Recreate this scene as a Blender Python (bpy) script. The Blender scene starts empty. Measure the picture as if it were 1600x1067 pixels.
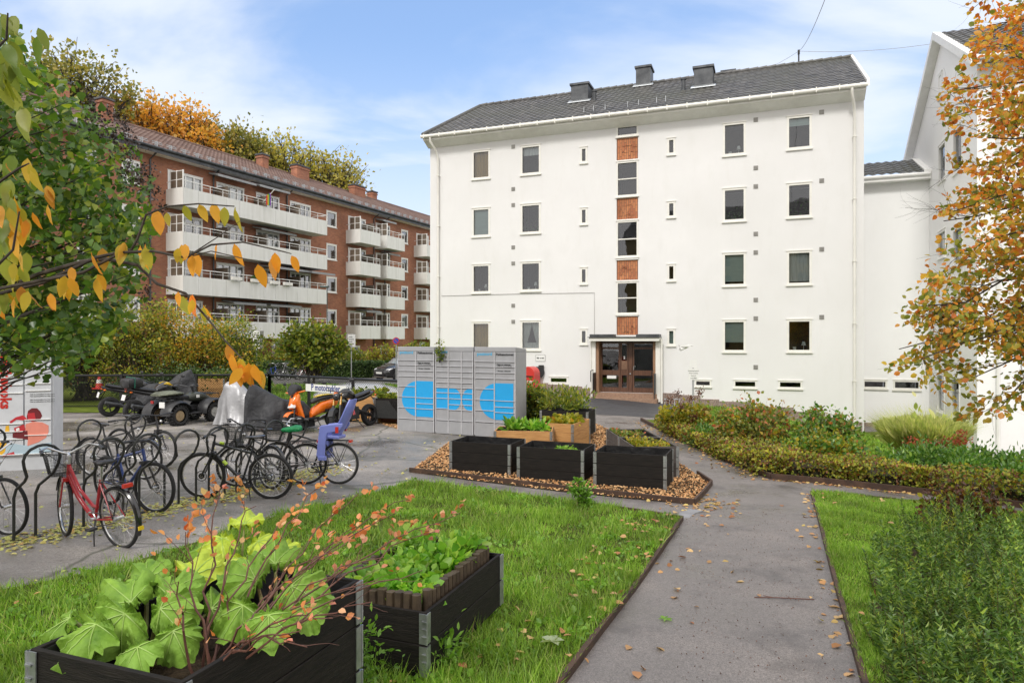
import bpy, math, random
import numpy as np
from mathutils import Vector, Matrix
R = math.radians
C = bpy.context.scene.collection
rng = np.random.default_rng(7)
random.seed(7)
# ---------------------------------------------------------------- camera
F, CX, CY, CH = 1067.0, 800.0, 533.0, 2.3
cam = bpy.data.cameras.new('camera'); camo = bpy.data.objects.new('camera', cam); C.objects.link(camo)
cam.lens = 24.0; cam.sensor_width = 36.0; cam.clip_start = 0.05; cam.clip_end = 2000
camo.location = (0, 0, CH); camo.rotation_euler = (R(90), 0, 0)
sc = bpy.context.scene; sc.camera = camo
sc.render.engine = 'CYCLES'
sc.cycles.use_denoising = True
sc.cycles.max_bounces = 6; sc.cycles.diffuse_bounces = 3; sc.cycles.glossy_bounces = 3
sc.cycles.transmission_bounces = 3; sc.cycles.transparent_max_bounces = 8
sc.cycles.caustics_reflective = False; sc.cycles.caustics_refractive = False
# ---------------------------------------------------------------- sky and sun
SUN_EL, SUN_AZ = 44.0, -158.0          # azimuth clockwise from +Y: behind the camera, to the left
w = bpy.data.worlds.new('World'); sc.world = w; w.use_nodes = True
nt = w.node_tree; N = nt.nodes; L = nt.links
for n in list(N): N.remove(n)
out = N.new('ShaderNodeOutputWorld'); bg = N.new('ShaderNodeBackground')
sky = N.new('ShaderNodeTexSky'); sky.sky_type = 'NISHITA'; sky.sun_disc = False
sky.sun_elevation = R(SUN_EL); sky.sun_rotation = R(SUN_AZ)
sky.air_density = 1.15; sky.dust_density = 1.2; sky.ozone_density = 1.6
bg.inputs[1].default_value = 0.145
tc = N.new('ShaderNodeTexCoord'); sep = N.new('ShaderNodeSeparateXYZ'); L.new(tc.outputs['Generated'], sep.inputs[0])
# clouds on a plane overhead: x/z, y/z, streaked
def wm(op, a, b, c=None):
    n = N.new('ShaderNodeMath'); n.operation = op
    for i, v in enumerate((a, b, c)):
        if v is None: continue
        if isinstance(v, (int, float)): n.inputs[i].default_value = v
        else: L.new(v, n.inputs[i])
    return n.outputs[0]
zz = wm('ADD', wm('MAXIMUM', sep.outputs[2], 0.0), 0.16)
cu = wm('DIVIDE', sep.outputs[0], zz); cv = wm('DIVIDE', sep.outputs[1], zz)
cmb = N.new('ShaderNodeCombineXYZ'); L.new(cu, cmb.inputs[0]); L.new(cv, cmb.inputs[1])
mp = N.new('ShaderNodeMapping'); mp.inputs['Rotation'].default_value = (0, 0, R(-28)); mp.inputs['Scale'].default_value = (0.6, 1.15, 1)
mp.inputs['Location'].default_value = (3.1, 1.7, 0)
L.new(cmb.outputs[0], mp.inputs[0])
n1 = N.new('ShaderNodeTexNoise'); n1.inputs['Scale'].default_value = 1.05; n1.inputs['Detail'].default_value = 9; n1.inputs['Roughness'].default_value = 0.52; n1.inputs['Distortion'].default_value = 0.5
L.new(mp.outputs[0], n1.inputs['Vector'])
cr = N.new('ShaderNodeMapRange'); cr.interpolation_type = 'SMOOTHSTEP'
cr.inputs[1].default_value = 0.40; cr.inputs[2].default_value = 0.60; cr.inputs[3].default_value = 0.0; cr.inputs[4].default_value = 0.85
L.new(n1.outputs[0], cr.inputs[0])
hz = N.new('ShaderNodeMapRange'); hz.interpolation_type = 'SMOOTHSTEP'
hz.inputs[1].default_value = 0.02; hz.inputs[2].default_value = 0.42; hz.inputs[3].default_value = 0.85; hz.inputs[4].default_value = 0.0
L.new(sep.outputs[2], hz.inputs[0])
mx = wm('MAXIMUM', cr.outputs[0], hz.outputs[0])
veil = N.new('ShaderNodeMix'); veil.data_type = 'RGBA'; veil.inputs[0].default_value = 0.42
veil.inputs[7].default_value = (2.1, 3.4, 6.2, 1)
L.new(sky.outputs[0], veil.inputs[6])
mix = N.new('ShaderNodeMix'); mix.data_type = 'RGBA'
mix.inputs[7].default_value = (4.9, 5.2, 5.7, 1)
L.new(mx, mix.inputs[0]); L.new(veil.outputs[2], mix.inputs[6])
# thicker cloud added out of view, overhead and behind camera, to warm the light
oc = N.new('ShaderNodeMapRange'); oc.interpolation_type = 'SMOOTHSTEP'; L.new(sep.outputs[1], oc.inputs[0])
oc.inputs[1].default_value = 0.3; oc.inputs[2].default_value = 0.64; oc.inputs[3].default_value = 0.92; oc.inputs[4].default_value = 0.0
mix2 = N.new('ShaderNodeMix'); mix2.data_type = 'RGBA'; mix2.inputs[7].default_value = (7.6, 7.3, 7.05, 1)
L.new(oc.outputs[0], mix2.inputs[0]); L.new(mix.outputs[2], mix2.inputs[6]); L.new(mix2.outputs[2], bg.inputs[0]); L.new(bg.outputs[0], out.inputs[0])
sun = bpy.data.lights.new('sun', 'SUN'); sun.energy = 1.5; sun.angle = R(11); sun.color = (1.0, 0.965, 0.91)
suno = bpy.data.objects.new('sun', sun); C.objects.link(suno)
az, el = R(SUN_AZ), R(SUN_EL)
sd = Vector((math.sin(az)*math.cos(el), math.cos(az)*math.cos(el), math.sin(el)))
suno.rotation_euler = sd.to_track_quat('Z', 'Y').to_euler(); suno.location = (0, 0, 60)
vs = sc.view_settings
vs.view_transform = 'Standard'; vs.look = 'None'; vs.exposure = 0.42; vs.gamma = 1.0; vs.use_curve_mapping = False
# ---------------------------------------------------------------- terrain
GX = np.array([-90, -12, -3, 0, 4, 8, 14, 20, 60.]); GY = np.array([-40, 3, 4.5, 6.5, 8.5, 11, 15, 20, 30, 45, 120.])
GT = np.array([
 [.3, .3, .35, .32, .25, .2, 0, -.2, -.5],
 [.3, .3, .35, .32, .25, .2, 0, -.2, -.5],
 [.2, .22, .3, .22, .18, .1, -.1, -.4, -.6],
 [.1, .12, .12, .08, .06, 0, -.3, -.7, -.9],
 [0, .0, .02, 0, 0, -.12, -.6, -1., -1.2],
 [-.05, -.05, -.08, -.12, -.12, -.3, -.9, -1.3, -1.5],
 [-.05, -.05, -.1, -.12, -.16, -.55, -1.25, -1.6, -1.8],
 [-.05, -.05, -.08, -.1, -.2, -.7, -1.65, -1.95, -2.],
 [-.05, -.05, -.05, -.05, -.25, -.5, -1.28, -1.3, -1.4],
 [-.1, -.1, -.1, -.1, -.1, -.3, -1., -1., -1.],
 [-.1, -.1, -.1, -.1, -.1, -.3, -1., -1., -1.]])
def Gv(x, y):
    x = np.clip(np.asarray(x, float), GX[0], GX[-1]-1e-6); y = np.clip(np.asarray(y, float), GY[0], GY[-1]-1e-6)
    i = np.clip(np.searchsorted(GX, x, 'right')-1, 0, len(GX)-2); j = np.clip(np.searchsorted(GY, y, 'right')-1, 0, len(GY)-2)
    u = (x-GX[i])/(GX[i+1]-GX[i]); v = (y-GY[j])/(GY[j+1]-GY[j])
    u = .35*u+.65*u*u*(3-2*u); v = .6*v+.4*v*v*(3-2*v)
    return (GT[j, i]*(1-u)+GT[j, i+1]*u)*(1-v)+(GT[j+1, i]*(1-u)+GT[j+1, i+1]*u)*v
def G(x, y): return float(Gv(x, y))
def gp(px, py, dz=0.0):
    """point of the terrain seen at this place of the photograph"""
    a, b = (px-CX)/F, (CY-py)/F
    lo, hi = 1.0, 150.0
    y = 1.5
    while y < 150:
        if CH+b*y < G(a*y, y)+dz: break
        y *= 1.01
    hi = y; lo = y/1.01
    for _ in range(25):
        m = (lo+hi)/2
        if CH+b*m < G(a*m, m)+dz: hi = m
        else: lo = m
    return Vector((a*hi, hi, CH+b*hi))
def at(px, py, Y): return Vector(((px-CX)/F*Y, Y, CH+(CY-py)/F*Y))
# ---------------------------------------------------------------- materials
def newmat(name):
    m = bpy.data.materials.new(name); m.use_nodes = True
    nt = m.node_tree; b = nt.nodes['Principled BSDF']
    return m, nt, b
def nd(nt, typ, **kw):
    n = nt.nodes.new(typ)
    for k, v in kw.items():
        if k.startswith('i_'): n.inputs[k[2:].replace('_', ' ')].default_value = v
        elif k[0] == 'n' and k[1:].isdigit(): n.inputs[int(k[1:])].default_value = v
        else: setattr(n, k, v)
    return n
def col4(c, k=1.0): return (min(1, c[0]*k), min(1, c[1]*k), min(1, c[2]*k), 1)
def mat(name, c, rough=.6, metal=0, var=.15, scale=5, bump=0.0, bscale=40, spec=.5, c2=None, coat=0, big=None, bdist=.01, stretch=None):
    m, nt, b = newmat(name); l = nt.links
    tcn = nd(nt, 'ShaderNodeTexCoord'); src = tcn.outputs['Object']
    if stretch:
        mpn = nd(nt, 'ShaderNodeMapping'); mpn.inputs['Scale'].default_value = stretch; l.new(src, mpn.inputs[0]); src = mpn.outputs[0]
    no = nd(nt, 'ShaderNodeTexNoise'); no.inputs['Scale'].default_value = scale; no.inputs['Detail'].default_value = 6; no.inputs['Roughness'].default_value = .62
    l.new(src, no.inputs['Vector'])
    rp = nd(nt, 'ShaderNodeValToRGB'); e = rp.color_ramp.elements
    e[0].position = .3; e[1].position = .7
    e[0].color = col4(c, 1-var); e[1].color = col4(c2) if c2 else col4(c, 1+var)
    l.new(no.outputs[0], rp.inputs[0]); colo = rp.outputs[0]
    if big:
        nb = nd(nt, 'ShaderNodeTexNoise'); nb.inputs['Scale'].default_value = big[0]; nb.inputs['Detail'].default_value = 4
        l.new(src, nb.inputs['Vector'])
        mr = nd(nt, 'ShaderNodeMapRange', n1=.4, n2=.65); l.new(nb.outputs[0], mr.inputs[0])
        mxn = nd(nt, 'ShaderNodeMix', data_type='RGBA'); l.new(mr.outputs[0], mxn.inputs[0]); l.new(colo, mxn.inputs[6]); mxn.inputs[7].default_value = col4(big[1])
        colo = mxn.outputs[2]
    l.new(colo, b.inputs['Base Color'])
    b.inputs['Metallic'].default_value = metal; b.inputs['Specular IOR Level'].default_value = spec
    mr = nd(nt, 'ShaderNodeMapRange', n3=max(.02, rough-.08), n4=min(1, rough+.08)); l.new(no.outputs[0], mr.inputs[0]); l.new(mr.outputs[0], b.inputs['Roughness'])
    if coat: b.inputs['Coat Weight'].default_value = coat; b.inputs['Coat Roughness'].default_value = .08
    if bump:
        bn = nd(nt, 'ShaderNodeTexNoise'); bn.inputs['Scale'].default_value = bscale; bn.inputs['Detail'].default_value = 5
        l.new(src, bn.inputs['Vector'])
        bp = nd(nt, 'ShaderNodeBump'); bp.inputs['Strength'].default_value = bump; bp.inputs['Distance'].default_value = bdist
        l.new(bn.outputs[0], bp.inputs['Height']); l.new(bp.outputs[0], b.inputs['Normal'])
    return m
def streaks(m, c, amt=.5, sc=(2.2, 2.2, .22)):
    """rain streaks and grime: a second colour in tall thin patches"""
    nt = m.node_tree; l = nt.links; b = nt.nodes['Principled BSDF']; src = b.inputs['Base Color'].links[0].from_socket
    t = nd(nt, 'ShaderNodeTexCoord'); mp2 = nd(nt, 'ShaderNodeMapping'); mp2.inputs['Scale'].default_value = sc; l.new(t.outputs['Object'], mp2.inputs[0])
    n = nd(nt, 'ShaderNodeTexNoise'); n.inputs['Scale'].default_value = 1.6; n.inputs['Detail'].default_value = 7; n.inputs['Roughness'].default_value = .65; l.new(mp2.outputs[0], n.inputs['Vector'])
    r_ = nd(nt, 'ShaderNodeMapRange', n1=.52, n2=.74, n3=0, n4=amt); l.new(n.outputs[0], r_.inputs[0])
    x = nd(nt, 'ShaderNodeMix', data_type='RGBA'); l.new(r_.outputs[0], x.inputs[0]); l.new(src, x.inputs[6]); x.inputs[7].default_value = col4(c); l.new(x.outputs[2], b.inputs['Base Color']); return m
def leafmat(name, cols, rough=.45, trans=.35, pos=None, tbright=1.6):
    m, nt, b = newmat(name); l = nt.links
    g = nd(nt, 'ShaderNodeNewGeometry'); rp = nd(nt, 'ShaderNodeValToRGB'); cr = rp.color_ramp
    n = len(cols); e = cr.elements
    while len(e) < n: e.new(.5)
    for i in range(n):
        e[i].position = (pos[i] if pos else i/(n-1) if n > 1 else 0); e[i].color = col4(cols[i])
    l.new(g.outputs['Random Per Island'], rp.inputs[0])
    tcn = nd(nt, 'ShaderNodeTexCoord'); no = nd(nt, 'ShaderNodeTexNoise'); no.inputs['Scale'].default_value = 1.7; no.inputs['Detail'].default_value = 3
    l.new(tcn.outputs['Object'], no.inputs['Vector'])
    mr = nd(nt, 'ShaderNodeMapRange', n1=.3, n2=.7, n3=.65, n4=1.3); l.new(no.outputs[0], mr.inputs[0])
    mu = nd(nt, 'ShaderNodeMix', data_type='RGBA', blend_type='MULTIPLY'); mu.inputs[0].default_value = 1
    l.new(rp.outputs[0], mu.inputs[6]); l.new(mr.outputs[0], mu.inputs[7])
    l.new(mu.outputs[2], b.inputs['Base Color']); b.inputs['Roughness'].default_value = rough
    tr = nd(nt, 'ShaderNodeBsdfTranslucent')
    tm = nd(nt, 'ShaderNodeMix', data_type='RGBA', blend_type='MULTIPLY'); tm.inputs[0].default_value = 1
    l.new(mu.outputs[2], tm.inputs[6]); tm.inputs[7].default_value = (tbright*1.05, tbright*1.1, tbright*.6, 1); l.new(tm.outputs[2], tr.inputs[0])
    ms = nd(nt, 'ShaderNodeMixShader'); ms.inputs[0].default_value = trans
    l.new(b.outputs[0], ms.inputs[1]); l.new(tr.outputs[0], ms.inputs[2]); l.new(ms.outputs[0], nt.nodes['Material Output'].inputs[0])
    return m
def glassmat(name, refl=.2, tint=(.9, .95, .95)):
    m, nt, b = newmat(name); l = nt.links; nt.nodes.remove(b)
    fr = nd(nt, 'ShaderNodeFresnel'); fr.inputs[0].default_value = 1.5
    ad = nd(nt, 'ShaderNodeMath', operation='ADD', use_clamp=True); ad.inputs[1].default_value = refl; l.new(fr.outputs[0], ad.inputs[0])
    t = nd(nt, 'ShaderNodeBsdfTransparent'); t.inputs[0].default_value = col4(tint)
    g = nd(nt, 'ShaderNodeBsdfGlossy'); g.inputs['Roughness'].default_value = .015; g.inputs[0].default_value = (.95, .97, 1, 1)
    tcn = nd(nt, 'ShaderNodeTexCoord'); no = nd(nt, 'ShaderNodeTexNoise'); no.inputs['Scale'].default_value = .9; l.new(tcn.outputs['Object'], no.inputs['Vector'])
    bp = nd(nt, 'ShaderNodeBump'); bp.inputs['Strength'].default_value = .15; bp.inputs['Distance'].default_value = .02; l.new(no.outputs[0], bp.inputs['Height']); l.new(bp.outputs[0], g.inputs['Normal'])
    s = nd(nt, 'ShaderNodeMixShader'); l.new(ad.outputs[0], s.inputs[0]); l.new(t.outputs[0], s.inputs[1]); l.new(g.outputs[0], s.inputs[2])
    l.new(s.outputs[0], nt.nodes['Material Output'].inputs[0])
    return m
def brickmat(name, c1, c2, mortar, scale=1.0, rot90=False):
    m, nt, b = newmat(name); l = nt.links
    tcn = nd(nt, 'ShaderNodeTexCoord'); sp = nd(nt, 'ShaderNodeSeparateXYZ'); l.new(tcn.outputs['Object'], sp.inputs[0])
    ad = nd(nt, 'ShaderNodeMath', operation='ADD'); l.new(sp.outputs[0], ad.inputs[0]); l.new(sp.outputs[1], ad.inputs[1])
    cm = nd(nt, 'ShaderNodeCombineXYZ'); l.new(ad.outputs[0], cm.inputs[1 if rot90 else 0]); l.new(sp.outputs[2], cm.inputs[0 if rot90 else 1])
    br = nd(nt, 'ShaderNodeTexBrick'); br.inputs['Scale'].default_value = scale
    br.inputs['Brick Width'].default_value = .24; br.inputs['Row Height'].default_value = .08; br.inputs['Mortar Size'].default_value = .008
    br.inputs['Color1'].default_value = col4(c1); br.inputs['Color2'].default_value = col4(c2); br.inputs['Mortar'].default_value = col4(mortar)
    l.new(cm.outputs[0], br.inputs['Vector'])
    no = nd(nt, 'ShaderNodeTexNoise'); no.inputs['Scale'].default_value = .7; no.inputs['Detail'].default_value = 8; l.new(tcn.outputs['Object'], no.inputs['Vector'])
    mr = nd(nt, 'ShaderNodeMapRange', n1=.3, n2=.7, n3=.75, n4=1.2); l.new(no.outputs[0], mr.inputs[0])
    mu = nd(nt, 'ShaderNodeMix', data_type='RGBA', blend_type='MULTIPLY'); mu.inputs[0].default_value = 1
    l.new(br.outputs[0], mu.inputs[6]); l.new(mr.outputs[0], mu.inputs[7]); l.new(mu.outputs[2], b.inputs['Base Color'])
    b.inputs['Roughness'].default_value = .85
    bp = nd(nt, 'ShaderNodeBump'); bp.inputs['Strength'].default_value = .5; bp.inputs['Distance'].default_value = .006; bp.invert = True
    l.new(br.outputs['Fac'], bp.inputs['Height']); l.new(bp.outputs[0], b.inputs['Normal'])
    return m
def asphalt(name, c, grain=220, big=.5, light=1.35, wet=.35, moss=None, cracks=False):
    m, nt, b = newmat(name); l = nt.links
    tcn = nd(nt, 'ShaderNodeTexCoord'); o = tcn.outputs['Object']
    g = nd(nt, 'ShaderNodeTexNoise'); g.inputs['Scale'].default_value = grain; g.inputs['Detail'].default_value = 2; l.new(o, g.inputs['Vector'])
    v = nd(nt, 'ShaderNodeTexVoronoi'); v.inputs['Scale'].default_value = grain*.6; l.new(o, v.inputs['Vector'])
    bgn = nd(nt, 'ShaderNodeTexNoise'); bgn.inputs['Scale'].default_value = big; bgn.inputs['Detail'].default_value = 7; bgn.inputs['Roughness'].default_value = .6; l.new(o, bgn.inputs['Vector'])
    r1 = nd(nt, 'ShaderNodeMapRange', n1=.25, n2=.75, n3=.55, n4=1.55); l.new(g.outputs[0], r1.inputs[0])
    r2 = nd(nt, 'ShaderNodeMapRange', n1=.3, n2=.7, n3=1/light, n4=light); l.new(bgn.outputs[0], r2.inputs[0])
    vs_ = nd(nt, 'ShaderNodeMapRange', n1=0.0, n2=1.0, n3=.7, n4=1.3); l.new(v.outputs['Color'], vs_.inputs[0])
    a = nd(nt, 'ShaderNodeMath', operation='MULTIPLY'); l.new(r1.outputs[0], a.inputs[0]); l.new(r2.outputs[0], a.inputs[1])
    a2 = nd(nt, 'ShaderNodeMath', operation='MULTIPLY'); l.new(a.outputs[0], a2.inputs[0]); l.new(vs_.outputs[0], a2.inputs[1])
    mu = nd(nt, 'ShaderNodeMix', data_type='RGBA', blend_type='MULTIPLY'); mu.inputs[0].default_value = 1
    mu.inputs[6].default_value = col4(c); l.new(a2.outputs[0], mu.inputs[7]); co = mu.outputs[2]
    hgt = g.outputs[0]
    if moss:
        mn = nd(nt, 'ShaderNodeTexNoise'); mn.inputs['Scale'].default_value = moss[1]; mn.inputs['Detail'].default_value = 8; mn.inputs['Roughness'].default_value = .7; l.new(o, mn.inputs['Vector'])
        mr = nd(nt, 'ShaderNodeMapRange', n1=moss[2], n2=moss[2]+.14, n3=0, n4=.7); l.new(mn.outputs[0], mr.inputs[0])
        mm = nd(nt, 'ShaderNodeMix', data_type='RGBA'); l.new(mr.outputs[0], mm.inputs[0]); l.new(co, mm.inputs[6]); mm.inputs[7].default_value = col4(moss[0]); co = mm.outputs[2]
    if cracks:
        dn = nd(nt, 'ShaderNodeTexNoise'); dn.inputs['Scale'].default_value = 1.3; dn.inputs['Detail'].default_value = 5; l.new(o, dn.inputs['Vector'])
        mxv = nd(nt, 'ShaderNodeMix', data_type='RGBA'); mxv.inputs[0].default_value = .22; l.new(o, mxv.inputs[6]); l.new(dn.outputs['Color'], mxv.inputs[7])
        cv_ = nd(nt, 'ShaderNodeTexVoronoi', feature='DISTANCE_TO_EDGE'); cv_.inputs['Scale'].default_value = .42; l.new(mxv.outputs[2], cv_.inputs['Vector'])
        cm = nd(nt, 'ShaderNodeMapRange', n1=.002, n2=.011, n3=.7, n4=0); l.new(cv_.outputs[0], cm.inputs[0])
        mm = nd(nt, 'ShaderNodeMix', data_type='RGBA'); l.new(cm.outputs[0], mm.inputs[0]); l.new(co, mm.inputs[6]); mm.inputs[7].default_value = (.05, .055, .03, 1); co = mm.outputs[2]
    l.new(co, b.inputs['Base Color'])
    rr = nd(nt, 'ShaderNodeMapRange', n1=.35, n2=.65, n3=max(.12, .75-wet), n4=.85); l.new(bgn.outputs[0], rr.inputs[0]); l.new(rr.outputs[0], b.inputs['Roughness'])
    bp = nd(nt, 'ShaderNodeBump'); bp.inputs['Strength'].default_value = .6; bp.inputs['Distance'].default_value = .004; l.new(hgt, bp.inputs['Height']); l.new(bp.outputs[0], b.inputs['Normal'])
    return m
# ---------------------------------------------------------------- mesh helpers
def npmesh(name, V, flat, starts, totals, m, parent=None, smooth=False):
    me = bpy.data.meshes.new(name)
    V = np.asarray(V, np.float32)
    me.vertices.add(len(V)); me.vertices.foreach_set('co', V.ravel())
    me.loops.add(len(flat)); me.loops.foreach_set('vertex_index', np.asarray(flat, np.int32))
    me.polygons.add(len(starts)); me.polygons.foreach_set('loop_start', np.asarray(starts, np.int32))
    me.polygons.foreach_set('loop_total', np.asarray(totals, np.int32))
    if smooth: me.polygons.foreach_set('use_smooth', np.ones(len(starts), bool))
    me.update(calc_edges=True)
    me.materials.append(m)
    o = bpy.data.objects.new(name, me); C.objects.link(o)
    if parent: o.parent = parent
    return o
def norm(a): return a/np.maximum(1e-9, np.linalg.norm(a, axis=-1, keepdims=True))
TEMPL = {
 'oval': (np.array([(0, 0, 0), (.36, .3, .1), (.32, .68, .08), (0, 1, -.08), (-.32, .68, .08), (-.36, .3, .1)]), [(0, 1, 2, 3), (0, 3, 4, 5)]),
 'slim': (np.array([(0, 0, 0), (.2, .35, .04), (.15, .7, .02), (0, 1, -.1), (-.15, .7, .02), (-.2, .35, .04)]), [(0, 1, 2, 3), (0, 3, 4, 5)]),
 'diam': (np.array([(0, 0, 0), (.38, .5, .09), (0, 1, 0), (-.38, .5, .09)]), [(0, 1, 2), (0, 2, 3)]),
 'quad': (np.array([(-.4, 0, 0), (.4, .05, .1), (.35, .95, 0), (-.35, 1, .1)]), [(0, 1, 2, 3)]),
 'heart': (np.array([(0, 0, 0), (.42, .1, .1), (.5, .42, .08), (.22, .8, .0), (0, 1.08, -.08), (-.22, .8, 0), (-.5, .42, .08), (-.42, .1, .1)]), [(0, 1, 2, 3, 4), (0, 4, 5, 6, 7)]),
 'blade': (np.array([(-.5, 0, 0), (.5, 0, 0), (.4, .5, .05), (-.4, .5, .05), (0, 1, .3)]), [(0, 1, 2, 3), (3, 2, 4)]),
 'needle': (np.array([(-.09, 0, 0), (.09, 0, 0), (0, 1, .05)]), [(0, 1, 2)]),
 'chip': (np.array([(-.5, -.22, 0), (.5, -.3, 0), (.55, .25, 0), (-.4, .28, 0), (-.4, -.15, .16), (.35, -.2, .2), (.4, .15, .16), (-.3, .2, .2)]), [(4, 5, 6, 7), (0, 1, 5, 4), (1, 2, 6, 5), (2, 3, 7, 6), (3, 0, 4, 7)]),
}
def scatter(name, kind, P, D, Nn, S, m, parent=None, W=None, smooth=False):
    """many copies of a small template: position, length direction, normal, size"""
    T, Fc = TEMPL[kind] if isinstance(kind, str) else kind
    P = np.asarray(P, float); n = len(P); S = np.broadcast_to(np.asarray(S, float), (n,))
    y = norm(np.asarray(D, float)); z = np.asarray(Nn, float); z = norm(z-(z*y).sum(-1, keepdims=True)*y); x = np.cross(y, z)
    Wd = S if W is None else np.broadcast_to(np.asarray(W, float), (n,))
    V = P[:, None]+x[:, None]*(T[None, :, 0:1]*Wd[:, None, None])+y[:, None]*(T[None, :, 1:2]*S[:, None, None])+z[:, None]*(T[None, :, 2:3]*S[:, None, None])
    k = len(T); fl = np.concatenate([np.array(f) for f in Fc]); tot = np.array([len(f) for f in Fc])
    flat = (np.arange(n)[:, None]*k+fl[None]).ravel(); totals = np.tile(tot, n); starts = np.concatenate([[0], np.cumsum(totals)[:-1]])
    return npmesh(name, V.reshape(-1, 3), flat, starts, totals, m, parent, smooth)
def rdir(n, up=0.0, r=None):
    r = r or rng
    d = r.normal(size=(n, 3)); d[:, 2] += up
    return norm(d)
class MB:
    def __init__(s, M=None): s.V = []; s.F = []; s.MI = []; s.M = M; s.mi = 0
    def add(s, vs, fs, M=None):
        b = len(s.V)
        MM = M if M is not None else s.M
        for v in vs:
            v = Vector(v)
            s.V.append(tuple(MM @ v) if MM is not None else tuple(v))
        for f in fs: s.F.append(tuple(b+i for i in f)); s.MI.append(s.mi)
        return s
    def box(s, x0, x1, y0, y1, z0, z1, M=None):
        return s.add([(x0, y0, z0), (x1, y0, z0), (x1, y1, z0), (x0, y1, z0), (x0, y0, z1), (x1, y0, z1), (x1, y1, z1), (x0, y1, z1)],
                     [(0, 3, 2, 1), (4, 5, 6, 7), (0, 1, 5, 4), (1, 2, 6, 5), (2, 3, 7, 6), (3, 0, 4, 7)], M)
    def cb(s, c, d, M=None): return s.box(c[0]-d[0]/2, c[0]+d[0]/2, c[1]-d[1]/2, c[1]+d[1]/2, c[2]-d[2]/2, c[2]+d[2]/2, M)
    def hexa(s, p): return s.add(p, [(0, 3, 2, 1), (4, 5, 6, 7), (0, 1, 5, 4), (1, 2, 6, 5), (2, 3, 7, 6), (3, 0, 4, 7)])
    def quad(s, *p): return s.add(p, [tuple(range(len(p)))])
    def tube(s, pts, r, n=8, closed=False, caps=True):
        pts = [Vector(p) for p in pts]; k = len(pts)
        rs = r if isinstance(r, (list, tuple)) else [r]*k
        vs = []; up = None
        for i, p in enumerate(pts):
            a = pts[(i-1) % k] if (closed or i > 0) else p; b = pts[(i+1) % k] if (closed or i < k-1) else p
            t = (b-a)
            t = t.normalized() if t.length > 1e-9 else Vector((0, 0, 1))
            if up is None: up = Vector((0, 0, 1)) if abs(t.z) < .9 else Vector((1, 0, 0))
            u = (up-t*up.dot(t))
            if u.length < 1e-6: u = t.orthogonal()
            u.normalize(); up = u; v = t.cross(u)
            for j in range(n):
                an = 2*math.pi*j/n; vs.append(p+(u*math.cos(an)+v*math.sin(an))*rs[i])
        fs = []
        for i in range(k if closed else k-1):
            for j in range(n):
                a = i*n+j; b = i*n+(j+1) % n; c = ((i+1) % k)*n+(j+1) % n; d = ((i+1) % k)*n+j
                fs.append((a, b, c, d))
        if caps and not closed: fs.append(tuple(range(n-1, -1, -1))); fs.append(tuple((k-1)*n+j for j in range(n)))
        return s.add(vs, fs)
    def torus(s, c, rad, r, axis='y', n=40, m=8, sx=1.0):
        pts = []
        for i in range(n):
            a = 2*math.pi*i/n; ca, sa = math.cos(a)*rad, math.sin(a)*rad
            pts.append((c[0]+ca, c[1], c[2]+sa) if axis == 'y' else (c[0]+ca, c[1]+sa, c[2]) if axis == 'z' else (c[0], c[1]+ca, c[2]+sa))
        return s.tube(pts, r, m, closed=True)
    def cyl(s, p0, p1, r, n=12): return s.tube([p0, p1], r, n)
    def prism(s, poly, ax, a0, a1):
        """polygon in the plane across ax, extruded from a0 to a1; ax='y': poly is (x,z); 'z': (x,y); 'x': (y,z)"""
        n = len(poly)
        def P(p, a): return (p[0], a, p[1]) if ax == 'y' else (p[0], p[1], a) if ax == 'z' else (a, p[0], p[1])
        vs = [P(p, a0) for p in poly]+[P(p, a1) for p in poly]
        fs = [tuple(range(n)), tuple(range(2*n-1, n-1, -1))]+[(i, i+n, (i+1) % n+n, (i+1) % n) for i in range(n)]
        return s.add(vs, fs)
    def loft(s, secs, n=14, p=2.4, caps=True, axis='x'):
        """superellipse sections: (pos, cy, cz, half width, half height)"""
        vs = []
        for (x, cy, cz, hw, hh) in secs:
            for j in range(n):
                a = 2*math.pi*j/n; c_, s_ = math.cos(a), math.sin(a)
                yy = cy+hw*math.copysign(abs(c_)**(2/p), c_); z_ = cz+hh*math.copysign(abs(s_)**(2/p), s_)
                vs.append((x, yy, z_) if axis == 'x' else (yy, x, z_) if axis == 'y' else (cy+yy-cy, z_, x))
        fs = []
        k = len(secs)
        for i in range(k-1):
            for j in range(n): fs.append((i*n+j, i*n+(j+1) % n, (i+1)*n+(j+1) % n, (i+1)*n+j))
        if caps: fs.append(tuple(range(n-1, -1, -1))); fs.append(tuple((k-1)*n+j for j in range(n)))
        return s.add(vs, fs)
    def ell(s, c, r, nu=12, nv=8):
        vs = [(c[0], c[1], c[2]-r[2])]
        for i in range(1, nv):
            ph = -math.pi/2+math.pi*i/nv
            for j in range(nu):
                a = 2*math.pi*j/nu; vs.append((c[0]+r[0]*math.cos(ph)*math.cos(a), c[1]+r[1]*math.cos(ph)*math.sin(a), c[2]+r[2]*math.sin(ph)))
        vs.append((c[0], c[1], c[2]+r[2])); fs = []
        for j in range(nu): fs.append((0, 1+(j+1) % nu, 1+j)); fs.append((len(vs)-1, len(vs)-1-nu+j, len(vs)-1-nu+(j+1) % nu))
        for i in range(nv-2):
            for j in range(nu): a = 1+i*nu+j; b = 1+i*nu+(j+1) % nu; fs.append((a, b, b+nu, a+nu))
        return s.add(vs, fs)
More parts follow.
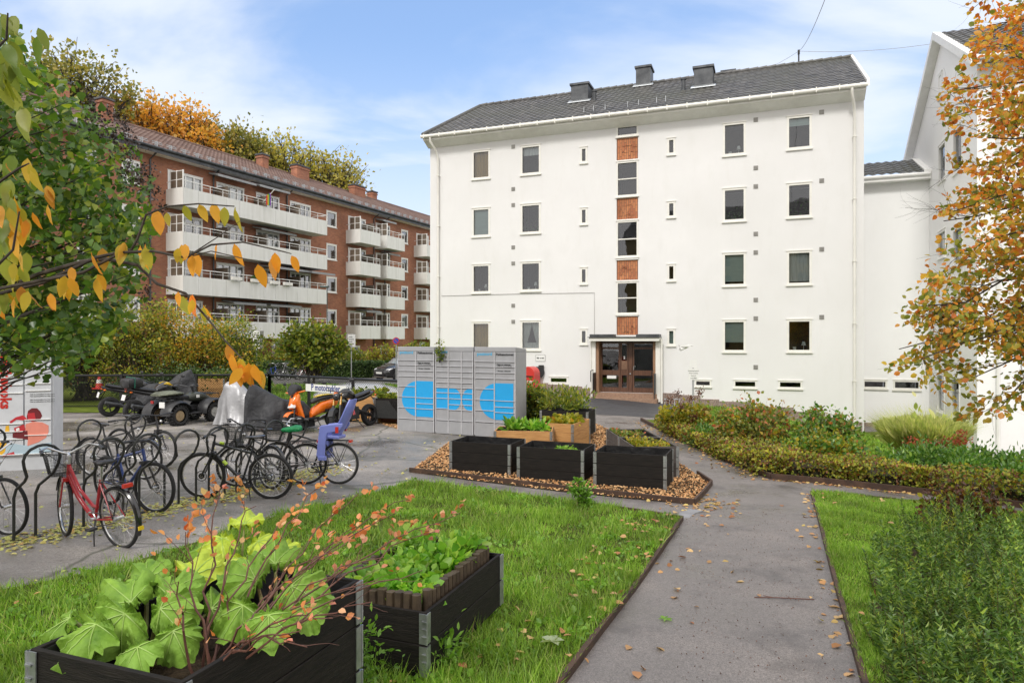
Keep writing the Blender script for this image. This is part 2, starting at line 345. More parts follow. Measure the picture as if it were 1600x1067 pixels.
    def build(s, name, m, parent=None, smooth=False, loc=None, rot=None, bevel=0, subsurf=0):
        me = bpy.data.meshes.new(name); me.from_pydata(s.V, [], s.F)
        ms = m if isinstance(m, (list, tuple)) else [m]
        for q in ms: me.materials.append(q)
        if len(ms) > 1: me.polygons.foreach_set('material_index', s.MI)
        if smooth: me.polygons.foreach_set('use_smooth', [True]*len(me.polygons))
        me.update(calc_edges=True)
        o = bpy.data.objects.new(name, me); C.objects.link(o)
        if parent: o.parent = parent
        if loc is not None: o.location = loc
        if rot is not None: o.rotation_euler = rot
        if bevel:
            b = o.modifiers.new('bevel', 'BEVEL'); b.width = bevel; b.segments = 2; b.limit_method = 'ANGLE'
        if subsurf:
            b = o.modifiers.new('sub', 'SUBSURF'); b.levels = subsurf; b.render_levels = subsurf
        if smooth and not subsurf:
            try: me.set_sharp_from_angle(angle=R(40))
            except Exception: pass
        return o
def tag(o, label=None, cat=None, group=None, kind=None):
    if label: o['label'] = label
    if cat: o['category'] = cat
    if group: o['group'] = group
    if kind: o['kind'] = kind
    return o
def empty(name, loc=(0, 0, 0), rz=0.0, label=None, cat=None, group=None):
    o = bpy.data.objects.new(name, None); C.objects.link(o); o.location = loc; o.rotation_euler = (0, 0, rz)
    o.empty_display_size = .2
    return tag(o, label, cat, group)
def copy_tree(o, parent=None):
    c = o.copy(); C.objects.link(c); c.parent = parent
    for ch in [q for q in bpy.data.objects if q.parent == o]: copy_tree(ch, c)
    return c
def text(name, s, size, m, parent=None, M=None, bold=0.0, align='CENTER', squash=1.0):
    cu = bpy.data.curves.new(name, 'FONT'); cu.body = s; cu.size = size; cu.align_x = align; cu.align_y = 'CENTER'; cu.extrude = .0015; cu.offset = bold; cu.resolution_u = 2
    t = bpy.data.objects.new(name, cu); C.objects.link(t)
    dg = bpy.context.evaluated_depsgraph_get(); me = bpy.data.meshes.new_from_object(t.evaluated_get(dg))
    bpy.data.objects.remove(t); bpy.data.curves.remove(cu)
    if M is not None: me.transform(M @ Matrix.Diagonal((squash, 1, 1, 1)))
    me.materials.clear(); me.materials.append(m)
    o = bpy.data.objects.new(name, me); C.objects.link(o)
    if parent: o.parent = parent
    return o
# text standing on the front (y = const) face of a local frame, read from -y
def TM(x, y, z): return Matrix.Translation((x, y, z)) @ Matrix.Rotation(R(90), 4, 'X')
class Frame:
    def __init__(s, ox, oy, ang): s.o = (ox, oy); s.a = ang; s.c, s.s = math.cos(ang), math.sin(ang)
    def loc(s, px, py, c=0.0):
        """where the ray through this place of the photo meets the local plane y = c -> (x, z)"""
        a, b = (px-CX)/F, (CY-py)/F
        # world point = (aY, Y, ..): local y = -(X-ox) s + (Y-oy) c
        Y = (c+s.o[1]*s.c-s.o[0]*s.s)/(s.c-a*s.s)
        X = a*Y
        return ((X-s.o[0])*s.c+(Y-s.o[1])*s.s, CH+b*Y)
    def w(s, x, y, z=0.0): return Vector((s.o[0]+x*s.c-y*s.s, s.o[1]+x*s.s+y*s.c, z))
    def M(s): return Matrix.Translation((s.o[0], s.o[1], 0)) @ Matrix.Rotation(s.a, 4, 'Z')
def wall_holes(mb, x0, x1, z0, z1, holes, y=0.0, depth=.16, zbot=None):
    """a wall in the plane y with real openings and their reveals"""
    xs = sorted({x0, x1} | {h[0] for h in holes} | {h[1] for h in holes}); zs = sorted({z0, z1} | {h[2] for h in holes} | {h[3] for h in holes})
    for i in range(len(xs)-1):
        for j in range(len(zs)-1):
            cx, cz = (xs[i]+xs[i+1])/2, (zs[j]+zs[j+1])/2
            if any(h[0] < cx < h[1] and h[2] < cz < h[3] for h in holes): continue
            mb.quad((xs[i], y, zs[j]), (xs[i+1], y, zs[j]), (xs[i+1], y, zs[j+1]), (xs[i], y, zs[j+1]))
    for (a, b, c, d) in holes:
        e = y+depth
        mb.quad((a, y, c), (a, y, d), (a, e, d), (a, e, c)); mb.quad((b, y, c), (b, e, c), (b, e, d), (b, y, d))
        mb.quad((a, y, d), (b, y, d), (b, e, d), (a, e, d)); mb.quad((a, y, c), (a, e, c), (b, e, c), (b, y, c))
def tiled(mb, P0, P1, P2, P3, tw=.3, tr=.36, amp=.028, step=.025, sub=6):
    """pantiles on the quad P0 (eave left) P1 (eave right) P2 (ridge right) P3 (ridge left)"""
    P0, P1, P2, P3 = map(Vector, (P0, P1, P2, P3))
    wd = (P1-P0).length; ht = ((P3-P0).length+(P2-P1).length)/2
    nc = max(2, int(wd/tw))*sub; nr = max(2, int(ht/tr))
    nrm = (P1-P0).cross(P3-P0).normalized()
    vs = []; fs = []
    rows = []
    for r in range(nr): rows += [(r/nr, step), ((r+1)/nr, 0.0)]
    for (v, off) in rows:
        A = P0.lerp(P3, v); B = P1.lerp(P2, v)
        for c in range(nc+1):
            u = c/nc; ph = (c/sub) % 1.0
            h = amp*(math.cos(2*math.pi*ph)*.5+.5)+off
            vs.append(A.lerp(B, u)+nrm*h)
    for r in range(len(rows)-1):
        for c in range(nc): a = r*(nc+1)+c; fs.append((a, a+1, a+nc+2, a+nc+1))
    mb.add(vs, fs)
# ---------------------------------------------------------------- ground sheets
def lines(a, b, fine0, fine1, st, coarse):
    L_ = list(np.arange(fine0, fine1+1e-6, st)); x = fine0
    while x > a: x -= coarse; coarse *= 1.35; L_.insert(0, x)
    x = fine1; coarse = 3.0
    while x < b: x += coarse; coarse *= 1.35; L_.append(x)
    return np.array(L_)
XL = lines(-420, 420, -22, 26, .5, 3.0); YL = lines(-60, 900, -2, 46, .5, 3.0)
ZT = Gv(XL[None, :]+0*YL[:, None], YL[:, None]+0*XL[None, :])
_Gv0 = Gv
def Gv(x, y):
    x = np.clip(np.asarray(x, float), XL[0], XL[-1]-1e-6); y = np.clip(np.asarray(y, float), YL[0], YL[-1]-1e-6)
    i = np.searchsorted(XL, x, 'right')-1; j = np.searchsorted(YL, y, 'right')-1
    u = (x-XL[i])/(XL[i+1]-XL[i]); v = (y-YL[j])/(YL[j+1]-YL[j])
    return (ZT[j, i]*(1-u)+ZT[j, i+1]*u)*(1-v)+(ZT[j+1, i]*(1-u)+ZT[j+1, i+1]*u)*v
def G(x, y): return float(Gv(x, y))
import bmesh
def sheet(name, poly, off, m, kind='structure', label=None):
    """a flat area laid on the terrain: polygon cut along the terrain's own grid"""
    poly = [(p[0], p[1]) for p in poly]
    bm = bmesh.new(); f = bm.faces.new([bm.verts.new((x, y, 0)) for x, y in poly])
    f.normal_update(); bmesh.ops.triangulate(bm, faces=[f])
    xs = [p[0] for p in poly]; ys = [p[1] for p in poly]
    for x in XL:
        if min(xs) < x < max(xs): bmesh.ops.bisect_plane(bm, geom=bm.verts[:]+bm.edges[:]+bm.faces[:], plane_co=(x, 0, 0), plane_no=(1, 0, 0))
    for y in YL:
        if min(ys) < y < max(ys): bmesh.ops.bisect_plane(bm, geom=bm.verts[:]+bm.edges[:]+bm.faces[:], plane_co=(0, y, 0), plane_no=(0, 1, 0))
    for v in bm.verts: v.co.z = G(v.co.x, v.co.y)+off
    for f in bm.faces:
        if f.normal.z < 0: f.normal_flip()
    me = bpy.data.meshes.new(name); bm.to_mesh(me); bm.free(); me.materials.append(m)
    o = bpy.data.objects.new(name, me); C.objects.link(o); return tag(o, label=label, kind=kind)
def inpoly(P, poly):
    x, y = P[:, 0], P[:, 1]; r = np.zeros(len(P), bool); n = len(poly); j = n-1
    for i in range(n):
        xi, yi, xj, yj = poly[i][0], poly[i][1], poly[j][0], poly[j][1]
        if yi != yj: r ^= ((yi > y) != (yj > y)) & (x < (xj-xi)*(y-yi)/(yj-yi)+xi)
        j = i
    return r
def rnd_in(poly, n, r=None, near=None):
    r = r or rng
    P = np.array([(p[0], p[1]) for p in poly]); lo, hi = P.min(0), P.max(0); out_ = []; c = 0
    while c < n:
        q = r.uniform(lo, hi, size=(n*3+50, 2)); q = q[inpoly(q, P)]
        if near is not None: d = np.hypot(q[:, 0], q[:, 1]); q = q[r.random(len(q)) < np.minimum(1, (near/d)**1.3)]
        out_.append(q); c += len(q)
        if not len(q): break
    q = np.concatenate(out_)[:n]
    return np.column_stack([q, Gv(q[:, 0], q[:, 1])])
def ln(p, q, t): return (p[0]+(q[0]-p[0])*t, p[1]+(q[1]-p[1])*t)
M_path = asphalt('path_asphalt', (.165, .148, .138), grain=170, big=.9, light=1.3, wet=.55, moss=((.085, .077, .073), 1.1, .52))
M_court = asphalt('court_asphalt', (.18, .165, .15), grain=110, big=.45, light=1.9, wet=.68, moss=((.05, .052, .028), .8, .53), cracks=True)
M_newasph = asphalt('dark_asphalt', (.045, .045, .05), grain=120, big=.6, light=1.2, wet=.35)
M_soil = mat('soil', (.055, .04, .027), .95, var=.5, scale=9, bump=1, bscale=30, bdist=.03, c2=(.09, .065, .04), spec=.1)
M_lawnsoil = mat('lawn_soil', (.055, .08, .015), .95, var=.4, scale=6, bump=1, bscale=40, bdist=.02, c2=(.10, .12, .03), spec=.05)
M_farlawn = mat('far_lawn', (.10, .15, .02), .9, var=.35, scale=2.5, bump=1, bscale=25, bdist=.05, c2=(.18, .22, .04), spec=.05)
M_road = asphalt('road', (.2, .19, .18), grain=60, big=.2, light=1.2, wet=.3)
vs_ = [(x, y, ZT[j, i]) for j, y in enumerate(YL) for i, x in enumerate(XL)]
nx = len(XL); fs_ = [(j*nx+i, j*nx+i+1, (j+1)*nx+i+1, (j+1)*nx+i) for j in range(len(YL)-1) for i in range(nx-1)]
g_ = MB(); g_.add(vs_, fs_); tag(g_.build('ground', M_path), kind='structure')
A1 = gp(1066, 812); A0 = gp(880, 1067); A00 = ln(A1, A0, 1.55)
LAWN = [A00, A1]+[gp(*p) for p in ((1000, 801), (900, 787), (800, 771), (700, 758), (645, 752), (600, 768), (520, 788), (440, 806), (380, 825), (300, 852), (200, 884), (100, 906), (0, 926), (-200, 965))]+[(-7.5, 4.0), (-4, 1.2)]
LAWN = [(p[0], p[1]) for p in LAWN]
B1 = gp(1268, 771); B0 = gp(1350, 1067); B00 = ln(B1, B0, 1.45)
LAWN2 = [(p[0], p[1]) for p in (B1, B00, (8.5, 2.2), (9.2, 9.0), gp(1500, 792), gp(1400, 781))]
CH_ = [gp(*p) for p in ((640, 737), (1085, 788), (1112, 757), (1045, 712), (985, 684), (930, 662), (860, 648), (806, 664), (770, 682), (700, 692))]
CHIPS = [(p[0], p[1]) for p in CH_]
COURT = [(p[0], p[1]) for p in (gp(640, 737), gp(645, 754), gp(600, 770), gp(440, 810), gp(300, 856), gp(0, 932), (-9, 5.5), (-18, 7), (-18, 19), (-9.5, 22.3), (-3.2, 19.5), (-.3, 18.4), gp(740, 683))]
tag(sheet('bicycle_court', COURT, .006, M_court))
sheet('lawn_soil', LAWN, .03, M_lawnsoil); sheet('right_lawn_soil', LAWN2, .03, M_lawnsoil); sheet('wood_chip_bed', CHIPS, .012, M_soil)
HB = [gp(*p) for p in ((1002, 657), (1040, 676), (1085, 696), (1140, 722), (1205, 748), (1330, 759), (1450, 772))]
BED = [(p[0], p[1]) for p in HB]+[(8.6, 9.7), (10.2, 12.6), (13.2, 16.5), (14.9, 21.7), (17.2, 28.2), (14.1, 27.4), (7.9, 29.6), (6.6, 27.4), (5.2, 22.5)]
sheet('garden_bed', BED, .03, M_farlawn)
PADP = [gp(*p) for p in ((880, 633), (902, 645), (1012, 652), (1075, 652))]+[(7.6, 29.8), (3.3, 31.3)]
sheet('entrance_paving', PADP, .006, M_newasph)
sheet('verge', [(-60, 24.2), (-9.5, 22.3), (-3.2, 19.5), (-.3, 18.4), (0.4, 20.5), (-.2, 33), (-4.6, 37.5), (-60, 37.5)], .02, M_farlawn)
sheet('road', [(-60, 37.5), (-4.6, 37.5), (20, 44), (20, 44.6), (-60, 44.6)], .006, M_road)
sheet('front_garden', [(-100, 45.0), (20, 45.0), (40, 110), (-100, 110)], .01, M_farlawn)
# ---------------------------------------------------------------- building materials
M_white = mat('white_render', (.79, .785, .78), .85, var=.025, scale=.8, bump=.3, bscale=60, bdist=.01, big=(.22, (.745, .74, .73))); streaks(M_white, (.70, .69, .665), .42, (1.2, 1.2, .35))
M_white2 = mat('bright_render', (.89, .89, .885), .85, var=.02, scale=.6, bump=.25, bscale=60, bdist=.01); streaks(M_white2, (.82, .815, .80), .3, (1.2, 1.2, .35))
M_cream = mat('cream_paint', (.80, .785, .73), .5, var=.06, scale=3)
M_trim = mat('white_trim', (.86, .855, .83), .5, var=.06, scale=3)
M_slate = mat('dark_roof_tile', (.075, .074, .073), .55, var=.4, scale=2.2, c2=(.17, .165, .16), bump=.4, bscale=12, big=(.35, (.10, .10, .085)))
M_redtile = mat('red_brown_roof_tile', (.16, .095, .075), .8, var=.3, scale=1.3, c2=(.23, .15, .12))
M_brick = brickmat('red_brick', (.42, .165, .085), (.30, .105, .06), (.29, .2, .15)); streaks(M_brick, (.30, .17, .12), .4, (1, 1, .5))
M_panel = brickmat('terracotta_brick', (.52, .21, .09), (.38, .13, .06), (.17, .1, .065), scale=.8, rot90=True)
M_granite = mat('granite', (.25, .17, .14), .85, var=.5, scale=22, c2=(.42, .33, .28), bump=.8, bscale=25, bdist=.02)
M_lead = mat('dark_sheet_metal', (.055, .06, .068), .45, .5, var=.35, scale=2.5, c2=(.11, .115, .12))
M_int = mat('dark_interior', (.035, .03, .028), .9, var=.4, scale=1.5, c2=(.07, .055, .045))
M_glass = glassmat('window_glass', .065, (.85, .9, .92)); M_glass2 = glassmat('balcony_door_glass', .2)
M_blind = mat('pale_green_blind', (.42, .52, .47), .8, var=.06, scale=2, stretch=(1, 1, 8))
M_lace = mat('white_curtain', (.62, .64, .6), .9, var=.22, scale=3, stretch=(9, 9, .5))
M_yel = mat('ochre_curtain', (.42, .26, .05), .9, var=.4, scale=3, stretch=(9, 9, .5))
M_oldpaint = mat('grey_paint', (.3, .29, .27), .7, var=.2)
M_wood = mat('brown_door_wood', (.10, .045, .026), .4, var=.35, scale=2.5, c2=(.15, .07, .04), stretch=(9, 9, 1), coat=.15)
M_stone = mat('step_stone', (.30, .19, .13), .85, var=.3, scale=14, bump=.4)
M_black = mat('black_metal', (.018, .018, .02), .4, .3, var=.3, scale=6)
M_steel = mat('galvanised_steel', (.42, .44, .45), .42, .8, var=.25, scale=14)
M_balc = mat('white_balcony_panel', (.80, .80, .77), .6, var=.04, scale=1.2, stretch=(4, 4, .6), big=(.8, (.74, .74, .7)))
M_screen = mat('brown_screen_glass', (.16, .13, .10), .25, var=.25, scale=2, spec=.6)
M_awn = mat('grey_awning', (.32, .33, .34), .7, var=.15)
# ---------------------------------------------------------------- windows as parts
def window(root, x0, x1, z0, z1, mull=(), trans=(), fw=.075, fm=None, inner=None, glass=None, sill=True, y=0.0, depth=.16, proud=.02, tilt=0, name='window'):
    fm = fm or M_cream; m = MB()
    ya, yb = y-proud, y+.09
    def bar(a, b, c, d, e0=ya, e1=yb): m.box(a, b, e0, e1, c, d)
    bar(x0-.01, x1+.01, z1-fw, z1+.01); bar(x0-.01, x1+.01, z0-.01, z0+fw)
    bar(x0-.01, x0+fw, z0+fw, z1-fw); bar(x1-fw, x1+.01, z0+fw, z1-fw)
    for t in mull: c = x0+(x1-x0)*t; bar(c-fw*.4, c+fw*.4, z0+fw, z1-fw, y+.0, y+.08)
    for t in trans: c = z0+(z1-z0)*t; bar(x0+fw, x1-fw, c-fw*.4, c+fw*.4, y+.003, y+.083)
    o = m.build(name, fm, root, bevel=0)
    p = MB(); p.quad((x0+fw, y+.06, z0+fw), (x1-fw, y+.06, z0+fw), (x1-fw, y+.06, z1-fw), (x0+fw, y+.06, z1-fw)); p.build('pane', glass or M_glass, o)
    if sill:
        s = MB(); s.box(x0-.05, x1+.05, y-.07, y+.03, z0-.065, z0-.012); s.build('sill', fm if sill == 1 else sill, o); s = MB(); s.box(x0-.04, x1+.04, y-.045, y+.02, z1+.012, z1+.045); s.build('drip_strip', fm if sill == 1 else sill, o)
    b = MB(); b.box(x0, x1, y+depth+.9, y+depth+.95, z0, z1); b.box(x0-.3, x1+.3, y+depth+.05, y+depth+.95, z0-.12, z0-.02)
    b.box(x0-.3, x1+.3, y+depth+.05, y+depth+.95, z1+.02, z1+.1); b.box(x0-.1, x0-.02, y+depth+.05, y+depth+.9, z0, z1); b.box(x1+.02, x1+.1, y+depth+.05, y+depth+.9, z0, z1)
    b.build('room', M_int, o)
    if inner:
        kind, frac = inner; c = MB(); a, b_, zb, zt = x0+fw*.8, x1-fw*.8, z0+fw*.8, z1-fw*.8
        def drape(xa, xb, ztop, zbot, n=26, amp=.02, pull=None):
            vs = []; fs = []
            for i in range(n+1):
                u = i/n; X = xa+(xb-xa)*u
                for k in range(7):
                    v = k/6; XX = X
                    if pull is not None: XX = pull[0]+(X-pull[0])*(1-pull[1]*v**1.3)
                    vs.append((XX, y+.17+amp*math.sin(u*n*1.3), ztop+(zbot-ztop)*v))
            for i in range(n):
                for k in range(6): fs.append((i*7+k, i*7+7+k, i*7+8+k, i*7+k+1))
            c.add(vs, fs)
        if kind == 'blind': c.box(a, b_, y+.13, y+.137, zt-(zt-zb)*frac, zt); c.build('blind', M_blind, o)
        elif kind == 'yellow': drape(a, b_, zt, zb); c.build('curtain', M_yel, o)
        elif kind == 'lace': drape(a, b_, zt, zt-(zt-zb)*frac); c.build('curtain', M_lace, o)
        elif kind == 'parted':
            mid = (a+b_)/2; drape(a, mid, zt, zb, pull=(a, .75)); drape(mid, b_, zt, zb, pull=(b_, .75)); drape(a, b_, zb+(zt-zb)*.22, zb); c.build('curtain', M_lace, o)
        elif kind == 'lamp':
            X = a+(b_-a)*.72; c.tube([(X, y+.2, zb), (X, y+.2, zb+.22)], .012, 5); c.tube([(X, y+.2, zb+.2), (X, y+.2, zb+.36)], [.09, .05], 10); c.tube([(X-.35, y+.2, zb), (X-.35, y+.2, zb+.14)], [.05, .07], 8); c.box(a, b_, y+.12, y+.3, zb-.02, zb+.01); c.build('table_lamp', M_lace, o)
        elif kind == 'plants':
            r_ = np.random.default_rng(int(abs(x0*91+z0*37))); n = 90
            P = np.column_stack([r_.uniform(a, b_, n), r_.uniform(y+.12, y+.2, n), zb+np.abs(r_.normal(0, .13, n))*frac*2])
            scatter('window_plant', 'slim', P, rdir(n, .7, r_), rdir(n, 0, r_), r_.uniform(.07, .15, n), M_houseplant, o)
    return o
M_houseplant = leafmat('houseplant_leaves', [(.04, .1, .02), (.09, .17, .04), (.03, .06, .02)])
# ---------------------------------------------------------------- white apartment block
FA = Frame(-4.1, 34.2, math.atan2(-.351, .936)); LA = 19.45
wb = empty('apartment_block', (FA.o[0], FA.o[1], 0), FA.a, 'white four storey block with dark tiled roof and brick striped stairwell above the entrance', 'building')
def zx(px, y0, y1, c=0.0):
    """centre column in px and top, bottom rows -> heights on the facade"""
    return FA.loc(px, y1, c)[1], FA.loc(px, y0, c)[1]
WINS = []
def wcol(xa, xb, rows, **kw):
    for i, (t, b) in enumerate(rows):
        z0, z1 = zx((xa+xb)/2, t, b); x0 = FA.loc(xa, 400)[0]; x1 = FA.loc(xb, 400)[0]
        k = dict(kw); k['inner'] = kw['inner'][i] if 'inner' in kw else None
        WINS.append((x0, x1, z0, z1, k))
wcol(738, 765.5, [(235, 279), (325, 369), (413, 457), (503, 547)], inner=[('yellow', .8), ('blind', 1), ('lamp', 1), ('yellow', 1)])
wcol(814, 844.5, [(227, 272), (318.5, 364), (409, 454), (501, 546)], inner=[('lace', .3), ('plants', 1), ('lamp', 1), ('parted', 1)])
wcol(907, 917.5, [(230, 254), (325, 350), (418, 443), (514, 537)])
wcol(1043, 1055, [(216, 241), (315, 339), (413, 438), (514, 539)], inner=[None, None, None, ('blind', 1)])
wcol(1130, 1165, [(192, 242), (294, 345), (395, 446), (500, 549)], inner=[('lamp', .4), ('plants', .7), ('blind', .9), ('blind', .72)])
wcol(1230, 1268, [(181, 232), (286, 339), (392, 444), (499, 549)], inner=[('blind', .25), ('plants', 1), ('lace', .93), ('lamp', .6)])
WINS_B = []
for (xa, xb, t, b) in ((859, 887, 588.5, 598), (1086, 1111, 593.5, 603), (1147, 1182, 594, 605), (1217, 1253, 595, 606)):
    z0, z1 = zx((xa+xb)/2, t, b); WINS_B.append((FA.loc(xa, 400)[0], FA.loc(xb, 400)[0], z0, z1, dict(fw=.05, fm=M_cream)))
WINS_S = []
sx0, sx1 = FA.loc(963.5, 400)[0], FA.loc(997, 400)[0]
for (t, b) in ((196, 212), (252, 306), (345, 401), (440, 490)):
    z0, z1 = zx(980, t, b); WINS_S.append((sx0, sx1, z0, z1, dict(trans=() if t < 200 else (.5,), fw=.06)))
PAN = [zx(980, t, b) for t, b in ((215, 249), (309, 342), (406, 437), (494, 523))]
ex0, ex1 = FA.loc(933, 580)[0], FA.loc(1026, 580)[0]; ezt = zx(980, 533, 534)[1]; ezb = zx(980, 612, 613)[0]
holes = [(a, b, c, d) for (a, b, c, d, k) in WINS+WINS_B+WINS_S]+[(sx0+.0, sx1-.0, c, d) for c, d in PAN]+[(ex0, ex1, ezb, ezt)]
m = MB(); ZE = 12.35
wall_holes(m, 0, LA, -2.3, ZE, holes, 0, .12)
m.quad((LA, 0, -2.3), (LA, 10, -2.3), (LA, 10, ZE), (LA, 0, ZE)); m.quad((0, 10, -2.3), (0, 0, -2.3), (0, 0, ZE), (0, 10, ZE)); m.quad((LA, 10, -2.3), (0, 10, -2.3), (0, 10, ZE), (LA, 10, ZE))
m.quad((LA, 0, ZE), (LA, 10, ZE), (LA, 5, 15.4)); m.box(-.42, -.003, 4.2, 8.5, -1, 11.9)
m.build('wall', M_white, wb)
for (a, b, c, d, k) in WINS+WINS_B+WINS_S: window(wb, a, b, c, d, **k)
for c, d in PAN:
    m = MB(); m.box(sx0+.01, sx1-.01, .03, .1, c+.01, d-.01)
    for i in range(9):       # bricks standing proud in the decorative panel
        bx = sx0+.08+rng.random()*(sx1-sx0-.35); bz = c+.05+rng.random()*(d-c-.35); m.box(bx, bx+(.07 if i % 2 else .22), .012, .03, bz, bz+(.24 if i % 2 else .07))
    m.build('brick_panel', M_panel, wb)
for c, d in PAN:
    for za_, zb2 in ((c-.07, c-.01), (d+.01, d+.06)): m = MB(); m.box(sx0-.03, sx1+.03, -.04, -.002, za_, zb2); m.build('panel_trim', M_trim, wb)
# roof
def roofpt(px, py, P0, P1, P2):
    """photo ray met with the local plane through three points of the roof"""
    Mi = FA.M().inverted(); o = Mi @ Vector((0, 0, CH)); d = (Mi.to_3x3() @ Vector(((px-CX)/F, 1, (CY-py)/F)))
    n = (Vector(P1)-Vector(P0)).cross(Vector(P2)-Vector(P0)); t = (Vector(P0)-o).dot(n)/d.dot(n); return o+d*t
rl = FA.loc(750, 168, 5)[0]; E0, E1, R1, R0 = (-.1, -.6, 12.45), (LA+.02, -.6, 12.45), (LA+.02, 5, 15.6), (rl, 5, 15.6)
m = MB(); tiled(m, E0, E1, R1, R0, .3, .37); rf = m.build('roof', M_slate, wb, smooth=False)
m = MB(); tiled(m, (LA+.02, 10.6, 12.45), (-.1, 10.6, 12.45), R0, R1, .6, .7, sub=4); tiled(m, (-.1, 10.6, 12.45), (-.1, -.6, 12.45), R0, R0, .4, .5, sub=4)
m.build('rear_roof', M_slate, rf)
m = MB()
for i in range(46):
    a = rl+(LA+.02-rl)*i/46; b = rl+(LA+.02-rl)*(i+1)/46+.04; m.tube([(a, 5, 15.63), (b, 5, 15.65)], [.1, .12], 8)
m.tube([(-.1, -.6, 12.5), (rl, 5, 15.64)], .09, 8)
m.build('ridge_tiles', M_slate, rf, smooth=True)
m = MB(); m.box(-.1, LA+.02, -.58, -.5, 12.2, 12.42); m.add([(-.1, -.5, 12.2), (LA+.02, -.5, 12.2), (LA+.02, 0, 11.95), (-.1, 0, 11.95), (-.1, -.5, 12.3), (LA+.02, -.5, 12.3), (LA+.02, 0, 12.4), (-.1, 0, 12.4)], [(0, 3, 2, 1), (4, 5, 6, 7), (1, 2, 6, 5), (3, 0, 4, 7)])
m.hexa([(LA+.02, -.7, 12.3), (LA+.12, -.7, 12.3), (LA+.12, 5, 15.45), (LA+.02, 5, 15.45), (LA+.02, -.7, 12.56), (LA+.12, -.7, 12.56), (LA+.12, 5, 15.74), (LA+.02, 5, 15.74)])
m.build('eaves_board', M_trim, rf)
m = MB(); m.tube([(-.15, -.68, 12.36), (LA+.05, -.68, 12.36)], .085, 10)
for i in range(23): m.box(.0+i*.84, .04+i*.84, -.775, -.59, 12.26, 12.46)
def downpipe(x, bends=True, zb=-1.6):
    m.tube([(x-.05, -.68, 12.3), (x-.05, -.66, 12.1), (x+.06, -.3, 11.75), (x+.1, -.13, 11.4), (x+.1, -.12, 9), (x+.1, -.12, zb)], .055, 8)
    for z in (10.5, 8, 5.5, 3, .7): m.box(x+.03, x+.17, -.19, .0, z, z+.03)
x_a = FA.loc(686, 400)[0]; x_b = FA.loc(1335, 400)[0]-.1
downpipe(x_a-.1, zb=-.2); downpipe(x_b, zb=-1.1)
m.build('gutter', M_cream, rf, smooth=True)
def chimney(xa, xb, yt, yb, dep=.9, ybase=None, m_=None):
    p = roofpt((xa+xb)/2, yb, E0, E1, R1); k = 1/F*FA.w(p.x, p.y)[1]
    wdt = (xb-xa)*k*.95; top = p.z+(yb-yt)*k
    c = MB(); c.box(p.x-wdt/2, p.x+wdt/2, p.y, p.y+dep, p.z-.5, top-.1); o = c.build('chimney', M_lead, rf)
    c = MB(); c.box(p.x-wdt/2-.06, p.x+wdt/2+.06, p.y-.06, p.y+dep+.06, top-.1, top); c.build('cap', M_lead, o)
    c = MB(); c.hexa([(p.x-wdt/2-.15, p.y-.2, p.z-.03), (p.x+wdt/2+.15, p.y-.2, p.z-.03), (p.x+wdt/2+.15, p.y+.02, p.z+.1), (p.x-wdt/2-.15, p.y+.02, p.z+.1), (p.x-wdt/2-.1, p.y-.18, p.z+.02), (p.x+wdt/2+.1, p.y-.18, p.z+.02), (p.x+wdt/2+.1, p.y+.02, p.z+.16), (p.x-wdt/2-.1, p.y+.02, p.z+.16)]); c.build('flashing', M_steel, o)
chimney(891, 920, 129, 160); chimney(993, 1017, 102, 135); chimney(1084, 1114, 102, 137)
c = MB(); q = FA.loc(1138, 118, 6.2); c.box(q[0]-.33, q[0]+.33, 6.2, 6.9, 14.4, q[1]+.2); c.box(q[0]-.38, q[0]+.38, 6.15, 6.95, q[1]+.2, q[1]+.3); c.build('chimney', M_lead, rf)
for (px, t, b) in ((929, 141, 157), (1068, 122, 141)):
    p = roofpt(px, b, E0, E1, R1); k = FA.w(p.x, p.y)[1]/F
    c = MB(); c.tube([(p.x, p.y, p.z-.2), (p.x, p.y, p.z+(b-t)*k)], .09, 10); c.tube([(p.x, p.y, p.z+(b-t)*k-.08), (p.x, p.y, p.z+(b-t)*k)], .13, 10); c.build('vent_pipe', M_lead, rf, smooth=True)
p = roofpt(1248, 100, E0, E1, R1); c = MB(); c.tube([(p.x, 5, 15.5), (p.x, 5, 16.25)], .035, 6); c.box(p.x-.05, p.x+.05, 4.95, 5.05, 16.1, 16.3); MAST = FA.w(p.x, 5, 16.25); c.build('aerial_mast', M_black, rf)
c = MB()
for (px, py) in ((915, 178), (930, 176), (948, 174), (983, 170), (1000, 167), (1028, 163), (1042, 161)):
    p = roofpt(px, py, E0, E1, R1); c.tube([(p.x-.02, p.y-.25, p.z), (p.x-.02, p.y-.22, p.z+.25), (p.x-.02, p.y+.1, p.z+.2)], .015, 5)
c.build('snow_guard', M_steel, rf)
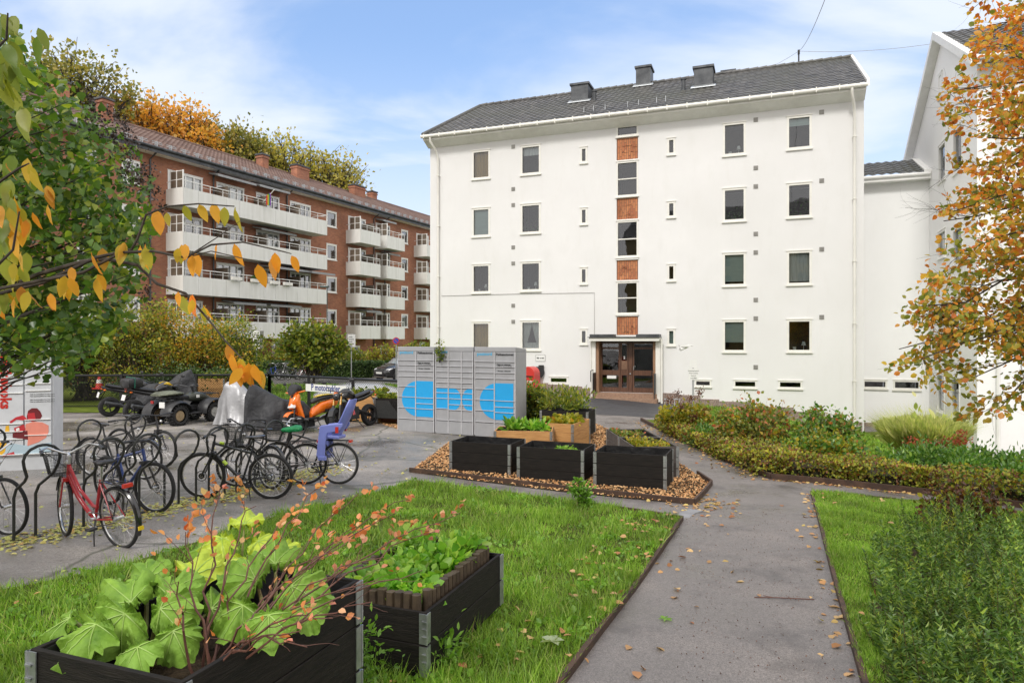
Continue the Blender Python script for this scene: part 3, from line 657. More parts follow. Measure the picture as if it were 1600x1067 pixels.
# vents, granite base
vents = [(802, y) for y in (229, 295, 320, 386, 411, 477, 502)]+[(1181, y) for y in (187, 262, 291, 365, 394, 468, 497, 573)]+[(1284, y) for y in (175, 282, 389, 495)]
for (px, py) in vents:
    x, z = FA.loc(px, py); c = MB(); c.box(x-.09, x+.09, -.02, .02, z-.09, z+.09)
    for i in range(4): c.box(x-.07, x+.07, -.03, -.02, z-.07+i*.04, z-.05+i*.04)
    c.build('wall_vent', M_oldpaint, wb)
c = MB(); gs = [(672, 760, 594), (760, 842, 597), (842, 887, 598), (887, 910, 603), (910, 927, 606.5), (1030, 1058, 613.5), (1058, 1095, 616.5), (1095, 1124, 623), (1124, 1180, 627), (1180, 1240, 635), (1240, 1290, 643), (1290, 1306, 651), (1306, 1347.6, 658)]
for (a, b, y) in gs:
    if a == 1030: c.build('granite_base', M_granite, wb, bevel=.012); c = MB()
    xa, xb = FA.loc(a, 600)[0], FA.loc(b, 600)[0]; z = FA.loc((a+b)/2, y)[1]; n = max(1, round((xb-xa)/.9))
    for i in range(n): c.box(xa+(xb-xa)*i/n+.006, xa+(xb-xa)*(i+1)/n-.006, -.05-rng.random()*.015, .01, -2.3, z)
c.box(LA-.5, LA+.04, .01, 2.2, -2.3, FA.loc(1340, 658)[1])
c.build('granite_base', M_granite, wb, bevel=.012)
# entrance porch
ed = MB(); xa, xb = ex0+.10, ex1-.10; zt, zb = ezt-.03, ezb
po = MB(); po.box(ex0-.22, ex1+.2, -.62, -.002, ezt+.02, ezt+.17); po_o = po.build('porch_canopy', M_cream, wb)
q = MB(); q.box(ex0-.28, ex1+.22, -.68, .0, ezt+.17, ezt+.2); q.box(ex0-.2, sx0-.02, -.6, -.01, ezt+.2, ezt+.32); q.box(sx1+.02, ex1+.2, -.6, -.01, ezt+.2, ezt+.32); q.build('canopy_roof', M_lead, po_o)
q = MB(); q.box(ex0-.16, ex0-.0, -.3, -.003, zb-.35, ezt+.02); q.box(ex1+.0, ex1+.2, -.3, -.003, zb-.35, ezt+.02); q.build('porch_side', M_cream, po_o)
M_jamb = mat('pale_jamb_wood', (.33, .19, .11), .6, var=.25, stretch=(8, 8, 1))
for ja, jb in ((ex0+.002, ex0+.12), (ex1-.12, ex1-.002)): q = MB(); q.box(ja, jb, -.2, .24, zb, ezt); q.build('door_jamb', M_jamb, po_o)
q = MB(); q.box(ex0-.1, ex1+.06, -.35, .3, zb-.22, zb-.003); q.box(ex0-.2, ex1+.12, -.75, -.352, zb-.6, zb-.2); q.box(ex0-.2, ex1+.12, -.35, 0, zb-.6, zb-.222); q.build('steps', M_stone, po_o, bevel=.01)
W_ = xb-xa
def leaf(a, b, panes, name):
    d = MB(); y0, y1 = .18, .24; fr = .07
    d.box(a, b, y0, y1, zt-fr, zt); d.box(a, b, y0, y1, zb, zb+.22); d.box(a, a+fr, y0+.001, y1, zb+.22, zt-fr); d.box(b-fr, b, y0+.001, y1, zb+.22, zt-fr)
    H = zt-zb
    for t0, t1 in panes: d.box(a+fr, b-fr, y0+.002, y1, zb+H*t0, zb+H*t1)
    o = d.build(name, M_wood, wb)
    g = MB(); g.quad((a+fr, .215, zb+.2), (b-fr, .215, zb+.2), (b-fr, .215, zt-fr), (a+fr, .215, zt-fr)); g.build('pane', M_glass, o); return o
d1 = leaf(xa+.03, xa+W_*.37, [(.34, .44), (.86, .9)], 'side_panel'); dm = leaf(xa+W_*.375, xa+W_*.52, [(.34, .62)], 'centre_panel'); d2 = leaf(xa+W_*.60, xb-.03, [(.34, .44), (.86, .9)], 'door')
q = MB(); q.box(xa+W_*.525, xa+W_*.595, .17, .25, zb, zt); q.build('door_post', M_wood, po_o)
H = zt-zb
q = MB(); q.box(xa+W_*.40, xa+W_*.50, .16, .178, zb+H*.46, zb+H*.63); q.build('intercom', mat('bronze_plate', (.3, .18, .12), .35, .7), dm)
q = MB(); q.ell((xa+W_*.56, .14, zb+H*.37), (.04, .04, .04)); q.tube([(xa+W_*.625, .12, zb+H*.45), (xa+W_*.625, .12, zb+H*.52), (xa+W_*.66, .12, zb+H*.52)], .02, 6); q.build('handle', M_steel, d2, smooth=True)
M_wtxt = mat('white_lettering', (.8, .8, .78), .5, var=.03)
text('house_number', '2', .17, M_wtxt, dm, TM(xa+W_*.45, .165, zb+H*.69), bold=.006)
q = MB(); q.box(xa+W_*.13, xa+W_*.30, .165, .178, zb+H*.27, zb+H*.33)
q.build('notice', M_wtxt, d1)
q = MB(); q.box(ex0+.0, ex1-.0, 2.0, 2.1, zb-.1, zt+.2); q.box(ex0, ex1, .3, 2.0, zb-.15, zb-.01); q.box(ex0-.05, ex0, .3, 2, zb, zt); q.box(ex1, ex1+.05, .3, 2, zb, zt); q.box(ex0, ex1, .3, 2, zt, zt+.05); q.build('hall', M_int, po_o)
q = MB()
for sx in (ex0-.02, ex1-.0): q.box(sx-.02, sx+.02, -.7, -.05, zb+.02, zb+.9); q.tube([(sx-.1, -.72, zb+.5), (sx-.1, -.72, zb+.98), (sx-.1, -.3, zb+1.02)], .02, 6); q.box(sx-.02, sx+.02, -.70, -.66, zb-.5, zb+.05)
q.build('handrail', M_black, po_o)
q = MB(); q.tube([(ex1+.25, -.25, ezt+.1), (ex1+.25, -.2, zb-.4), (ex1+.3, -.4, zb-.62)], .05, 8); q.tube([(ex0-.22, -.25, ezt+.1), (ex0-.22, -.2, zb-.5)], .04, 8); q.build('porch_downpipe', M_cream, po_o, smooth=True)
# cable along the facade
q = MB(); q.tube([FA_ for FA_ in [(FA.loc(690, 460)[0], -.02, FA.loc(690, 462)[1]), (FA.loc(800, 459)[0], -.02, FA.loc(800, 459)[1]), (FA.loc(929, 457)[0], -.02, FA.loc(929, 457)[1]), (FA.loc(929, 457)[0], -.02, FA.loc(929, 522)[1])]], .009, 5); q.build('wall_cable', M_oldpaint, wb)
# ---------------------------------------------------------------- connecting wing
yw = 2.0; xe = FA.loc(1452, 400, yw)[0]+.3; zE = FA.loc(1400, 279, yw)[1]; zR = FA.loc(1400, 252, yw+2.2)[1]
cw = empty('link_building', tuple(FA.w(LA+.003, 0)), FA.a, 'low white link wing with short tiled roof between the two white blocks', 'building')
def LX(v): return v-LA-.003
wh = []
for (a, b, t, bo) in ((1348.5, 1386, 593.5, 606), (1396, 1438, 594, 608)):
    wh.append((LX(FA.loc(a, 400, yw)[0]), LX(FA.loc(b, 400, yw)[0]), FA.loc((a+b)/2, bo, yw)[1], FA.loc((a+b)/2, t, yw)[1]))
m = MB(); wall_holes(m, 0, LX(xe), -2.3, zE, wh, yw, .15); m.quad((0, yw, zE), (LX(xe), yw, zE), (LX(xe), yw+4.4, zE), (0, yw+4.4, zE)); m.build('wall', M_white2, cw)  # brighter render offsets the shade on the wing: light put into its colour
for h in wh: window(cw, *h, fw=.06, y=yw)
m = MB(); xr = LX(FA.loc(1441, 260, yw)[0]); tiled(m, (0.02, yw-.35, zE+.1), (xr, yw-.35, zE+.1), (xr, yw+2.2, zR), (0.02, yw+2.2, zR), .3, .36, amp=.045); o = m.build('roof', M_slate, cw)
m = MB(); m.box(.02, xr+.25, yw-.42, yw-.002, zE-.16, zE+.07); m.hexa([(xr, yw-.45, zE+.02), (xr+.3, yw-.45, zE+.02), (xr+.3, yw+2.2, zR-.1), (xr, yw+2.2, zR-.1), (xr, yw-.45, zE+.2), (xr+.3, yw-.45, zE+.2), (xr+.3, yw+2.2, zR+.08), (xr, yw+2.2, zR+.08)]); m.tube([(.02, yw-.45, zE+.03), (xr+.2, yw-.45, zE+.03)], .07, 8); m.build('gutter', M_trim, o)
m = MB(); m.box(.02, LX(xe), yw-.04, yw-.002, -2.3, -1.15); m.build('granite_base', M_granite, cw)
# ---------------------------------------------------------------- right hand building
pj = FA.w(FA.loc(1452, 400, yw)[0], yw)
FB = Frame(pj.x, pj.y, math.atan2(-.936, -.351))
rb = empty('gabled_building', (pj.x, pj.y, 0), FB.a, 'bright white gabled building at right, partly behind the orange autumn tree', 'building')
pk = FB.loc(1472, 60); sl = .56; xc = FB.loc(1527, 400)[0]
gh = []
for (a, b, t, bo) in ((1467.5, 1473, 115, 152), (1467, 1478, 224, 282), (1490, 1504, 198, 268), (1466, 1478, 360, 402), (1490, 1504, 355, 415), (1465, 1476, 583, 643), (1487, 1500, 590, 655)):
    gh.append((FB.loc(a, 400)[0], FB.loc(b, 400)[0], FB.loc((a+b)/2, bo)[1], FB.loc((a+b)/2, t)[1]))
zl = pk[1]-sl*(pk[0]+4.5); zr = pk[1]-sl*(xc-pk[0])
m = MB(); zlo = min(zl, zr); wall_holes(m, -4.5, xc, -2.5, zlo, [h for h in gh if h[3] < zlo], 0, .12)
att = [h for h in gh if h[3] >= zlo]
m.quad((-4.5, 0, zlo), (xc, 0, zlo), (xc, 0, zr), (pk[0], 0, pk[1]), (-4.5, 0, zl))
m.quad((xc, 0, -2.5), (xc, 14, -2.5), (xc, 14, zr), (xc, 0, zr)); m.quad((-4.5, 0, -2.5), (-4.5, 0, zl), (-4.5, 14, zl), (-4.5, 14, -2.5))
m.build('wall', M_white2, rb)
for h in gh: window(rb, *h, fw=.07, fm=M_trim, proud=.035 if h[3] >= zlo else .02)
sl_ = pk[1]+.22
m = MB(); tiled(m, (xc+.6, -.25, sl_-sl*(xc+.6-pk[0])), (xc+.6, 14, sl_-sl*(xc+.6-pk[0])), (pk[0], 14, sl_), (pk[0], -.25, sl_), .3, .37, amp=.04)
tiled(m, (-5, 14, sl_-sl*(pk[0]+5)), (-5, -.25, sl_-sl*(pk[0]+5)), (pk[0], -.25, sl_), (pk[0], 14, sl_), .5, .6, sub=4); o = m.build('roof', M_slate, rb)
m = MB()
def rake(xa, xb):
    za, zb_ = sl_-sl*abs(xa-pk[0]), sl_-sl*abs(xb-pk[0])
    m.hexa([(xa, -.32, za-.22), (xb, -.32, zb_-.22), (xb, -.004, zb_-.22), (xa, -.004, za-.22), (xa, -.32, za+.08), (xb, -.32, zb_+.08), (xb, -.004, zb_+.02), (xa, -.004, za+.02)])
rake(-5, pk[0]); rake(pk[0], xc+.6)
m.hexa([(xc, -.2, zr-.1), (xc+.6, -.2, zr-.25), (xc+.6, 14, zr-.25), (xc, 14, zr-.1), (xc, -.2, zr+.1), (xc+.6, -.2, zr-.12), (xc+.6, 14, zr-.12), (xc, 14, zr+.1)]); m.build('verge_board', M_trim, o)
m = MB(); m.tube([(xc+.65, -.2, zr-.15), (xc+.65, 14, zr-.15)], .08, 8); m.tube([(xc+.6, .5, zr-.2), (xc+.1, .55, zr-.9), (xc+.1, .55, -1.9)], .06, 8); m.tube([(xc+.1, .55, -2.1), (xc+.1, .55, -1.8)], .085, 8); m.build('gutter', M_trim, o, smooth=True)
m = MB()
for i in range(9): m.box(-4.5+i*(xc+4.5)/9+.006, -4.5+(i+1)*(xc+4.5)/9-.006, -.06-.01*(i % 2), -.002, -2.5, -1.15-.045*i)
m.build('granite_base', M_granite, rb, bevel=.01); m = MB()
for i in range(14): m.box(xc+.002, xc+.07+.01*(i % 3), i+.006, i+.994, -2.5, -1.42)
m.build('granite_base', M_granite, rb, bevel=.01)
window(rb, xc+.3, xc+.5, 100, 101) if False else None
# ---------------------------------------------------------------- red brick building
FC = Frame(-21.6, 42.7, math.atan2(.902, .431))
bb = empty('balcony_block', (FC.o[0], FC.o[1], 0), FC.a, 'long red brick apartment block with white balconies and brown tiled roof', 'building')
def bx(px, c=0.0): return FC.loc(px, 500, c)[0]
FLZ = [2.55+2.71*k for k in range(4)]
holes = []; bw = []
def addw(a, b, z0, z1, mull, trans=()): holes.append((a, b, z0, z1)); bw.append((a, b, z0, z1, mull, trans))
big = [(bx(262), bx(316)), (bx(338), bx(381)), (bx(400), bx(436)), (bx(453), bx(485))]
pr1 = [(bx(544), bx(571)), (bx(587), bx(609))]; sm1 = (bx(510), bx(525.5)); sm2 = (bx(627), bx(637))
off = pr1[0][0]-sm1[0]
pr2 = [(bx(650.5), bx(669.5)), (bx(650.5)+pr1[1][0]-pr1[0][0], bx(650.5)+pr1[1][1]-pr1[0][0])]
for k, z in enumerate(FLZ):
    for (a, b) in big: addw(a, b, z+.3, z+2.36, (.27, .5, .75), (.8,) if k % 2 == 0 else ())
    for (a, b) in pr1+pr2: addw(a, b, z+.3, z+2.36, (.27, .5, .75), (.8,))
    addw(*sm1, z+1.1, z+2.36, ()); addw(*sm2, z+1.1, z+2.36, ())
    addw(bx(190), bx(218), z+1.0, z+2.36, (.33, .66)); addw(bx(120), bx(150), z+1.0, z+2.36, (.33, .66))
for px in (553, 594): addw(bx(px), bx(px+9), 1.2, 1.9, ())
for px in (424, 655): addw(bx(px), bx(px+10), .2, 2.2, ())
m = MB(); X0, X1, ZB = -17.0, 62.0, 13.95
wall_holes(m, X0, X1, -1, ZB, holes, 0, .14); m.quad((X0, 11, -1), (X0, 0, -1), (X0, 0, ZB), (X0, 11, ZB)); m.quad((X1, 0, -1), (X1, 11, -1), (X1, 11, ZB), (X1, 0, ZB)); m.quad((X0, 0, ZB), (X0, 11, ZB), (X0, 5.5, 16.8)); m.quad((X1, 0, ZB), (X1, 11, ZB), (X1, 5.5, 16.8)); m.quad((X1, 11, -1), (X0, 11, -1), (X0, 11, ZB), (X1, 11, ZB))
m.build('wall', M_brick, bb)
for (a, b, z0, z1, mull, tr) in bw: window(bb, a, b, z0, z1, mull=mull, trans=tr, fw=.11, fm=M_trim, glass=M_glass2, sill=1, inner=('lace', random.choice((.5, .9, 1))) if random.random() < .35 else None)
m = MB(); tiled(m, (X0-.4, -.75, 14.0), (X1, -.75, 14.0), (X1, 5.5, 16.95), (X0-.4, 5.5, 16.95), .33, .4, amp=.035, sub=4); bro = m.build('roof', M_redtile, bb)
m = MB(); m.quad((X0-.4, 11.7, 14), (X1, 11.7, 14), (X1, 5.5, 16.95), (X0-.4, 5.5, 16.95)); m.tube([(X0-.4, 5.5, 16.98), (X1, 5.5, 16.98)], .13, 8); m.build('rear_roof', M_redtile, bro)
m = MB(); m.box(X0-.4, X1, -.7, -.003, 13.72, 13.86); m.build('soffit', M_trim, bro)
m = MB(); m.tube([(X0-.4, -.83, 13.98), (X1, -.83, 13.98)], .09, 8); m.box(X0-.4, X1, -.76, -.7, 13.7, 13.95)
for px in (233, 332, 447, 583, 600): m.tube([(bx(px), -.75, 13.8), (bx(px), -.1, 13.4), (bx(px), -.1, 0)], .055, 6)
m.build('gutter', M_lead, bro)
m = MB()
x = X0
while x < 50: m.box(x, x+.7, -.42, -.40, 14.33, 14.36); m.box(x, x+.7, -.42, -.40, 14.43, 14.46); m.box(x+.33, x+.37, -.43, -.2, 14.2, 14.5); x += .98
m.build('snow_guard', M_steel, bro)
for (xa, xb, t, dy) in ((93, 104, 125, 0), (160, 184, 154, 0), (410, 424, 241, 0), (464, 487, 259, 0), (554, 574, 290, 0), (582, 592, 299, 1.0)):
    c_ = 4.6+dy; a, b = bx(xa, c_), bx(xb, c_); z = FC.loc((xa+xb)/2, t, c_)[1]
    d_ = min(1.6, max(.7, (b-a)*.3)); w_ = max(.6, (b-a)-d_*.45)
    m = MB(); m.box(a, a+w_, c_, c_+d_, 15, z-.12); m.box(a-.06, a+w_+.06, c_-.06, c_+d_+.06, z-.35, z-.22)
    o = m.build('chimney', M_brick, bro); m = MB(); m.box(a-.08, a+w_+.08, c_-.08, c_+d_+.08, z-.12, z); m.build('cap', M_lead, o)
M_flower = leafmat('flower_box_plants', [(.05, .12, .02), (.1, .2, .04), (.35, .1, .12)], pos=[0, .8, 1])
def balcony(x0, x1, z, dep=1.5, screens=(), top=3, side_screen=True, open_top=False):
    m = MB(); m.box(x0, x1, -dep, -.003, z, z+.16); n = max(2, round((x1-x0)/1.1))
    for i in range(n): m.box(x0+(x1-x0)*i/n+.008, x0+(x1-x0)*(i+1)/n-.008, -dep-.04, -dep-.002, z-.03, z+1.1)
    for xx in (x0, x1): m.box(xx-.04 if xx == x0 else xx+.002, xx-.002 if xx == x0 else xx+.04, -dep-.04, -.003, z-.03, z+1.1)
    m.box(x0+.01, x1-.01, -dep+.002, -dep+.04, z+.16, z+1.08)
    o = m.build('balcony', M_balc, bb)
    r = MB(); zt = z+1.55
    r.tube([(x0, -.05, zt), (x0, -dep, zt), (x1, -dep, zt), (x1, -.05, zt)], .028, 6); r.tube([(x0, -dep, zt-.18), (x1, -dep, zt-.18)], .012, 5)
    k = max(2, round((x1-x0)/1.0))
    for i in range(k+1): xx = x0+(x1-x0)*i/k; r.cyl((xx, -dep, z+1.05), (xx, -dep, zt), .022, 6)
    r.build('railing', M_trim, o)
    if side_screen:
        s = MB(); s.box(x0-.02, x0+.02, -dep+.02, -.4, z+1.14, z+2.15)
        f = MB()
        for yy in (-dep, -dep/2-.2, -.4): f.box(x0-.035, x0+.035, yy-.03, yy+.03, z+1.1, z+2.2)
        for zz in (1.1, 1.62, 2.15): f.box(x0-.03, x0+.03, -dep, -.4, z+zz-.02, z+zz+.02)
        q = s.build('privacy_screen', M_screen, o); f.build('frame', M_trim, q)
    for xs in screens:
        s = MB(); s.box(xs-.04, xs+.04, -dep+.3, -.02, z+.2, z+1.95); s.build('privacy_screen', M_screen, o)
    return o
lb0, lb1 = bx(286, -1.5), bx(510, -1.5)
for k, z in enumerate(FLZ):
    o = balcony(lb0, lb1, z, screens=[big[1][0]-.1, big[2][0]-.2, big[3][0]-.2])
    for (pxx) in {0: (), 1: (370, 400, 430, 450), 2: (), 3: ()}[k]:
        f = MB(); xx = bx(pxx, -1.7); f.box(xx-.4, xx+.4, -1.78, -1.58, z+1.12, z+1.34); q = f.build('flower_box', M_cream, o)
        n = 120; P = np.column_stack([rng.uniform(xx-.4, xx+.4, n), rng.uniform(-1.8, -1.56, n), z+1.35+rng.random(n)*.15])
        if pxx in (400,): scatter('flower_box_plant', 'diam', P, rdir(n, .5), rdir(n), .14, M_flower, o)
    balcony(bx(563, -1.5), bx(593.5, -1.5), z, screens=[bx(588, -1.5)]); balcony(bx(605, -1.5), bx(631.5, -1.5), z)
    balcony(bx(667, -1.5), bx(667, -1.5)+5, z); balcony(bx(667, -1.5)+6.2, bx(667, -1.5)+11, z)
def awning(pxa, pxb, z, out_=.9):
    a, b = bx(pxa, -.4), bx(pxb, -.4); m = MB(); m.hexa([(a, -out_, z-.28), (b, -out_, z-.28), (b, -.05, z-.12), (a, -.05, z-.12), (a, -out_, z-.18), (b, -out_, z-.18), (b, -.05, z), (a, -.05, z)]); m.box(a, b, -out_-.04, -out_, z-.34, z-.2); m.build('awning', M_awn, bb)
awning(332, 392, FLZ[3]+2.9); awning(398, 445, FLZ[3]+2.95); awning(592, 612, FLZ[3]+2.8)
awning(400, 455, FLZ[2]+2.6); awning(405, 468, FLZ[1]+2.6, 1.6); awning(455, 505, FLZ[1]+2.6, 1.6); awning(352, 403, FLZ[0]+2.6, 1.2); awning(410, 458, FLZ[0]+2.6, 1.2); awning(600, 618, FLZ[2]+2.6); awning(561, 585, FLZ[0]+2.6, 1.2)
# rainbow streamers on the top balcony
q = MB(); a = bx(412, -1.6); q.tube([(a, -1.55, FLZ[3]+1.4), (a+.5, -2.1, FLZ[3]+2.3)], .02, 5); fo = q.build('flag', M_cream); tag(fo, 'small rainbow coloured flag on the top long balcony rail', 'flag'); fo.parent = None; fo.matrix_world = FC.M()
for i, cc in enumerate(((.6, .02, .02), (.7, .5, .02), (.02, .3, .06), (.2, .03, .4))):
    q = MB(); q.box(a-.05+i*.1, a+.06+i*.1, -1.9, -1.88, FLZ[3]+1.15, FLZ[3]+1.8+.08*i); q.build('stripe', mat('flag_stripe_%s' % 'abcd'[i], cc, .8, var=.1), fo)

# building across the lawn behind the camera, seen mirrored in the windows
ob = empty('opposite_block', (-6, -34, 0), R(180-12), 'ochre and brown block opposite, seen only mirrored in the windows', 'building')
oh = [(x, x+1.2, z, z+1.4) for x in np.arange(-24, 22, 3.2) for z in (1.2, 4.0, 6.8, 9.6, 12.4)]
m = MB(); wall_holes(m, -26, 26, -1, 17.3, [(float(a), float(b), c, d) for a, b, c, d in oh], 0, .15); m.quad((-26, 0, 17.3), (26, 0, 17.3), (26, 10, 17.3), (-26, 10, 17.3)); m.quad((26, 0, -1), (26, 10, -1), (26, 10, 17.3), (26, 0, 17.3)); m.quad((-26, 10, -1), (-26, 0, -1), (-26, 0, 17.3), (-26, 10, 17.3)); m.build('wall', mat('ochre_render', (.36, .26, .09), .85, var=.15), ob)
m = MB(); tiled(m, (-26.5, -.6, 17.2), (26.5, -.6, 17.2), (26.5, 5, 21.5), (-26.5, 5, 21.5), .6, .6, sub=4); m.quad((-26.5, 10.6, 17.2), (26.5, 10.6, 17.2), (26.5, 5, 21.5), (-26.5, 5, 21.5)); m.build('roof', M_slate, ob)
m = MB()
for a, b, c, d in oh: m.box(float(a), float(b), .1, .15, c, d)
q = m.build('window', M_int, ob); q['kind'] = 'stuff'
# ---------------------------------------------------------------- object materials
def paint(name, c, rough=.35, var=.08, coat=.3, **k): return mat(name, c, rough, 0, var=var, scale=4, coat=coat, **k)
M_lock = paint('grey_locker_paint', (.33, .335, .35), .42, coat=0, bump=.05); M_lockedge = paint('light_grey_edge', (.5, .5, .52), .4, coat=0)
M_cyan = paint('cyan_film', (.01, .34, .72), .4, coat=0, var=.04); M_txt = mat('black_print', (.02, .02, .022), .6, var=.1)
M_lockw = paint('pale_locker_paint', (.6, .62, .65), .45, coat=0); M_redp = paint('red_paint', (.55, .03, .02), .35)
M_rub = mat('rubber', (.02, .02, .021), .8, var=.3, scale=30, bump=.3, bscale=60); M_blk = paint('black_plastic', (.022, .022, .024), .45, coat=0, var=.25)
M_gloss = paint('black_gloss', (.014, .014, .016), .2, coat=.5); M_chrome = mat('brushed_aluminium', (.6, .6, .6), .3, .9, var=.15, scale=20)
M_blackwood = mat('black_stained_wood', (.010, .009, .0085), .7, var=.45, scale=5, c2=(.022, .018, .015), stretch=(1, 1, 9), bump=.5, bscale=18, spec=.25)
M_rawwood = mat('pine_wood', (.50, .235, .075), .7, var=.22, scale=4, c2=(.62, .35, .13), stretch=(1, 1, 9), bump=.3, bscale=18)
M_greywood = mat('weathered_wood', (.07, .06, .055), .8, var=.35, scale=5, stretch=(1, 1, 9), c2=(.12, .105, .095))
M_liner = mat('black_liner', (.012, .012, .013), .45, var=.3, scale=8, bump=.8, bscale=6, bdist=.04)
M_corten = mat('rusty_steel_edging', (.05, .03, .022), .8, var=.4, scale=8, c2=(.10, .055, .035))
M_rack = mat('dark_grey_powder_coat', (.035, .037, .036), .5, .2, var=.25, scale=12)
# ---------------------------------------------------------------- grey parcel lockers
FLk = Frame(-3.07, 18.3, math.atan2(-.435, .9)); gz = G(-3.07, 18.3)
def lk(px, py): return FLk.loc(px, py)
ua = ((650, (548, 563.3, 571, 580, 588.5, 604.5, 621, 638, 655), (548, 563.3, 571, 580, 588.5, 621.5, 630.5, 638.7, 655)))
def arc_poly(cx, cz, rx, rz, a0, a1, n=22): return [(cx+rx*math.cos(R(a0+(a1-a0)*i/n)), cz+rz*math.sin(R(a0+(a1-a0)*i/n))) for i in range(n+1)]
def locker(pa, pb, cols, rows, blue, label, txt):
    x0, x1 = lk(pa, 600)[0]+.006, lk(pb, 600)[0]-.006; pm = (pa+pb)/2; zt = lk(621, 541)[1]
    k = FLk.w((x0+x1)/2, 0).y/F
    def Z(y): return CH-(y-CY)*k
    o = empty('parcel_locker', FLk.w(x0, 0, 0), FLk.a, label, 'parcel locker', 'grey parcel lockers standing side by side')
    W = x1-x0; zb = gz-.02+.0
    m = MB(); m.box(0, W, .02, .62, zb, zt-.12); m.hexa([(0, -.02, zt-.12), (W, -.02, zt-.12), (W, .62, zt-.12), (0, .62, zt-.12), (0, -.02, zt), (W, -.02, zt), (W, .62, zt-.05), (0, .62, zt-.05)]); m.box(0, W, -.015, .02, zb+.02, Z(rows[0][-1])-.01)
    m.build('cabinet', M_lock, o, bevel=.012)
    XS = [0]+[lk(c, 600)[0]-x0 for c in cols]+[W]
    for c in range(len(XS)-1):
        ys = rows[c]
        for i in range(len(ys)-1):
            d = MB(); a, b, za, zc = XS[c]+.02, XS[c+1]-.012, Z(ys[i+1])+.012, Z(ys[i])-.006
            d.box(a, b, -.012, .018, za, zc); od = d.build('door', M_lock, o)
            if i < len(ys)-1: e = MB(); e.box(a, b, -.034, -.013, za, za+.014); e.build('lip', M_lockedge, od)
    f = MB()
    for c in range(len(XS)):
        xx = min(max(XS[c], .015), W-.015); f.box(xx-.012, xx+.012, -.026, -.002, zb+.05, zt-.12)
    f.build('frame', M_lockedge, o)
    for poly in blue(XS, Z):
        q = MB(); q.prism(poly, 'y', -.0165, -.0125); q.build('blue_shape', M_cyan, o)
    for (s, px, py, size, mm, al) in txt:
        text('lettering', s, size, mm, o, TM(lk(px, py)[0]-x0, -.018, Z(py)), bold=.002, align=al)
    return o, Z
M_cy2 = paint('light_cyan_print', (.06, .42, .70), .5, coat=0)
def bigD(l, mid, r, t, b):
    def f(XS, Z):
        q = lambda p: lk(p, 600)[0]-f.x0
        f.x0 = lk(l[0], 600)[0]+.006; xl, xm, xr = q(l[1]), XS[1]-.012, q(r); zc = (Z(t)+Z(b))/2; rz = (Z(t)-Z(b))/2
        p1 = [(x, z) for x, z in arc_poly(xm+.12, zc, xm+.12-xl, rz, 110, 250)]; p1 = [(min(x, xm), z) for x, z in p1]
        a_ = [p for p in arc_poly(xm+.1, zc, xm+.1-xl, rz, 90, 270, 40) if p[0] <= xm]; a_ = [(xm, a_[0][1])]+a_+[(xm, a_[-1][1])]
        return [a_, [(xm+.03, Z(t)), (xm+.03, Z(b)), (xr, Z(b)), (xr, Z(t))]]
    return f
def midblue(XS, Z):
    zt, zb = Z(606.5), Z(639.5); zc = (zt+zb)/2; rz = (zt-zb)/2
    a0, a1 = XS[1]+.02, XS[2]-.02; b0, b1 = XS[2]+.02, XS[3]-.02
    return [[(XS[0]+.03, zt), (XS[0]+.03, zb), (XS[1]-.015, zb), (XS[1]-.015, zt)],
            [(a0, zt), (a0, zb)]+arc_poly(a1-.2, zc, .2, rz, -90, 90), [(b1, zb), (b1, zt)]+arc_poly(b0+.2, zc, .2, rz, 90, 270)]
T1 = [('postnord', 635.5, 550.3, .115, M_cy2, 'CENTER'), ('Pakkeautomat', 664.5, 550.8, .082, M_txt, 'CENTER'), ('Hent og returner', 653, 566.2, .055, M_txt, 'LEFT'), ('pakker, sporenkelt', 653, 569, .055, M_txt, 'LEFT'), ('1  Åpne appen   2  Skann koden', 653, 575, .03, M_txt, 'LEFT')]
locker(621.5, 679.5, (650,), ua[1:], bigD((621.5, 628.5), 650, 677, 594.5, 650), 'grey parcel locker with a big blue rounded shape, leftmost of the row of three', T1)
T2 = [('postnord', 690, 549.3, .1, M_cy2, 'CENTER')]
locker(680.5, 740.5, (701, 721.5), ((548.5, 563.7, 573, 581.5, 590, 598.5, 606.5, 614.7, 623.5, 639.5, 657.5), (548.5, 563.7, 573, 581.5, 590, 598.5, 606.5, 614.7, 623.5, 632.7, 641, 657.5), (548.5, 563.7, 573, 581.5, 590, 598.5, 606.5, 614.7, 623.5, 632.7, 641, 657.5)), midblue, 'grey parcel locker with three columns of small doors, middle of the row', T2)
T3 = [('postnord', 757.5, 552.7, .115, M_cy2, 'CENTER'), ('Pakkeautomat', 789, 553.3, .085, M_txt, 'CENTER'), ('Hent og returner', 776.5, 569, .055, M_txt, 'LEFT'), ('pakker, sporenkelt', 776.5, 572, .055, M_txt, 'LEFT'), ('1  Åpne appen   2  Skann koden', 776.5, 579, .03, M_txt, 'LEFT')]
locker(741.5, 806.5, (773,), ((549, 565.7, 573.8, 583, 592, 608.7, 626, 642.5, 660.5), (549, 565.7, 573.8, 583, 592, 626.5, 636, 644.5, 660.5)), bigD((741.5, 750), 773, 802.5, 598, 655), 'grey parcel locker nearest the red mailbox, rightmost of the row of three', T3)
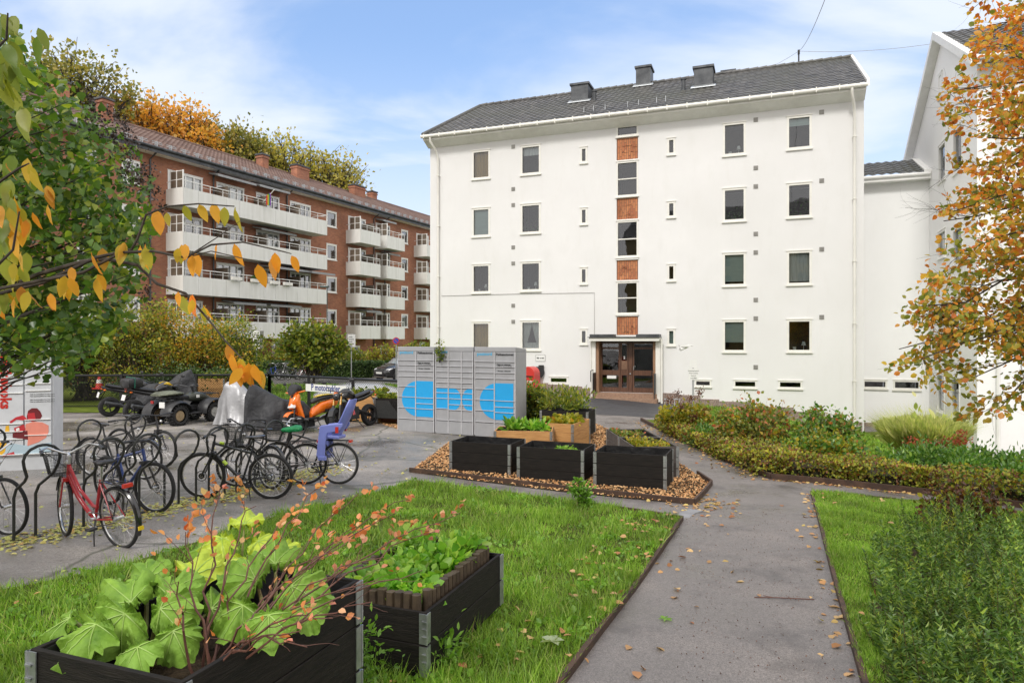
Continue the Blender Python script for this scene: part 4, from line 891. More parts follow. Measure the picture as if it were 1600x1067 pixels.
# ---------------------------------------------------------------- pale parcel locker at the left
aw = math.atan2(.316, .949); FW = Frame(-8.5-1.9*.949, 12.65-1.9*.316, aw); gzw = G(-8.5, 12.65)
lw = empty('parcel_locker', FW.w(0, 0, 0), aw, 'pale grey parcel locker with red vertical lettering and a red and pink picture', 'parcel locker')
def fw(px, py): return FW.loc(px, py)
m = MB(); m.box(0, 1.9, .02, .6, gzw-.05, 2.12); m.box(-.01, 1.91, -.02, .62, 2.12, 2.17); m.build('cabinet', M_lockw, lw, bevel=.01)
XS = [0, .45, fw(37.5, 640)[0], 1.88]
rowsL = [(560, 578.4, 590.6, 602, 615, 663, 675, 687, 711), (560, 578.4, 590.6, 602, 615, 663, 675, 687, 711), (558, 576.5, 600, 611, 656, 680, 709)]
for c in range(3):
    for i in range(len(rowsL[c])-1):
        pxm = (20, 20, 60)[c]; a, b = XS[c]+.014, XS[c+1]-.014; za, zc = fw(pxm, rowsL[c][i+1])[1]+.01, fw(pxm, rowsL[c][i])[1]-.004
        d = MB(); d.box(a, b, -.01, .018, za, zc); od = d.build('door', M_lockw, lw); e = MB(); e.box(a, b, -.03, -.0105, za, za+.012); e.build('lip', M_trim, od)
text('lettering', 'pakkeboks', .235, M_redp, lw, TM(fw(8.5, 590)[0], -.0145, fw(8.5, 595)[1]) @ Matrix.Rotation(R(-90), 4, 'Z'), bold=.008)
def blob(name, pts, mm, y0=-.0135):
    q = MB(); q.prism([fw(*p) for p in pts], 'y', y0, y0+.003); q.build(name, mm, lw)
M_mar = paint('maroon_print', (.16, .015, .02), .5, coat=0); M_red2 = paint('crimson_print', (.5, .03, .04), .5, coat=0); M_pink = paint('salmon_print', (.78, .27, .2), .5, coat=0); M_yp = paint('yellow_print', (.8, .45, .03), .5, coat=0); M_lb = paint('light_blue_print', (.45, .58, .66), .5, coat=0)
blob('picture_ground', [(-10, 690), (20, 692), (45, 696), (80, 690), (80, 706), (-10, 711)], M_lb, -.0125)
blob('picture_body', [(40, 662), (52, 658), (66, 659), (76, 664), (76, 674), (72, 683), (60, 690), (43, 696), (44, 680), (40, 672)], M_pink, -.014)
blob('picture_hair', [(42, 650), (44, 641), (50, 637), (58, 637), (63, 642), (66, 649), (62, 656), (50, 658), (43, 655)], M_mar, -.0142)
blob('picture_face', [(43, 645), (54, 644), (56, 655), (51, 658), (44, 655)], M_red2, -.0155)
blob('picture_arm', [(15, 658), (25, 651), (36, 648), (43, 654), (36, 656), (26, 655), (17, 661)], M_red2, -.0142)
blob('picture_parcel', [(20, 676), (43, 672), (44, 686), (20, 683)], M_mar, -.0155); blob('picture_parcel', [(22, 668), (38, 662), (40, 671), (24, 676)], M_red2, -.0155)
blob('picture_leg', [(-10, 690), (11, 690), (8, 705), (3, 710), (-10, 706)], M_yp, -.0142); blob('picture_sleeve', [(9, 665), (14, 664), (15, 673), (8, 674)], M_yp, -.0142)
blob('picture_shoe', [(5, 710), (22, 705), (23, 709), (5, 713)], M_red2, -.0142)
blob('picture_label', [(25, 669), (30, 667), (31, 671), (26, 673)], M_wtxt, -.018)
for i, (a, b) in enumerate(((615.5, 60), (618.5, 58), (624, 66), (627, 64))): text('small_print', 'Hent og send pakker her hele døgnet', .026, M_txt, lw, TM(fw(47, a)[0], -.0145, fw(47, a)[1]), align='LEFT')
# ---------------------------------------------------------------- red mailbox
p = at(829, 600, 24.0); mbx = empty('mailbox', (p.x, p.y, G(p.x, p.y)), R(-32), 'red arched post box on a stand beside the grey lockers', 'mailbox')
m = MB(); zt = 1.5; prof = [(-.26, .55), (.26, .55), (.26, zt-.24)]+[(.26*math.cos(R(a)), zt-.24+.26*math.sin(R(a))) for a in range(15, 180, 15)]+[(-.26, zt-.24)]
m.prism(prof, 'y', -.2, .22); m.build('body', M_redp, mbx, bevel=.012)
m = MB(); m.box(-.05, .05, -.05, .05, -.05, .55); m.box(-.18, .18, -.15, .15, -.05, .0); m.build('stand', M_redp, mbx)
m = MB(); m.box(-.19, .19, -.215, -.2, 1.16, 1.2); m.build('slot', M_black, mbx)
text('lettering', 'POSTEN', .125, M_wtxt, mbx, TM(0, -.203, .98), bold=.004)
# ---------------------------------------------------------------- hose reel and notice on the wall
x, z = FA.loc(848.5, 580.5); w_ = FA.w(x, 0)
hr = empty('hose_reel', (w_.x, w_.y, z), FA.a+R(-35), 'black and turquoise garden hose reel hung on the white wall', 'hose reel')
m = MB(); m.tube([(-.12, -.26, 0), (.12, -.26, 0)], .26, 20); m.box(-.1, .1, -.2, -.02, .1, .32); m.build('case', M_blk, hr, smooth=True, bevel=.01)
m = MB(); m.tube([(-.16, -.26, 0), (-.121, -.26, 0)], .21, 20); m.tube([(-.2, -.26, 0), (-.16, -.26, 0)], .05, 10); m.build('side_disc', paint('turquoise_plastic', (.0, .35, .45), .4), hr, smooth=True)
m = MB(); m.tube([(.06, -.1, -.2), (.07, -.12, -.9)], .012, 6); m.tube([(-.06, -.1, -.2), (-.05, -.12, -1.0)], .012, 6); m.build('hose', mat('orange_hose', (.35, .1, .05), .5, var=.1), hr)
x, z = FA.loc(844.5, 559); w_ = FA.w(x, 0); ns = empty('wall_notice', (w_.x, w_.y, z), FA.a, 'small white notice with black lettering on the wall above the hose reel', 'sign')
m = MB(); m.box(-.23, .23, -.02, -.003, -.14, .14); m.build('plate', M_wtxt, ns); m = MB(); m.box(-.24, .24, -.016, -.002, -.15, .15); m.build('border', M_txt, ns)
text('lettering', 'Blå avgift', .1, M_txt, ns, TM(0, -.022, 0), bold=.003)
# ---------------------------------------------------------------- raised beds from pallet collars
def planter(x, y, ang, W, Lg, zt, n, wood, label, ch=.195, lin=True, edge=None, group='raised beds built from pallet collars'):
    o = empty('raised_bed', (x, y, 0), ang, label, 'planter', group); t = .022
    for k in range(n):
        m = MB(); z1 = zt-k*ch; z0 = z1-ch+.004
        j = .003*(k % 2)
        m.box(-j, W+j, -j, t, z0, z1); m.box(-j, W+j, Lg-t, Lg+j, z0, z1); m.box(-j, t, t, Lg-t, z0, z1); m.box(W-t, W+j, t, Lg-t, z0, z1)
        m.build('pallet_collar', wood, o, bevel=.003)
    for (cx, cy, dx, dy) in ((0, 0, 1, 1), (W, 0, -1, 1), (0, Lg, 1, -1), (W, Lg, -1, -1)):
        m = MB()
        for k in range(n):
            z1 = zt-k*ch-.006; z0 = z1-ch+.016; e = .007
            xa, xb = (cx-e, cx+.042) if dx > 0 else (cx-.042, cx+e); ya, yb = (cy-e-.002, cy-.0005-.003) if dy > 0 else (cy+.0035, cy+e+.002)
            m.box(xa, xb, ya, yb, z0, z1)
            xa, xb = (cx-e-.002, cx-.0035) if dx > 0 else (cx+.0035, cx+e+.002); ya, yb = (cy-e, cy+.042) if dy > 0 else (cy-.042, cy+e)
            m.box(xa, xb, ya, yb, z0, z1)
            c_ = (cx-.008*dx, cy-.008*dy)
            m.cyl((c_[0], c_[1], z0), (c_[0], c_[1], z1), .007, 6)
            for q in (.25, .5, .75):
                zz = z0+(z1-z0)*q; m.box(c_[0]-.003 if dx > 0 else c_[0]-.03, c_[0]+.03 if dx > 0 else c_[0]+.003, cy-.014*dy-.003, cy-.014*dy+.003, zz-.004, zz+.004)
        m.build('hinge', M_steel, o)
    m = MB(); m.box(t+.001, W-t-.001, t+.001, Lg-t-.001, zt-.5 if n > 2 else zt-.3, zt-.06 if False else zt-.09)
    if lin: m = MB(); e = .004; m.box(t+e, W-t-e, t+e, t+e+.004, zt-n*ch, zt-.012); m.box(t+e, W-t-e, Lg-t-e-.004, Lg-t-e, zt-n*ch, zt-.012); m.box(t+e, t+e+.004, t+e, Lg-t-e, zt-n*ch, zt-.012); m.box(W-t-e-.004, W-t-e, t+e, Lg-t-e, zt-n*ch, zt-.012)
    if lin: m.build('liner', M_liner, o)
    return o
def soil_in(o, W, Lg, z, name='soil'):
    n = 14; vs = []; r_ = np.random.default_rng(3)
    for j in range(n+1):
        for i in range(n+1): vs.append((.03+(W-.06)*i/n, .03+(Lg-.06)*j/n, z+r_.normal(0, .012)))
    m = MB(); m.add(vs, [(j*(n+1)+i, j*(n+1)+i+1, (j+1)*(n+1)+i+1, (j+1)*(n+1)+i) for j in range(n) for i in range(n)]); m.build(name, M_soil, o, smooth=True)
AB = FA.a
z1 = 2.3-1.2; N1 = planter(-1.163, 2.40, AB, .0001+.77, 1.12, z1, 4, M_blackwood, 'large black wooden bed in the near left corner holding rhubarb and a bare twiggy bush', ch=.225); N1['W'] = .77
N1.location = (-1.163-.77*.936, 2.40+.77*.351, 0); soil_in(N1, .77, 1.12, z1-.22)
N2 = planter(-.51-.8*.936, 4.05+.8*.351, AB, .8, 1.22, .69, 2, M_blackwood, 'low black wooden bed with salad plants inside an inner ring of dark palisade edging'); soil_in(N2, .8, 1.22, .69-.1)
# palisade edging inside it
m = MB(); rr = []; a, b, c, d = .07, .73, .07, 1.15
def pal(xa, ya, xb, yb):
    L_ = math.hypot(xb-xa, yb-ya); n = int(L_/.055)
    for i in range(n):
        t = (i+.5)/n; x, y = xa+(xb-xa)*t, ya+(yb-ya)*t; m.tube([(x, y, .55), (x, y, .69+.075+random.uniform(-.012, .012))], .031, 7)
pal(a, c, b, c); pal(a, d, b, d); pal(a, c+.05, a, d-.05); pal(b, c+.05, b, d-.05)
e_ = empty('palisade_edging', N2.location, AB, 'ring of dark brown half round stakes standing inside the low black bed', 'edging'); m.build('stakes', mat('dark_brown_stakes', (.05, .032, .02), .7, var=.5, scale=8, c2=(.10, .07, .04)), e_, smooth=True)
for (x, y, lab, n) in ((-1.15, 12.69, 'empty black planter box, left of the front row of three on the wood chips', 3), (.10, 12.04, 'black planter box with green seedlings, middle of the front row of three', 3), (1.38, 11.48, 'empty black planter box, right of the front row of three, nearest the path', 3)):
    o = planter(x, y, AB, 1.19, .8, .45, n, M_blackwood, lab); soil_in(o, 1.19, .8, .45-(.2 if 'seedlings' in lab else .38))
PB5 = planter(2.15, 12.06, R(3), .8, 1.2, .44, 3, M_greywood, 'grey black planter box with low yellowish plants, behind the front right black box'); soil_in(PB5, .8, 1.2, .34)
PB4 = planter(2.08, 13.32, R(3), .8, 1.2, .44, 3, M_greywood, 'grey black planter box with fading leafy plants, farthest along the path edge'); soil_in(PB4, .8, 1.2, .34)
PB6 = planter(-.37, 14.25, R(-6), 1.2, .8, .44, 2, M_rawwood, 'pale pine planter box with lettuces in front of the grey lockers'); soil_in(PB6, 1.2, .8, .36)
PB7 = planter(.5, 15.2, R(-24), .9, 1.2, .5, 3, M_rawwood, 'pale pine planter box behind the lettuce box, its side facing the path'); soil_in(PB7, .9, 1.2, .4)
PB8 = planter(.7, 16.9, R(-20), 1.2, .8, .6, 3, M_blackwood, 'black planter box overgrown with tall yellow green herbs in front of the mailbox'); soil_in(PB8, 1.2, .8, .5)
PB9 = planter(-4.95, 20.4, R(-30), 1.2, .8, .72, 4, M_rawwood, 'orange brown pine planter box behind the black motorcycle'); soil_in(PB9, 1.2, .8, .62)
PB10 = planter(-3.95, 19.6, R(-20), .9, .8, .68, 3, M_blackwood, 'black planter box clad in mesh left of the grey lockers'); soil_in(PB10, .9, .8, .6)
PB11 = planter(-11.7, 24.9, R(0), 1.2, .8, .95, 5, M_rawwood, 'orange brown pine planter box behind the fence above the quad bike'); soil_in(PB11, 1.2, .8, .8)
m = MB()
for i in range(24):
    t = i/23; m.tube([(.02+.86*t, -.02, .12), (.02+.86*min(1, t+.5), -.02, .12+.5*min(1, (1-t)*2) if t > .5 else .62)], .004, 3)
    m.tube([(.88-.86*t, -.026, .12), (.88-.86*min(1, t+.5), -.026, .12+.5*min(1, (1-t)*2) if t > .5 else .62)], .004, 3)
m.build('mesh_cladding', M_rack, PB10)
p = gp(620, 661); bk = MB(); bk.box(-.3, .3, -.1, .1, 0, .16); o = bk.build('brick_edging', mat('red_brick_block', (.3, .12, .07), .85, var=.3), bevel=.01); o.location = (p.x-.15, p.y+.1, p.z); o.rotation_euler = (0, 0, R(-12)); tag(o, 'reddish concrete kerb block on the chips at the foot of the mesh clad box', 'kerb block')
# ---------------------------------------------------------------- steel edgings
def edging(pts, h, label, name='steel_edging', th=.018):
    P = [Vector((p[0], p[1], 0)) for p in pts]; m = MB(); W = []
    Q = []
    for a, b in zip(P[:-1], P[1:]):
        n = max(1, int((b-a).length/.4))
        Q += [a.lerp(b, i/n) for i in range(n)]
    Q.append(P[-1])
    for a, b in zip(Q[:-1], Q[1:]):
        d = (b-a).normalized(); s = Vector((-d.y, d.x, 0))*th
        A, B = a-d*.001, b+d*.001; ga, gb = G(a.x, a.y), G(b.x, b.y)
        m.hexa([(A.x-s.x, A.y-s.y, ga-.12), (B.x-s.x, B.y-s.y, gb-.12), (B.x+s.x, B.y+s.y, gb-.12), (A.x+s.x, A.y+s.y, ga-.12), (A.x-s.x, A.y-s.y, ga+h), (B.x-s.x, B.y-s.y, gb+h), (B.x+s.x, B.y+s.y, gb+h), (A.x+s.x, A.y+s.y, ga+h)])
    return tag(m.build(name, M_corten), label, 'edging')
edging([A00, A1, gp(1000, 801), gp(930, 791)], .055, 'brown steel lawn edging along the left side of the path')
edging([B00, B1, gp(1300, 774), gp(1400, 782)], .05, 'brown steel edging along the right side of the path')
edging([gp(640, 737), gp(760, 751), gp(930, 771), gp(1085, 788), gp(1112, 757), gp(1090, 742)], .085, 'brown steel edging around the wood chip bed')
edging([HB[0]]+HB[1:]+[(8.6, 9.7)], .10, 'brown steel edging at the foot of the clipped hedge', th=.03)
# ---------------------------------------------------------------- bicycle racks
def hoop():
    m = MB(); P = []
    side = [(.12, .0, 0.0), (.12, .0, .50), (.125, .05, .60), (.13, .2, .70), (.15, .265, .76), (.19, .285, .86), (.205, .29, .94)]
    top = [(.205*math.cos(R(a)), .295, .94+.15*math.sin(R(a))) for a in (25, 50, 75, 90, 105, 130, 155)]
    pts = side+top+[(-x, y, z) for x, y, z in reversed(side)]
    # x across the wheel slot, y = lean
    m.tube(pts, .0165, 8); return m
h0 = None; HD = Vector((.37, .93, 0)).normalized()
def rack(x0, y0, ss, row):
    global h0
    for i, (s, lab) in enumerate(ss):
        x, y = x0+HD.x*s, y0+HD.y*s
        root = empty('bicycle_stand', (x, y, G(x, y)), R(-111.7+90+90), lab, 'bike rack', 'bent tube bicycle stands')
        if h0 is None: o = hoop().build('hoop', M_rack, root, smooth=True); h0 = o; pl = MB(); pl.box(-.2, .2, -.05, .05, 0, .012); pl.build('foot', M_rack, root)
        else:
            for q in (h0, bpy.data.objects['foot']): c = q.copy(); C.objects.link(c); c.parent = root
        root.scale = (1, -1, 1)
rack(-5.53, 7.75, [(0, 'bent tube stand holding the front wheel of the red bicycle'), (.82, 'front row stand just behind the saddle of the red bicycle'), (1.36, 'front row stand between the red and the blue bicycle'), (2.0, 'front row stand over the front wheel of the blue bicycle'), (2.55, 'empty front row stand between the blue and the black mountain bike'), (3.1, 'front row stand at the front wheel of the black mountain bike'), (3.75, 'stand behind the black mountain bike in the front row'), (4.35, 'stand left of the green saddle cover in the front row')], 0)
rack(-7.75, 9.75, [(-.65, 'back row stand cut by the left picture edge'), (.1, 'back row stand in front of the pale parcel locker picture'), (1.6, 'back row stand by the handlebar of the small black city bicycle'), (2.45, 'back row stand next to the wheel nearest the quad bike')], 1)
# ---------------------------------------------------------------- bicycles
def bicycle(label, fc, style='mtb', steer=0, basket=False, rack_=False, guards=False, grp='parked bicycles', saddle_c=None, fork_c=None, silver_bar=False, swap=None, lean=4, seat=False):
    root = empty('bicycle', label=label, cat='bicycle', group=grp)
    Rr = .345; ra, bb_, fa = Vector((-.44, 0, Rr)), Vector((0, 0, .28)), Vector((.62, 0, Rr))
    ht, hb = Vector((.42, 0, .86)), Vector((.46, 0, .70)); st = Vector((-.17, 0, .74)); sd_ = Vector((-.21, 0, .92))
    fm = paint('frame_'+label.split()[0]+label.split()[1], fc, .3, coat=.4)
    m = MB()
    if style == 'step':
        m.tube([hb+Vector((-.01, 0, .03)), (.3, 0, .5), (.1, 0, .33), bb_], .024, 10); m.tube([ht+Vector((0, 0, -.03)), (.25, 0, .58), (.02, 0, .42), (-.07, 0, .42)], .019, 10)
    else:
        m.tube([hb, bb_], .024 if style == 'mtb' else .018, 10); m.tube([ht+Vector((0, 0, -.03)), st+Vector((.01, 0, -.05))], .019 if style == 'mtb' else .015, 10)
    m.tube([bb_, st], .017, 10); m.tube([ht, hb], .022, 10)
    for s in (-1, 1):
        m.tube([bb_+Vector((-.03, s*.03, 0)), ra+Vector((0, s*.065, 0))], .01, 6); m.tube([st+Vector((0, s*.015, -.05)), ra+Vector((0, s*.065, 0))], .008, 6)
    m.build('frame', fm, root, smooth=True)
    axis = (ht-hb).normalized(); MS = Matrix.Translation(hb) @ Matrix.Rotation(R(steer), 4, axis) @ Matrix.Translation(-hb)
    m = MB(MS)
    for s in (-1, 1): m.tube([hb+Vector((0, s*.05, -.02)), hb+Vector((.02, s*.055, -.1)), fa+Vector((0, s*.055, 0))], .014 if style == 'mtb' else .01, 8)
    m.box(.42, .5, -.06, .06, .66, .7); m.build('fork', fork_c or fm, root, smooth=True)
    def wheel(c, MM):
        m = MB(MM); m.torus(c, Rr-.035, .011, n=44, m=6)
        m.torus((c[0], c[1]+.004, c[2]), Rr-.045, .008, n=44, m=6); m.cyl((c[0], -.045, c[2]), (c[0], .045, c[2]), .022, 10)
        for i in range(28):
            a = 2*math.pi*i/28; s = 1 if i % 2 else -1
            m.tube([(c[0]+.02*math.cos(a+.6*s), s*.03, c[2]+.02*math.sin(a+.6*s)), (c[0]+(Rr-.04)*math.cos(a), 0, c[2]+(Rr-.04)*math.sin(a))], .0016, 3, caps=False)
        w_ = m.build('wheel', M_chrome, root, smooth=True)
        t = MB(MM); t.torus(c, Rr-.021, .021 if style != 'mtb' else .026, n=48, m=9); t.build('tyre', M_rub, w_, smooth=True)
        if style == 'mtb': t = MB(MM); t.torus((c[0], .04, c[2]), .075, .006, n=20, m=4); t.tube([(c[0], .037, c[2]), (c[0], .043, c[2])], .045, 12); t.build('brake_disc', M_blk, w_)
        return w_
    wheel(fa, MS); wheel(ra, None)
    m = MB(MS); top = ht+Vector((-.02, 0, .09))
    m.tube([ht, top], .016, 8); m.tube([top, top+Vector((.07, 0, .02))], .017, 8); hc = top+Vector((.07, 0, .02))
    if style == 'mtb' and not silver_bar: bars = [(hc+Vector((-.05, -.33, .02))), hc+Vector((-.02, -.2, .02)), hc, hc+Vector((-.02, .2, .02)), hc+Vector((-.05, .33, .02))]
    else: bars = [hc+Vector((-.27, -.29, .06)), hc+Vector((-.12, -.28, .08)), hc+Vector((0, -.2, .09)), hc+Vector((.02, -.06, .02)), hc, hc+Vector((.02, .06, .02)), hc+Vector((0, .2, .09)), hc+Vector((-.12, .28, .08)), hc+Vector((-.27, .29, .06))]
    m.tube(bars, .012, 8); hbm = m.build('handlebar', M_chrome if silver_bar or style == 'step' else M_blk, root, smooth=True)
    for a, b in ((bars[0], bars[1]), (bars[-1], bars[-2])):
        g = MB(MS); q = (b-a).normalized()*.12; g.tube([a-q*.05, a+q], .018, 8); g.build('grip', M_blk, hbm, smooth=True)
        g = MB(MS); g.tube([a+q*1.1+Vector((.02, 0, -.01)), a+q*1.0+Vector((.05, 0, -.03)), a+q*.3+Vector((.055, 0, -.03))], .006, 5); g.build('brake_lever', M_blk, hbm)
        g = MB(MS); g.tube([a+q*1.2, a+q*1.2+Vector((.1, 0, .02)), hb+Vector((.06, 0, .1)), hb], .003, 4); g.build('cable', M_blk, hbm)
    m = MB(); m.tube([st+Vector((0, 0, -.02)), sd_+Vector((.01, 0, -.03))], .013, 8); m.build('seat_post', M_chrome if style == 'step' else M_blk, root, smooth=True)
    m = MB(); x = sd_.x; z = sd_.z; m.loft([(x-.15, 0, z+.025, .03, .012), (x-.13, 0, z+.025, .08, .022), (x-.06, 0, z+.02, .085, .025), (x+.02, 0, z+.012, .045, .022), (x+.1, 0, z+.01, .025, .018), (x+.14, 0, z+.005, .018, .01)], n=12)
    m.tube([(x-.1, 0, z-.03), (x+.08, 0, z-.02)], .008, 5); m.build('saddle', M_gloss if style != 'step' else M_blk, root, smooth=True)
    if saddle_c:
        m = MB(); m.loft([(x-.17, 0, z+.02, .06, .03), (x-.14, 0, z+.02, .105, .05), (x-.06, 0, z+.02, .11, .055), (x+.03, 0, z+.005, .07, .05), (x+.13, 0, z, .04, .035), (x+.16, 0, z, .02, .015)], n=12)
        o_ = m.build('saddle_cover', mat('green_saddle_cover', saddle_c, .5, var=.15, bump=1, bscale=14, bdist=.03), root, smooth=True)
    m = MB(); m.tube([(0, -.06, .28), (0, .06, .28)], .02, 8); m.torus((0, .045, .28), .085, .008, n=24, m=5)
    for s, a in ((1, 200), (-1, 20)): m.tube([(0, s*.075, .28), (.165*math.cos(R(a)), s*.085, .28+.165*math.sin(R(a)))], .01, 6)
    cr_ = m.build('crank', M_chrome if style == 'step' else M_blk, root, smooth=True)
    for s, a in ((1, 200), (-1, 20)): g = MB(); g.cb((.165*math.cos(R(a)), s*.14, .28+.165*math.sin(R(a))), (.09, .09, .022)); g.build('pedal', M_blk, cr_, bevel=.004)
    m = MB(); m.tube([(0, .047, .365), (-.44, .047, Rr+.04)], .005, 4); m.tube([(0, .047, .195), (-.44, .047, Rr-.045)], .005, 4); m.build('chain', M_blk, root)
    def guard(c, a0, a1, MM, name='mudguard'):
        m = MB(MM); n = 18; vs = []
        for i in range(n+1):
            a = R(a0+(a1-a0)*i/n); rr = Rr+.022
            for (y, dr) in ((-.03, -.012), (-.015, .002), (.015, .002), (.03, -.012)): vs.append((c[0]+(rr+dr)*math.cos(a), y, c[2]+(rr+dr)*math.sin(a)))
        fs = [(i*4+k, i*4+k+1, i*4+k+5, i*4+k+4) for i in range(n) for k in range(3)]
        m.add(vs, fs); m.tube([(c[0], .05, c[2]), (c[0]+(Rr+.01)*math.cos(R(a0+20)), .03, c[2]+(Rr+.01)*math.sin(R(a0+20)))], .003, 4)
        return m.build(name, M_gloss, root, smooth=True)
    if guards: guard(ra, 80, 205, None); guard(fa, 20, 130, MS)
    if guards and style == 'step':
        m = MB(); a = R(190); m.box(-.44+(Rr+.03)*math.cos(a)-.012, -.44+(Rr+.03)*math.cos(a)+.004, -.028, .028, Rr+(Rr+.03)*math.sin(a)-.02, Rr+(Rr+.03)*math.sin(a)+.02); m.build('yellow_band', paint('yellow_band', (.7, .5, .02)), root)
    if rack_:
        m = MB(); z = .73
        for y in (-.06, 0, .06): m.tube([(-.2, y, z), (-.62, y, z)], .005, 5)
        for x in (-.25, -.35, -.45, -.55): m.tube([(x, -.065, z), (x, .065, z)], .004, 5)
        for s in (-1, 1): m.tube([(-.6, s*.06, z), (-.44, s*.07, Rr)], .005, 5); m.tube([(-.3, s*.06, z), (-.44, s*.07, Rr)], .005, 5)
        rk = m.build('rear_rack', M_blk, root); m = MB(); m.box(-.66, -.62, -.05, .05, z-.03, z+.01); m.build('tail_light', M_redp, root)
    if basket:
        m = MB(MS); c = hc+Vector((.2, 0, -.06)); zt, zb = c.z+.05, c.z-.2
        def ring(z, hx, hy, r): m.tube([(c.x-hx, -hy, z), (c.x+hx, -hy, z), (c.x+hx, hy, z), (c.x-hx, hy, z)], r, 5, closed=True)
        ring(zt, .15, .19, .006)
        for k in range(9): f = k/8; ring(zb+(zt-zb)*f, .11+.04*f, .14+.05*f, .0022)
        for k in range(12):
            f = -1+2*k/11
            for s in (-1, 1): m.tube([(c.x+f*.15, s*.19, zt), (c.x+f*.11, s*.14, zb)], .0018, 3); m.tube([(c.x+s*.15, f*.19, zt), (c.x+s*.11, f*.14, zb)], .0018, 3)
            m.tube([(c.x+f*.11, -.14, zb), (c.x+f*.11, .14, zb)], .0018, 3); m.tube([(c.x-.11, f*.14, zb), (c.x+.11, f*.14, zb)], .0018, 3)
        m.build('basket', M_blk, root)
        m = MB(MS); vs = [(c.x-.148, -.188, zt), (c.x+.148, -.188, zt), (c.x+.148, .188, zt), (c.x-.148, .188, zt), (c.x-.108, -.138, zb), (c.x+.108, -.138, zb), (c.x+.108, .138, zb), (c.x-.108, .138, zb)]
    m = MB(MS); m.ell((hb.x+.07, 0, hb.z+.16), (.03, .025, .03), 8, 6); m.build('headlight', M_chrome, root, smooth=True)
    m = MB(); m.tube([(-.1, .06, .3), (-.16, .12, .16), (-.18, .14, .01)], .008, 5); m.build('kickstand', M_blk, root)
    m = MB(); m.ell((-.44, .05, Rr), (.035, .02, .035), 10, 6); m.build('sprocket', M_steel, root)
    root['lean'] = lean
    return root
def put(o, rear, front, lean=0):
    d = Vector((front[0]-rear[0], front[1]-rear[1])); a = math.atan2(d.y, d.x); u = d.normalized()
    x, y = rear[0]+u.x*.44, rear[1]+u.y*.44; zr = G(rear[0], rear[1]); zf = G(front[0], front[1])
    o.location = (x, y, (zr+zf)/2); o.rotation_euler = (R(lean), 0, a)
def gxy(px, py): q = gp(px, py); return (q.x, q.y)
b = bicycle('red step through city bicycle with wire basket, nearest in the stands', (.42, .012, .02), 'step', steer=-18, basket=True, rack_=True, guards=True); put(b, gxy(190, 854), gxy(88, 835), -5)
b = bicycle('blue and black mountain bicycle pointing its front wheel at the path', (.012, .05, .26), 'mtb', steer=12, lean=3, fork_c=M_blk); put(b, (-5.75, 9.75), gxy(243, 800), 3)
b = bicycle('black mountain bicycle with small green marks, nearest of the cluster by the child seat', (.02, .022, .024), 'mtb', steer=5); put(b, gxy(424, 779), gxy(322, 777), -4)
m = MB(); m.tube([(.29, 0, .565), (.24, 0, .51)], .0265, 10); m.tube([(.33, 0, .842), (.27, 0, .832)], .0205, 10); m.build('decal', paint('lime_decal', (.5, .7, .05)), b)
b = bicycle('dark grey bicycle with wire basket behind the black mountain bike', (.06, .062, .065), 'city', steer=-14, basket=True, guards=True); put(b, (-3.9, 11.0), (-4.75, 11.6), 4)
b = bicycle('black bicycle with a green plastic saddle cover', (.03, .024, .022), 'city', steer=8, guards=True, rack_=True, saddle_c=(.01, .28, .09), basket=True); put(b, gxy(478, 756), (-4.2, 11.25), -3)
cs = bicycle('black bicycle carrying a lilac child seat over its rear wheel', (.025, .025, .027), 'city', steer=6, rack_=True, silver_bar=True, basket=True); put(cs, gxy(529, 756), (-3.85, 11.5), 2)
sdl = [o_ for o_ in cs.children if o_.name.startswith('saddle')][0]; sdl.data.materials[0] = mat('pinkish_saddle', (.45, .28, .25), .6)
b = bicycle('small black city bicycle in the back row, nearer the pale locker', (.03, .03, .032), 'city', steer=10, guards=True); put(b, (-7.35, 12.0), (-6.4, 11.75), 3)
b = bicycle('black bicycle in the back row with its saddle under the motorcycle wheel', (.025, .025, .028), 'mtb', steer=-8); put(b, (-7.6, 13.2), (-6.6, 12.9), -3)
b = bicycle('bicycle cut by the left picture edge beside the back row stands', (.05, .05, .055), 'city', steer=0, silver_bar=True); put(b, (-6.9, 8.3), (-5.95, 8.0), 3)
# child seat
FS = cs; M_lil = paint('lilac_plastic', (.20, .24, .62), .4, coat=.1)
s_ = empty('child_seat', cs.location, 0, 'lilac plastic child seat with red buckles on the rear rack of a black bicycle', 'child seat'); s_.rotation_euler = cs.rotation_euler.copy()
m = MB()
vs = []; fs = []; nu, nv = 9, 12
for j in range(nv+1):
    v = j/nv; z = .80+.62*v; back = -.44-.27*v-.03*math.sin(v*3)
    hw = .155+.03*math.sin(v*2.6)-.05*max(0, v-.8)*4
    for i in range(nu+1):
        u = -1+2*i/nu; wrap = .10*(abs(u)**2.2)*(1-.35*v); vs.append((back+wrap+.0, u*hw, z))
k0 = len(vs); vs += [(x-.02, y, z) for x, y, z in vs]
for j in range(nv):
    for i in range(nu): a = j*(nu+1)+i; fs.append((a, a+1, a+nu+2, a+nu+1)); fs.append((k0+a, k0+a+nu+1, k0+a+nu+2, k0+a+1))
for i in range(nu): a = nv*(nu+1)+i; fs.append((a, a+1, k0+a+1, k0+a)); fs.append((i, k0+i, k0+i+1, i+1))
for j in range(nv):
    for i in (0, nu): a = j*(nu+1)+i; fs.append((a, a+nu+1, k0+a+nu+1, k0+a))
m.add(vs, fs); m.build('backrest', M_lil, s_, smooth=True)
m = MB(); m.hexa([(-.5, -.17, .76), (-.16, -.15, .78), (-.16, .15, .78), (-.5, .17, .76), (-.5, -.17, .82), (-.16, -.15, .84), (-.16, .15, .84), (-.5, .17, .82)]); m.build('seat', M_lil, s_, bevel=.02)
